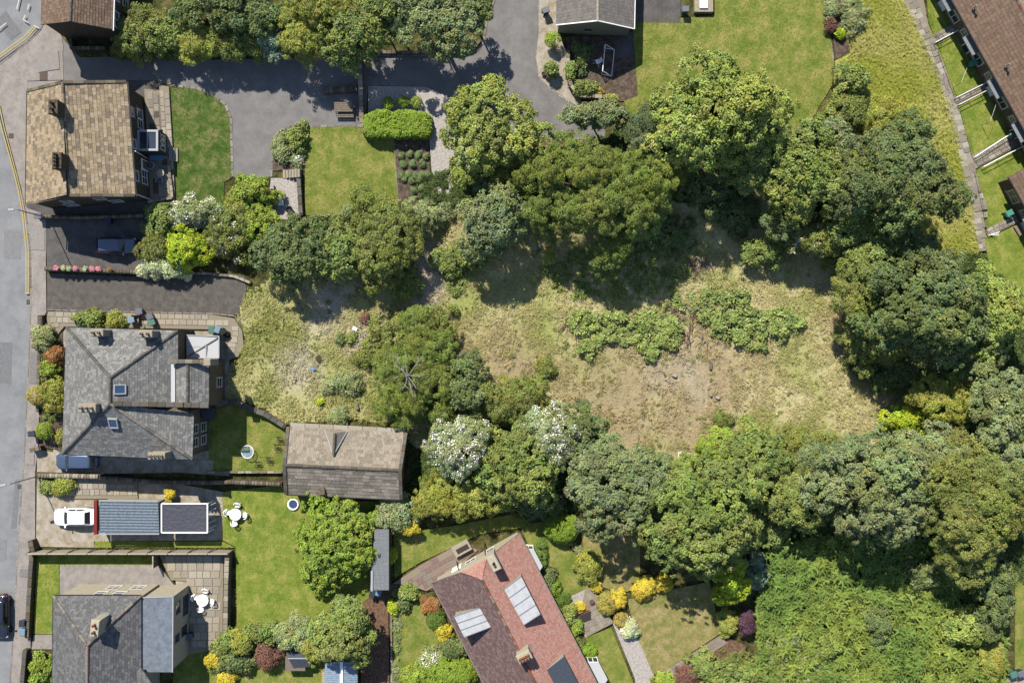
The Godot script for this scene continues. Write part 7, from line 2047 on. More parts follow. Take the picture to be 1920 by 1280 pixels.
# ---------------------------------------------------------------- trees and shrubs: name, label, u, v, half widths, top, species, group, blossom
func make_plants() -> void:
	var W := "woodland trees around the clearing"
	var N := "trees and shrubs along the shaded lane"
	var L := [
		["feathery_shrub", "yellow olive feathery shrub beside the brown pantile house", 265, 55, 58, 50, 4.0, "olive", N],
		["clipped_hedge", "low dark hedge below the feathery shrub on the lane", 235, 92, 32, 14, 1.6, "clipdark", N],
		["golden_shrub", "small lime shrub in the hedge beside the lane", 247, 94, 9, 10, 1.8, "lime", N],
		["hedge_shrub", "dark green hedge continuing along the lane", 312, 92, 36, 14, 1.8, "clipdark", N],
		["broadleaf_shrub", "yellow green broadleaf shrub overhanging the lane", 372, 78, 50, 36, 4.0, "yellow", N],
		["broadleaf_shrub", "olive shrub next to the yellow green one on the lane", 452, 78, 42, 34, 4.0, "olive", N],
		["evergreen_tree", "dark evergreen tree behind the lane shrubs", 420, 18, 95, 42, 6.5, "dark", N],
		["silver_shrub", "pale blue green shrub above the lane", 508, 62, 24, 50, 4.6, "blue", N],
		["golden_conifer", "golden olive tree above the lane", 562, 58, 46, 54, 6.0, "yellow", N],
		["golden_tree", "bright yellow green tree crown at the site's northern edge", 600, 6, 60, 30, 7.5, "yellow", N],
		["broadleaf_tree", "mid green tree overhanging the gate wall", 662, 60, 66, 54, 7.5, "mid", N],
		["dark_conifer", "dark conifer between two broadleaf trees at the lane", 742, 34, 36, 34, 6.0, "conifer", N],
		["sycamore_tree", "grey green large leaved tree at the bend of the lane", 828, 50, 72, 52, 8.5, "grey", N],
		["broadleaf_tree", "dark leafy tree beside the lane bend", 892, 22, 30, 34, 6.0, "dark", N],
		["apple_tree", "pale yellow shrub behind the evergreen near the stone yard", 372, 0, 30, 12, 3.0, "yellow", N],
		["garden_shrub", "green rounded shrub beside the courtyard wall", 303, 412, 34, 34, 3.0, "mid", ""],
		["flowering_shrub", "white blossoming shrub on the edge of the deep green lawn", 365, 398, 52, 28, 3.2, "sage", "", 0.3],
		["golden_shrub", "brilliant lime shrub between the parked car and the cream flowering shrub", 347, 462, 42, 40, 3.2, "lime", ""],
		["garden_shrub", "olive shrub touching the front of the navy car", 290, 456, 34, 34, 2.8, "olive", ""],
		["variegated_shrub", "white and green variegated shrub on the forecourt wall", 308, 498, 48, 24, 2.2, "variegated", ""],
		["flowering_shrub", "cream flowered olive shrub above the driveway", 425, 432, 46, 50, 3.4, "olive", "", 0.07],
		["evergreen_hedge", "bright green clipped hedge at the end of the lane", 472, 356, 42, 28, 2.6, "bright", ""],
		["evergreen_hedge", "bright green bushy hedge beside the terrace stools", 484, 418, 38, 40, 2.8, "bright", ""],
		["garden_shrub", "yellow green shrub between the deep lawn and the hedge", 442, 388, 24, 24, 2.2, "yellow", ""],
		["evergreen_tree", "dense dark green tree between the terrace and the rough field", 556, 466, 82, 64, 5.5, "dark", W],
		["evergreen_tree", "dark spreading tree at the north of the rough field", 628, 462, 50, 56, 5.0, "mid", W],
		["thorn_tree", "olive brown tree at the head of the rough field", 718, 450, 70, 88, 5.5, "olive", W],
		["copper_shrub", "dark maroon shrub beneath the olive brown tree", 705, 528, 22, 16, 1.8, "copper", ""],
		["leafy_shrub", "grey green leafy shrub beside the vegetable bed", 788, 406, 42, 34, 2.6, "sage", ""],
		["lime_tree", "broad light green tree over the gravel bed and lane", 918, 245, 94, 86, 8.0, "light", W],
		["elder_tree", "blue green tree below the broad light tree", 925, 412, 70, 66, 6.5, "grey", W],
		["yew_tree", "huge dense olive green yew at the centre of the wood", 1128, 355, 164, 106, 9.0, "yew", W],
		["birch_tree", "thin airy tree leaning over the end of the lane", 1118, 216, 66, 24, 5.0, "grey", W],
		["dark_conifer", "dark grey green conifer beside the great light green maple", 1232, 238, 52, 52, 8.5, "conifer", W],
		["maple_tree", "great light green maple on the edge of the north lawn", 1352, 205, 122, 108, 12.0, "light", W],
		["maple_tree", "light green lower limb of foliage beneath the great maple", 1412, 318, 46, 42, 7.0, "mid", W],
		["garden_shrub", "fresh green shrub at the corner of the north lawn", 1598, 148, 34, 34, 3.0, "mid", W],
		["garden_shrub", "olive scrub beside the meadow and north lawn", 1590, 208, 48, 34, 2.6, "olive", W],
		["willow_shrub", "yellow olive scrub spreading into the meadow", 1672, 222, 66, 38, 2.6, "yellow", W],
		["sycamore_tree", "dark blue green sycamore beside the flagged footpath", 1690, 338, 112, 98, 11.0, "dark", W],
		["oak_tree", "mid green tree between the maple and the sycamore", 1515, 325, 74, 86, 8.5, "mid", W],
		["elder_tree", "cream flowering elder on the edge of the clearing", 1545, 448, 60, 32, 5.0, "olive", W, 0.12],
		["hazel_tree", "green tree below the dark sycamore", 1604, 420, 52, 50, 6.0, "mid", W],
		["hazel_shrub", "green shrub at the woodland edge above the clearing", 1438, 472, 44, 28, 3.0, "mid", W],
		["hawthorn_tree", "yellow green tree on the east edge of the clearing", 1622, 540, 58, 66, 6.5, "olive", W],
		["sycamore_tree", "largest dark green tree east of the clearing", 1758, 572, 118, 106, 11.0, "dark", W],
		["lime_tree", "bright green tree at the end of the flagged footpath", 1868, 585, 58, 82, 7.5, "light", W],
		["hawthorn_shrub", "olive rounded shrub casting shade on the clearing corner", 1642, 642, 62, 48, 4.2, "olive", W],
		["hawthorn_tree", "yellow olive round tree below the dark trees", 1782, 752, 64, 48, 5.0, "yellow", W],
		["golden_shrub", "lime green round shrub at the south east corner of the clearing", 1702, 787, 44, 28, 2.6, "lime", W],
		["sycamore_tree", "dark grey green tree at the site's eastern edge", 1886, 770, 58, 80, 9.0, "grey", W],
		["ash_tree", "grey green broad tree south east of the clearing", 1650, 905, 118, 96, 10.0, "grey", W],
		["oak_tree", "large olive green tree beside the bracken slope", 1838, 938, 108, 126, 10.0, "olive", W],
		["willow_tree", "mixed green scrubby tree on the south edge of the clearing", 1420, 868, 76, 66, 5.0, "mid", W],
		["willow_shrub", "yellow green scrub on the south edge of the clearing", 1495, 870, 60, 62, 4.0, "olive", W],
		["willow_shrub", "bright scrub between the white frame and the big ash", 1352, 845, 56, 36, 3.6, "bright", W],
		["ash_tree", "bright green spreading ash above the dry lawn", 1312, 965, 122, 108, 10.0, "mid", W],
		["alder_tree", "blue green tree south of the bare clearing", 1165, 918, 94, 92, 8.5, "grey", W],
		["holly_tree", "dark rounded tree at the south west of the clearing", 1072, 806, 66, 50, 5.5, "dark", W],
		["rowan_tree", "mid green tree between the two white blossoming trees", 985, 868, 80, 74, 6.5, "mid", W],
		["hazel_tree", "yellow green tree beside the yew and clearing", 958, 748, 70, 44, 4.5, "olive", W],
		["blossom_tree", "white blossoming tree beside the outbuilding", 858, 842, 58, 56, 7.0, "sage", "", 0.34],
		["blossom_tree", "smaller white blossoming tree beside the dark rounded tree", 1040, 815, 48, 56, 7.2, "sage", "", 0.26],
		["cypress_hedge", "yellow green cypress hedge behind the bungalow garden", 862, 932, 96, 42, 4.2, "yellow", ""],
		["yew_tree", "spreading yew with bare dead tree in its crown", 785, 705, 84, 104, 5.2, "yew", W],
		["holly_tree", "dark evergreen joined to the spreading yew", 872, 722, 50, 62, 5.0, "dark", W],
		["yew_shrub", "sprawling green shrub above the spreading yew", 790, 610, 74, 34, 3.2, "olive", W],
		["walnut_tree", "broad bright green tree on the south lawn", 630, 1016, 72, 86, 4.5, "bright", ""],
		["garden_shrub", "grey green shrub at the outbuilding corner", 742, 962, 40, 36, 2.8, "sage", ""],
		["golden_shrub", "golden yellow shrub behind the long pale shed", 766, 990, 18, 14, 2.0, "gold", ""],
		["golden_shrub", "small lime shrub beside the long pale shed", 733, 1040, 8, 11, 1.4, "lime", ""],
		["acacia_tree", "green tree above the pale blue garage roof", 640, 1195, 60, 54, 6.0, "mid", ""],
		["garden_shrub", "yellow green shrub beside the green garage tree", 588, 1212, 30, 34, 3.0, "yellow", ""],
		["garden_shrub", "sage shrub above the small shed", 552, 1192, 36, 32, 2.8, "sage", ""],
		["copper_shrub", "round copper leaved shrub on the south lawn edge", 500, 1228, 27, 24, 2.0, "copper", ""],
		["garden_shrub", "green shrub at the foot of the pale patio wall", 420, 1212, 24, 24, 2.0, "mid", ""],
		["golden_shrub", "yellow green shrub near the copper shrub", 450, 1206, 20, 22, 2.2, "yellow", ""],
		["garden_shrub", "dark green bush north of the copper shrub", 500, 1186, 40, 18, 2.2, "mid", ""],
		["garden_shrub", "dark bush below the yellow green shrub", 440, 1240, 32, 22, 1.8, "dark", ""],
		["golden_shrub", "golden shrub beside the dark bush at the patio corner", 396, 1240, 14, 12, 1.2, "gold", ""],
		["golden_shrub", "bright golden round shrub on the southern garden edge", 426, 1272, 18, 14, 1.2, "gold", ""],
		["front_shrub", "leafy shrub in the soil bed of the rendered house", 76, 1258, 22, 30, 1.8, "bright", ""],
		["topiary_bush", "large clipped lime dome on the bungalow lawn", 1054, 992, 32, 26, 2.2, "clip", ""],
		["golden_shrub", "yellow flecked round bush below the clipped dome", 1103, 1062, 27, 27, 2.0, "yellow", ""],
		["topiary_ball", "small golden ball bush beside the bungalow path", 1118, 1100, 9, 9, 0.9, "gold", ""],
		["topiary_ball", "round olive brown bush on the bungalow path", 1139, 1133, 18, 20, 1.4, "brown", ""],
		["golden_shrub", "golden bush touching the olive brown bush", 1160, 1122, 13, 17, 1.2, "gold", ""],
		["topiary_ball", "small olive brown ball beside the pale variegated bush", 1165, 1163, 12, 13, 1.0, "brown", ""],
		["variegated_shrub", "pale variegated bush at the top of the stepped path", 1181, 1181, 13, 17, 1.2, "variegated", ""],
		["golden_shrub", "large yellow round bush above the dry lawn", 1208, 1103, 22, 22, 1.5, "gold", ""],
		["golden_shrub", "smaller yellow round bush under the spreading ash", 1245, 1094, 16, 17, 1.4, "gold", ""],
		["golden_tree", "lime green tree at the end of the dry lawn", 1370, 1085, 34, 52, 4.5, "lime", ""],
		["garden_shrub", "yellow green bush at the lawn corner beside the purple bush", 1366, 1168, 17, 22, 1.5, "yellow", ""],
		["purple_shrub", "dark purple leaved bush beside the bracken", 1401, 1172, 13, 21, 1.8, "purple", ""],
		["garden_shrub", "blue grey bush between the lime tree and the bracken", 1420, 1072, 20, 34, 2.4, "blue", ""],
		["garden_shrub", "green bush below the diagonal path", 1318, 1248, 28, 26, 1.8, "mid", ""],
		["heather_shrub", "pinkish brown heathery bush below the diagonal path", 1288, 1268, 22, 20, 1.2, "copper", ""],
		["evergreen_hedge", "broad dome hedge with yellow edge below the bracken", 1372, 1272, 62, 34, 2.2, "mid", ""],
		["garden_shrub", "light green bush at the foot of the diagonal path", 1248, 1278, 22, 14, 1.2, "bright", ""],
		["rust_shrub", "orange leaved shrub beside the bungalow wall", 807, 1136, 18, 15, 1.2, "rust", ""],
		["box_bush", "dark clipped bush between the orange and yellow shrubs", 817, 1162, 16, 20, 1.3, "clipdark", ""],
		["golden_shrub", "yellow round shrub beside the bungalow wall", 832, 1186, 15, 16, 1.2, "gold", ""],
		["garden_shrub", "dark green shrub below the yellow round shrub", 850, 1216, 26, 18, 1.4, "dark", ""],
		["evergreen_hedge", "smooth bright green rounded hedge beside the bungalow", 838, 1264, 56, 34, 2.0, "clip", ""],
		["flowering_shrub", "white flowered shrub beside the rounded hedge", 808, 1238, 22, 20, 1.3, "sage", "", 0.3],
		["garden_shrub", "bright shrub at the lower corner of the bungalow lawn", 772, 1268, 20, 18, 1.3, "bright", ""],
		["garden_shrub", "green shrub on the garden path corner", 766, 1112, 18, 13, 1.2, "mid", ""],
		["golden_shrub", "small lime bush at the garden path edge", 738, 1138, 10, 11, 1.0, "lime", ""],
		["garden_shrub", "dark trailing bush beside the small lime bush", 754, 1132, 14, 14, 0.9, "dark", ""],
		["box_hedge", "low curved clipped hedge beside the bungalow bay window", 1016, 1040, 10, 34, 1.1, "clipdark", ""],
		["garden_shrub", "dark shrub below the bay window of the bungalow", 1028, 1092, 12, 22, 1.2, "dark", ""],
		["garden_shrub", "round green shrub on the bungalow lawn corner", 1040, 1104, 12, 16, 1.1, "clip", ""],
		["garden_shrub", "dark round shrub beside the bungalow terrace", 1058, 1126, 12, 13, 1.0, "clipdark", ""],
		["garden_shrub", "green leafy border beside the red roof eaves", 1066, 1152, 14, 22, 1.2, "mid", ""],
		["garden_shrub", "bright green bush beside the grey terrace box", 1082, 1176, 9, 14, 1.0, "bright", ""],
		["garden_shrub", "low round bush on the strip lawn by the bungalow", 1106, 1222, 12, 14, 0.9, "clip", ""],
		["topiary_ball", "clipped round bush on the gravel verge beside the pale house", 1037, 73, 13, 13, 1.8, "clip", ""],
		["garden_shrub", "small standard bush on the gravel verge", 1034, 128, 10, 11, 1.6, "mid", ""],
		["topiary_ball", "round topiary ball on the pale gravel bed", 727, 194, 10, 11, 1.1, "clip", "topiary balls on the gravel bed"],
		["topiary_ball", "round topiary ball on the pale gravel bed", 756, 191, 9, 10, 1.1, "clip", "topiary balls on the gravel bed"],
		["topiary_ball", "round topiary ball on the pale gravel bed", 781, 191, 9, 10, 1.1, "clip", "topiary balls on the gravel bed"],
		["flowering_shrub", "dark shrub with pink flowers beside the square lawn bed", 526, 275, 14, 26, 1.0, "sage", "", 0.08],
		["garden_shrub", "green shrub row on the edge of the square lawn", 557, 260, 16, 28, 1.3, "mid", ""],
		["garden_shrub", "small flowering plants at the foot of the shrub row", 557, 302, 10, 14, 0.6, "sage", "", 0.1],
		["garden_shrub", "green round shrub against the hipped house by the driveway", 168, 597, 28, 15, 1.4, "mid", ""],
		["garden_shrub", "yellow green shrub against the hipped house by the driveway", 214, 602, 18, 14, 1.3, "yellow", ""],
		["garden_shrub", "pale silvery shrub overhanging the pavement corner", 78, 632, 20, 20, 1.8, "sage", ""],
		["rust_shrub", "reddish brown shrub in the front border", 98, 668, 13, 18, 1.6, "rust", ""],
		["garden_shrub", "bright green shrub in the front border", 90, 690, 16, 14, 1.5, "bright", ""],
		["garden_shrub", "yellow green tree like shrub in the front border", 98, 736, 22, 30, 2.4, "yellow", ""],
		["copper_shrub", "brown tinged shrub overhanging the pavement from the front border", 68, 742, 20, 16, 2.0, "brown", ""],
		["topiary_ball", "round clipped bush at the gate of the hipped house", 81, 808, 15, 14, 1.7, "clip", ""],
		["garden_shrub", "small yellow green plant against the hipped house wall", 112, 818, 5, 16, 0.8, "yellow", ""],
		["golden_shrub", "yellow green shrub at the street corner of the flagged yard", 115, 912, 19, 14, 1.4, "yellow", ""],
		["garden_shrub", "low green plants beneath the street lamp wall", 88, 912, 14, 12, 0.8, "mid", ""],
		["golden_shrub", "small golden bush behind the corrugated garage", 317, 928, 8, 11, 1.2, "gold", ""],
		["scrub_shrub", "small olive shrub at the western end of the clearing", 1025, 690, 17, 18, 1.2, "olive", ""],
		["scrub_shrub", "small round shrub on the southern part of the clearing", 1358, 788, 18, 14, 0.9, "olive", ""],
		["scrub_shrub", "dark spreading juniper in the rough field", 646, 718, 36, 22, 1.1, "sage", ""],
		["scrub_shrub", "green shrub beside the outbuilding on the rough field", 634, 780, 17, 15, 1.0, "sage", ""],
		["scrub_shrub", "small lime plant in the rough field", 599, 752, 6, 5, 0.5, "lime", ""],
		["scrub_shrub", "olive scrub joining the yew to the rough field", 690, 672, 34, 16, 1.2, "olive", ""],
		["scrub_shrub", "small dark plant beside the white block", 640, 637, 9, 9, 0.6, "dark", ""],
		["scrub_shrub", "small green plant beside the white block", 656, 636, 9, 9, 0.6, "mid", ""],
		["scrub_shrub", "rusty red plant beside the thin dark plank", 683, 596, 8, 10, 0.5, "copper", ""],
		["scrub_shrub", "leafy green scrub beside the bare path below the trees", 840, 490, 34, 26, 1.8, "mid", ""],
		["scrub_shrub", "yellow green plant in the shade of the great yew", 1030, 480, 10, 14, 1.4, "yellow", ""],
		["dark_shrub", "dark shrub within the bracken slope", 1650, 1172, 24, 34, 2.0, "dark", ""],
		["broadleaf_shrub", "large pale leaved shrub at the east of the bracken", 1816, 1176, 38, 36, 3.0, "light", ""],
		["garden_shrub", "yellow green shrub below the pale leaved shrub", 1864, 1242, 24, 36, 2.4, "yellow", ""],
		["laurel_tree", "dark tall hedge tree along the eastern boundary", 1868, 1110, 34, 80, 5.0, "dark", ""],
		["garden_shrub", "green shrub in the shaded bed beside the curved wall", 1096, 166, 20, 14, 1.4, "mid", ""],
		["golden_shrub", "yellow plant beside the curved wall", 1120, 171, 8, 5, 0.9, "gold", ""],
		["golden_shrub", "yellow shrub at the end of the curved wall", 1147, 187, 10, 9, 1.4, "yellow", ""],
		["garden_shrub", "green plant on the inner side of the curved wall", 1070, 132, 7, 14, 1.2, "mid", ""],
		["dark_shrub", "dark planting in the shade beside the pale house", 1090, 105, 14, 28, 1.0, "dark", ""],
		["border_plant", "copper plant in the north lawn border", 1558, 46, 9, 13, 1.0, "copper", ""],
		["border_plant", "lime plant in the north lawn border", 1577, 62, 8, 8, 0.8, "lime", ""],
		["border_plant", "green plants at the top of the north lawn border", 1560, 14, 12, 18, 1.2, "sage", ""],
		["meadow_shrub", "grey green shrub at the top of the meadow", 1604, 28, 22, 30, 1.6, "sage", ""],
		["ash_tree", "grey green tree between the broad ash and the olive oak", 1752, 872, 72, 66, 8.5, "grey", W],
		["ash_tree", "grey green crown above the eastern edge of the oak", 1896, 872, 46, 60, 8.5, "grey", W],
		["hazel_tree", "mid green scrubby tree between the bright ash and the broad ash", 1500, 945, 66, 50, 6.0, "mid", W],
		["alder_tree", "blue green tree between the holly and the alder", 1112, 872, 50, 46, 6.0, "grey", W],
		["rowan_tree", "green tree beside the white blossoming tree and the cypress hedge", 940, 905, 40, 36, 4.6, "mid", W],
		["oak_tree", "green tree filling between the great maple and the oak", 1450, 262, 46, 50, 8.0, "mid", W],
		["hawthorn_tree", "grey green tree above the oak at the lawn corner", 1552, 262, 58, 40, 6.0, "grey", W],
		["hazel_tree", "dark green tree between the elder and the oak", 1480, 412, 44, 40, 5.5, "dark", W],
		["hawthorn_tree", "olive tree between the hazel and the largest dark tree", 1650, 490, 52, 44, 6.5, "mid", W],
		["ivy_shrub", "dark ivy covered shrub beneath the east trees", 1590, 480, 40, 34, 3.5, "olive", W],
		["holly_tree", "dark tree between the footpath tree and the largest dark tree", 1830, 660, 56, 44, 6.0, "dark", W],
		["hazel_shrub", "olive scrub between the yellow scrub and the broad ash", 1560, 850, 46, 40, 4.0, "olive", W],
		["hazel_shrub", "leafy green shrub under the blue green tree at the clearing", 880, 478, 44, 26, 2.6, "mid", W],
		["hazel_shrub", "green shrub between the vegetable bed and the olive brown tree", 690, 400, 46, 24, 2.6, "sage", ""],
		["leafy_shrub", "pale leafy shrub on the bank between the yew and the rough field", 760, 520, 26, 40, 2.4, "olive", W],
		["evergreen_tree", "dark green tree behind the pale blue green shrub", 486, 30, 34, 34, 6.0, "dark", N],
		["broadleaf_tree", "mid green tree behind the dark lane conifer", 706, 14, 40, 26, 7.0, "mid", N],
		["broadleaf_tree", "grey green tree behind the large leaved tree at the bend", 800, 4, 60, 24, 8.0, "grey", N],
		["broadleaf_shrub", "green shrub between the feathery and yellow green shrubs", 322, 66, 36, 34, 3.4, "mid", N],
		["bracken_shrub", "willow sapling standing out of the bracken slope", 1560, 1215, 20, 20, 1.8, "mid", ""],
		["bracken_shrub", "dark elder sapling in the upper bracken slope", 1730, 1080, 30, 28, 2.4, "dark", ""],
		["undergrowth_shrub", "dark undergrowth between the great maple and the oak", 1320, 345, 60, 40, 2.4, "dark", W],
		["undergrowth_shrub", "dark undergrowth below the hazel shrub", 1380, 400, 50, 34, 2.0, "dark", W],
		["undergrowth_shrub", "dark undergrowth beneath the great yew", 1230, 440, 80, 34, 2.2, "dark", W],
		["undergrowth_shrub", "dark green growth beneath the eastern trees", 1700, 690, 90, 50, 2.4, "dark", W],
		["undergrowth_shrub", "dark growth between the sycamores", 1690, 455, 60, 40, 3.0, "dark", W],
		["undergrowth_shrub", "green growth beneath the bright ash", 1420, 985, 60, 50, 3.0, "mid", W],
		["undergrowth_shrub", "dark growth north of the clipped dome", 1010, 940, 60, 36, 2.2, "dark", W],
	]
	for r in L:
		var tall := 1.14 if r[8] == W and r[6] > 4.0 else 1.0
		plant(r[0], r[1], r[2], r[3], r[4], r[5], r[6] * tall, r[7], r[8], r[9] if r.size() > 9 else 0.0)
	# rectangular hedge beside the vegetable bed
	var o := thing("laurel_hedge", "dense rectangular bright green hedge on the gravel bed", "hedge", P(746, 236))
	var tr := []; var cols := PackedColorArray()
	var c := P(746, 235, 0.7)
	for i in 900:
		var q := Vector3(rng.randf_range(-1, 1), rng.randf_range(0, 1), rng.randf_range(-1, 1))
		var ax := rng.randi() % 3
		if ax == 0: q.x = signf(q.x) * rng.randf_range(0.9, 1.05)
		elif ax == 1: q.y = rng.randf_range(0.9, 1.06)
		else: q.z = signf(q.z) * rng.randf_range(0.85, 1.05)
		var rn := maxf(0.0, absf(q.x) - 0.7) / 0.35
		var p := Vector3(c.x + q.x * 3.15, 0.1 + q.y * (1.55 - 0.25 * rn + 0.12 * sin(q.x * 9.0)), c.z + q.z * (1.12 - 0.3 * rn * rn + 0.07 * sin(q.x * 7.0 + signf(q.z))))
		tr.append(Transform3D(facing(Vector3(q.x * 0.3, 1, q.z * 0.3), rng, rng.randf_range(0.6, 0.9)), p)); cols.append(hue(rng, 0.22))
	copies(o, "foliage", spray("broad", 1), leafmat("clip"), tr, cols, "stuff")
	var m := MB.new()
	for i in 8: m.tube([Vector3(c.x - 2.8 + i * 0.8, 0, c.z), Vector3(c.x - 2.8 + i * 0.8, 1.3, c.z)], [0.05, 0.03], 5)
	commit(m, "stem", mats["bark"], o)
	# brambles: a low ragged strip either side of the brush heap
	thicket("bramble_thicket", "ragged pale leaved bramble strip west of the brush pile", [1064, 598, 1082, 580, 1120, 592, 1150, 584, 1190, 590, 1226, 580, 1262, 592, 1276, 620, 1268, 652, 1232, 664, 1216, 676, 1196, 650, 1150, 640, 1120, 652, 1104, 676, 1088, 660, 1076, 622], 1.1, 11.0, "big", "bramble", 41, "bramble thickets")
	thicket("bramble_thicket", "brighter bramble strip east of the brush pile", [1318, 548, 1340, 536, 1362, 548, 1398, 546, 1402, 572, 1420, 590, 1450, 584, 1480, 578, 1502, 598, 1496, 622, 1460, 640, 1430, 656, 1396, 652, 1372, 640, 1344, 640, 1328, 620, 1316, 590], 1.2, 11.0, "big", "bramble", 42, "bramble thickets")
	thicket("bramble_thicket", "sparse bramble growth behind the brown brush pile", [1236, 560, 1300, 545, 1330, 556, 1326, 600, 1300, 604, 1290, 580, 1250, 584], 0.7, 5.0, "big", "bramble", 43, "bramble thickets")
	thicket("nettle_thicket", "shaded nettles beneath the great yew", [1010, 500, 1060, 470, 1140, 470, 1240, 462, 1300, 470, 1300, 520, 1250, 548, 1150, 556, 1080, 560, 1040, 540], 0.6, 6.0, "broad", "mid", 44)
	thicket("nettle_thicket", "weedy growth along the pale track below the trees", [832, 470, 880, 480, 900, 500, 876, 540, 850, 560, 836, 530], 0.5, 6.0, "broad", "mid", 45)
	thicket("ivy_thicket", "low ivy between the yew and the straw coloured field", [696, 600, 720, 590, 740, 640, 720, 690, 690, 690, 684, 650], 0.7, 8.0, "broad", "olive", 46)
	thicket("scrub_thicket", "mixed scrub on the south edge of the clearing", [1300, 842, 1340, 820, 1400, 806, 1470, 810, 1540, 812, 1560, 840, 1500, 860, 1400, 862, 1330, 868], 1.6, 9.0, "broad", "olive", 47)
	thicket("scrub_thicket", "tangled scrub at the foot of the eastern trees", [1566, 560, 1590, 590, 1600, 640, 1640, 690, 1680, 720, 1720, 700, 1700, 620, 1640, 560], 1.2, 8.0, "broad", "mid", 48)
	thicket("willowherb_thicket", "pale willowherb patch in the lower bracken slope", [1430, 1180, 1500, 1190, 1560, 1240, 1540, 1300, 1440, 1300, 1420, 1240], 1.2, 6.0, "fine", "sage", 49)
	thicket("willowherb_thicket", "yellowing willowherb patch in the middle of the bracken slope", [1600, 1120, 1660, 1090, 1690, 1140, 1660, 1200, 1620, 1180], 1.0, 4.0, "fine", "olive", 50)
	thicket("scrub_thicket", "dark tangled growth under the oak above the bracken", [1560, 1000, 1680, 1000, 1780, 1010, 1880, 1060, 1860, 1110, 1760, 1070, 1640, 1050, 1560, 1030], 1.2, 6.0, "broad", "dark", 51)
	thicket("border_planting", "low mixed planting along the dark garden path", [738, 1104, 760, 1096, 772, 1110, 752, 1150, 746, 1280, 738, 1280], 0.5, 14.0, "fine", "sage", 61, "low border planting")
	thicket("border_planting", "low mixed planting below the bungalow lawn", [760, 1262, 800, 1232, 850, 1206, 872, 1226, 820, 1250, 790, 1290, 760, 1300], 0.6, 12.0, "fine", "sage", 62, "low border planting")
	thicket("border_planting", "low mixed planting along the red roof eaves", [1012, 1074, 1030, 1080, 1064, 1130, 1088, 1180, 1100, 1230, 1086, 1224, 1050, 1150], 0.6, 14.0, "fine", "mid", 63, "low border planting")
	thicket("border_planting", "low mixed planting below the diagonal path", [1236, 1290, 1300, 1250, 1360, 1216, 1410, 1220, 1400, 1300, 1236, 1320], 0.7, 9.0, "fine", "olive", 64, "low border planting")
	thicket("border_planting", "low mixed planting in the front border of the hipped house", [80, 624, 112, 624, 114, 780, 96, 790, 78, 780, 80, 700], 0.7, 12.0, "fine", "mid", 65, "low border planting")
	thicket("border_planting", "low mixed planting along the southern hedge of the bright lawn", [392, 1216, 440, 1180, 520, 1172, 600, 1180, 600, 1230, 540, 1240, 450, 1256, 396, 1256], 0.9, 10.0, "fine", "mid", 66, "low border planting")
	thicket("border_planting", "low mixed planting beside the clipped dome and stony path", [1066, 1010, 1084, 1010, 1116, 1086, 1110, 1096, 1086, 1046], 0.4, 12.0, "fine", "sage", 67, "low border planting")
	thicket("border_planting", "low mixed planting on the bank above the square lawn edge", [576, 408, 660, 400, 746, 386, 750, 400, 660, 416, 580, 420], 0.6, 12.0, "fine", "mid", 68, "low border planting")
	# vegetables in rows
	for k in [[752, 292, "upper"], [768, 288, "upper"], [784, 290, "upper"], [798, 292, "upper"], [756, 308, "upper"], [774, 306, "upper"], [792, 307, "upper"], [752, 328, "lower"], [765, 327, "lower"], [778, 329, "lower"], [791, 327, "lower"], [801, 328, "lower"], [756, 336, "lower"], [771, 337, "lower"], [786, 336, "lower"], [790, 352, "lower"], [775, 356, "lower"]]:
		plant("vegetable_plant", "leafy vegetable plant in the %s rows of the dark bed" % k[2], k[0], k[1], 4, 6 if k[2] == "upper" else 5, 0.5, "leek", "vegetables in the dark bed")

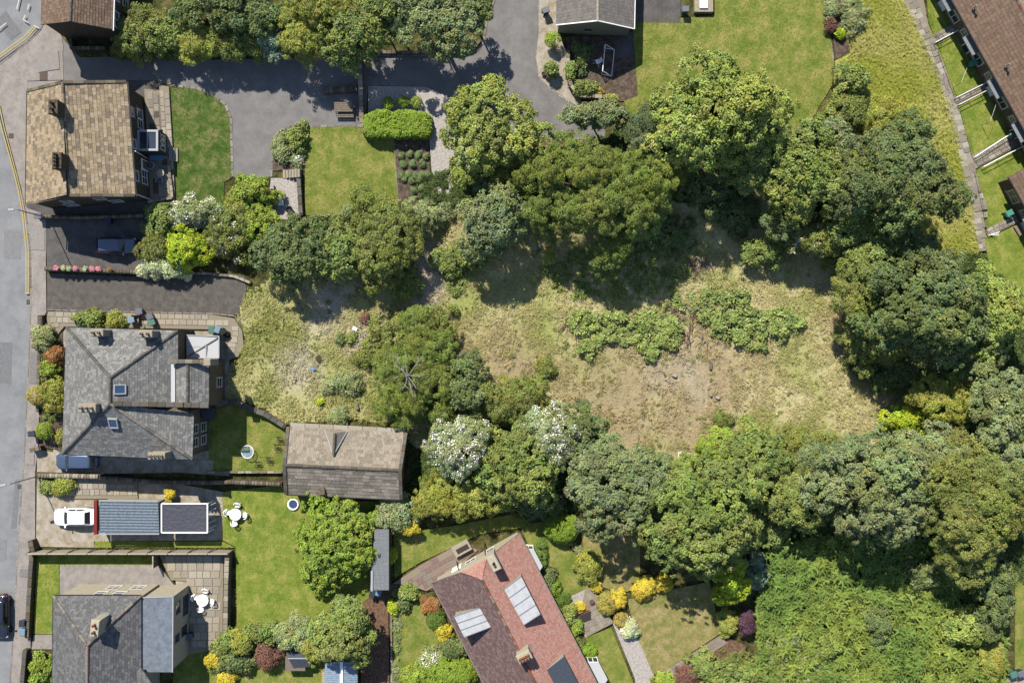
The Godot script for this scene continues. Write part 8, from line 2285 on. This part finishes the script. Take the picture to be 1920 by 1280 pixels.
func make_cover() -> void:
	var plain := mat("blade", Color.WHITE, 0.9, null, 1.0, null, 0.0, true)
	plain.backlight_enabled = true; plain.backlight = Color(0.3, 0.3, 0.2)
	var hay := [tuft("hay0", 11, 0.17, 0.012, 0.8), tuft("hay1", 9, 0.14, 0.013, 0.9), tuft("hay2", 6, 0.3, 0.012, 0.95)]
	cover("dry_grass", "cut straw coloured grass lying over the clearing and field", "grass", CLEAR, 34.0, hay, plain, func(p: Vector2, r: RandomNumberGenerator) -> Color:
		var c := clearing_color(p)
		var k := r.randf_range(0.9, 1.5)
		return Color(c.r * k, c.g * k, c.b * k * r.randf_range(0.85, 1.05), 1.0 if r.randf() < (1.0 - 0.9 * bare(p)) * (1.15 - 1.1 * smoothstep(0.35, 0.7, n_b.get_noise_2d(p.x * 3.0, p.y * 3.0) * 0.5 + 0.5)) else 0.0), Vector2(0.6, 1.9), 0.07, 501, 0.5)
	cover("field_weeds", "small green weeds scattered over the clearing and field", "weeds", CLEAR, 2.2, [spray("small", 0), spray("small", 2)], leafmat("olive"), func(p: Vector2, r: RandomNumberGenerator) -> Color:
		var h := hue(r, 0.3)
		return Color(h.r, h.g, h.b, 1.0 if r.randf() < smoothstep(0.5, 0.72, n_a.get_noise_2d(p.x * 2.0 + 30.0, p.y * 2.0) * 0.5 + 0.5) else 0.0), Vector2(0.5, 1.5), 0.08, 506)
	var tall := [tuft("tall0", 16, 0.62, 0.016, 0.55), tuft("tall1", 14, 0.5, 0.018, 0.65)]
	cover("meadow_grass", "tall yellow green meadow grass beside the flagged footpath", "grass", [1592, -120, 1684, -120, 1690, 0, 1722, 70, 1748, 130, 1782, 230, 1803, 320, 1830, 470, 1760, 480, 1600, 330, 1560, 200, 1594, 104], 22.0, tall, plain, func(p: Vector2, r: RandomNumberGenerator) -> Color:
		var g := n_a.get_noise_2d(p.x * 0.8, p.y * 0.8) * 0.5 + 0.5
		var c := lin(220, 230, 96).lerp(lin(254, 250, 146), smoothstep(0.3, 0.7, g))
		var k := r.randf_range(0.75, 1.2)
		return Color(c.r * k, c.g * k, c.b * k, 1.0), Vector2(0.8, 1.4), 0.1, 502)
	var fm := mat("frond", Color.WHITE, 0.7, null, 1.0, null, 0.0, true)
	fm.backlight_enabled = true; fm.backlight = Color(0.4, 0.45, 0.2)
	cover("bracken", "dense green bracken covering the south eastern slope", "bracken", [1440, 1030, 1530, 1000, 1640, 1010, 1760, 1010, 1880, 1080, 1880, 1300, 1840, 1420, 1400, 1420, 1412, 1240, 1420, 1120], 17.0, [frond("fern0", 5, 0.5), frond("fern1", 4, 0.42), frond("fern2", 6, 0.36)], fm, func(p: Vector2, r: RandomNumberGenerator) -> Color:
		var g := n_b.get_noise_2d(p.x, p.y) * 0.5 + 0.5
		var c := Color(0.088, 0.14, 0.026).lerp(Color(0.135, 0.175, 0.03), smoothstep(0.3, 0.7, g))
		var k := r.randf_range(0.75, 1.3)
		return Color(c.r * k, c.g * k, c.b * k, 1.0), Vector2(0.6, 1.5), 0.05, 503, 1.1, 1.3)
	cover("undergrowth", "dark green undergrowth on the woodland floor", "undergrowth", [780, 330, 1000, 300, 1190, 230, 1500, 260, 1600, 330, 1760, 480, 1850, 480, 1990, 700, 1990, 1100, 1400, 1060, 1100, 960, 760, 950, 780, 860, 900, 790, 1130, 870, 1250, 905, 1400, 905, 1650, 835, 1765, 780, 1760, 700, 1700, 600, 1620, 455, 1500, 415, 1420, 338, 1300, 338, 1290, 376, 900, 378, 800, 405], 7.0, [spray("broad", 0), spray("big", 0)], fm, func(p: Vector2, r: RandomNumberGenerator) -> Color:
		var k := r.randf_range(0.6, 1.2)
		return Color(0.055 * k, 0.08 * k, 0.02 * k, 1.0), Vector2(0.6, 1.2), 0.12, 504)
	# short blades on the mown lawns
	var lush := tuft("lawn0", 9, 0.055, 0.016, 0.6)
	var tr := []; var cols := PackedColorArray()
	var base := {"lawn": lin(168, 170, 84), "lawn_deep": lin(112, 134, 60), "lawn_fresh": lin(172, 180, 82), "lawn_dry": lin(190, 176, 110)}
	for lw in lawns:
		var grown := Geometry2D.offset_polygon(lw[0], 0.09)
		if grown.size() == 1: lw[0] = grown[0]
		var lo := Vector2(1e9, 1e9); var hi := -lo
		for p in lw[0]:
			lo = lo.min(p); hi = hi.max(p)
		lo = lo.max(Vector2(-58, -42)); hi = hi.min(Vector2(58, 42))
		for i in int((hi.x - lo.x) * (hi.y - lo.y) * 34.0):
			var p := Vector2(rng.randf_range(lo.x, hi.x), rng.randf_range(lo.y, hi.y))
			if not Geometry2D.is_point_in_polygon(p, lw[0]): continue
			var s := rng.randf_range(0.7, 1.5)
			var b: Color = base[lw[2]]
			b = b.lerp(Color(b.r * 1.28, b.g * 1.1, b.b * 1.4), smoothstep(0.5, 0.75, n_b.get_noise_2d(p.x * 2.2, p.y * 2.2) * 0.5 + 0.5))
			b = b.lerp(Color(b.r * 0.7, b.g * 0.86, b.b * 0.75), smoothstep(0.52, 0.75, n_a.get_noise_2d(p.x * 1.1, p.y * 1.1 + 70.0) * 0.5 + 0.5))
			var k := rng.randf_range(0.88, 1.25)
			tr.append(Transform3D(Basis(Vector3.UP, rng.randf() * TAU).scaled(Vector3(s, s, s)), Vector3(p.x, lw[1] - 0.005, p.y)))
			cols.append(Color(b.r * k * rng.randf_range(0.88, 1.08), b.g * k, b.b * k))
	tag(copies(self, "lawn_grass", lush, plain, tr, cols, "stuff"), "short mown grass blades growing on the garden lawns", "grass")
	cover("field_grass", "green grass growing through the western rough field", "grass", [463, 548, 500, 530, 560, 560, 600, 700, 700, 740, 740, 790, 640, 786, 560, 790, 500, 768, 430, 745, 430, 690, 452, 668, 461, 648, 458, 620, 446, 594], 26.0, [tuft("green0", 10, 0.17, 0.014, 0.6)], plain, func(p: Vector2, r: RandomNumberGenerator) -> Color:
		var g := n_a.get_noise_2d(p.x, p.y) * 0.5 + 0.5
		var c := lin(124, 138, 58); var k := r.randf_range(0.75, 1.25)
		return Color(c.r * k, c.g * k, c.b * k, 1.0 if r.randf() < smoothstep(0.35, 0.7, g) else 0.0), Vector2(0.7, 1.4), 0.08, 505)
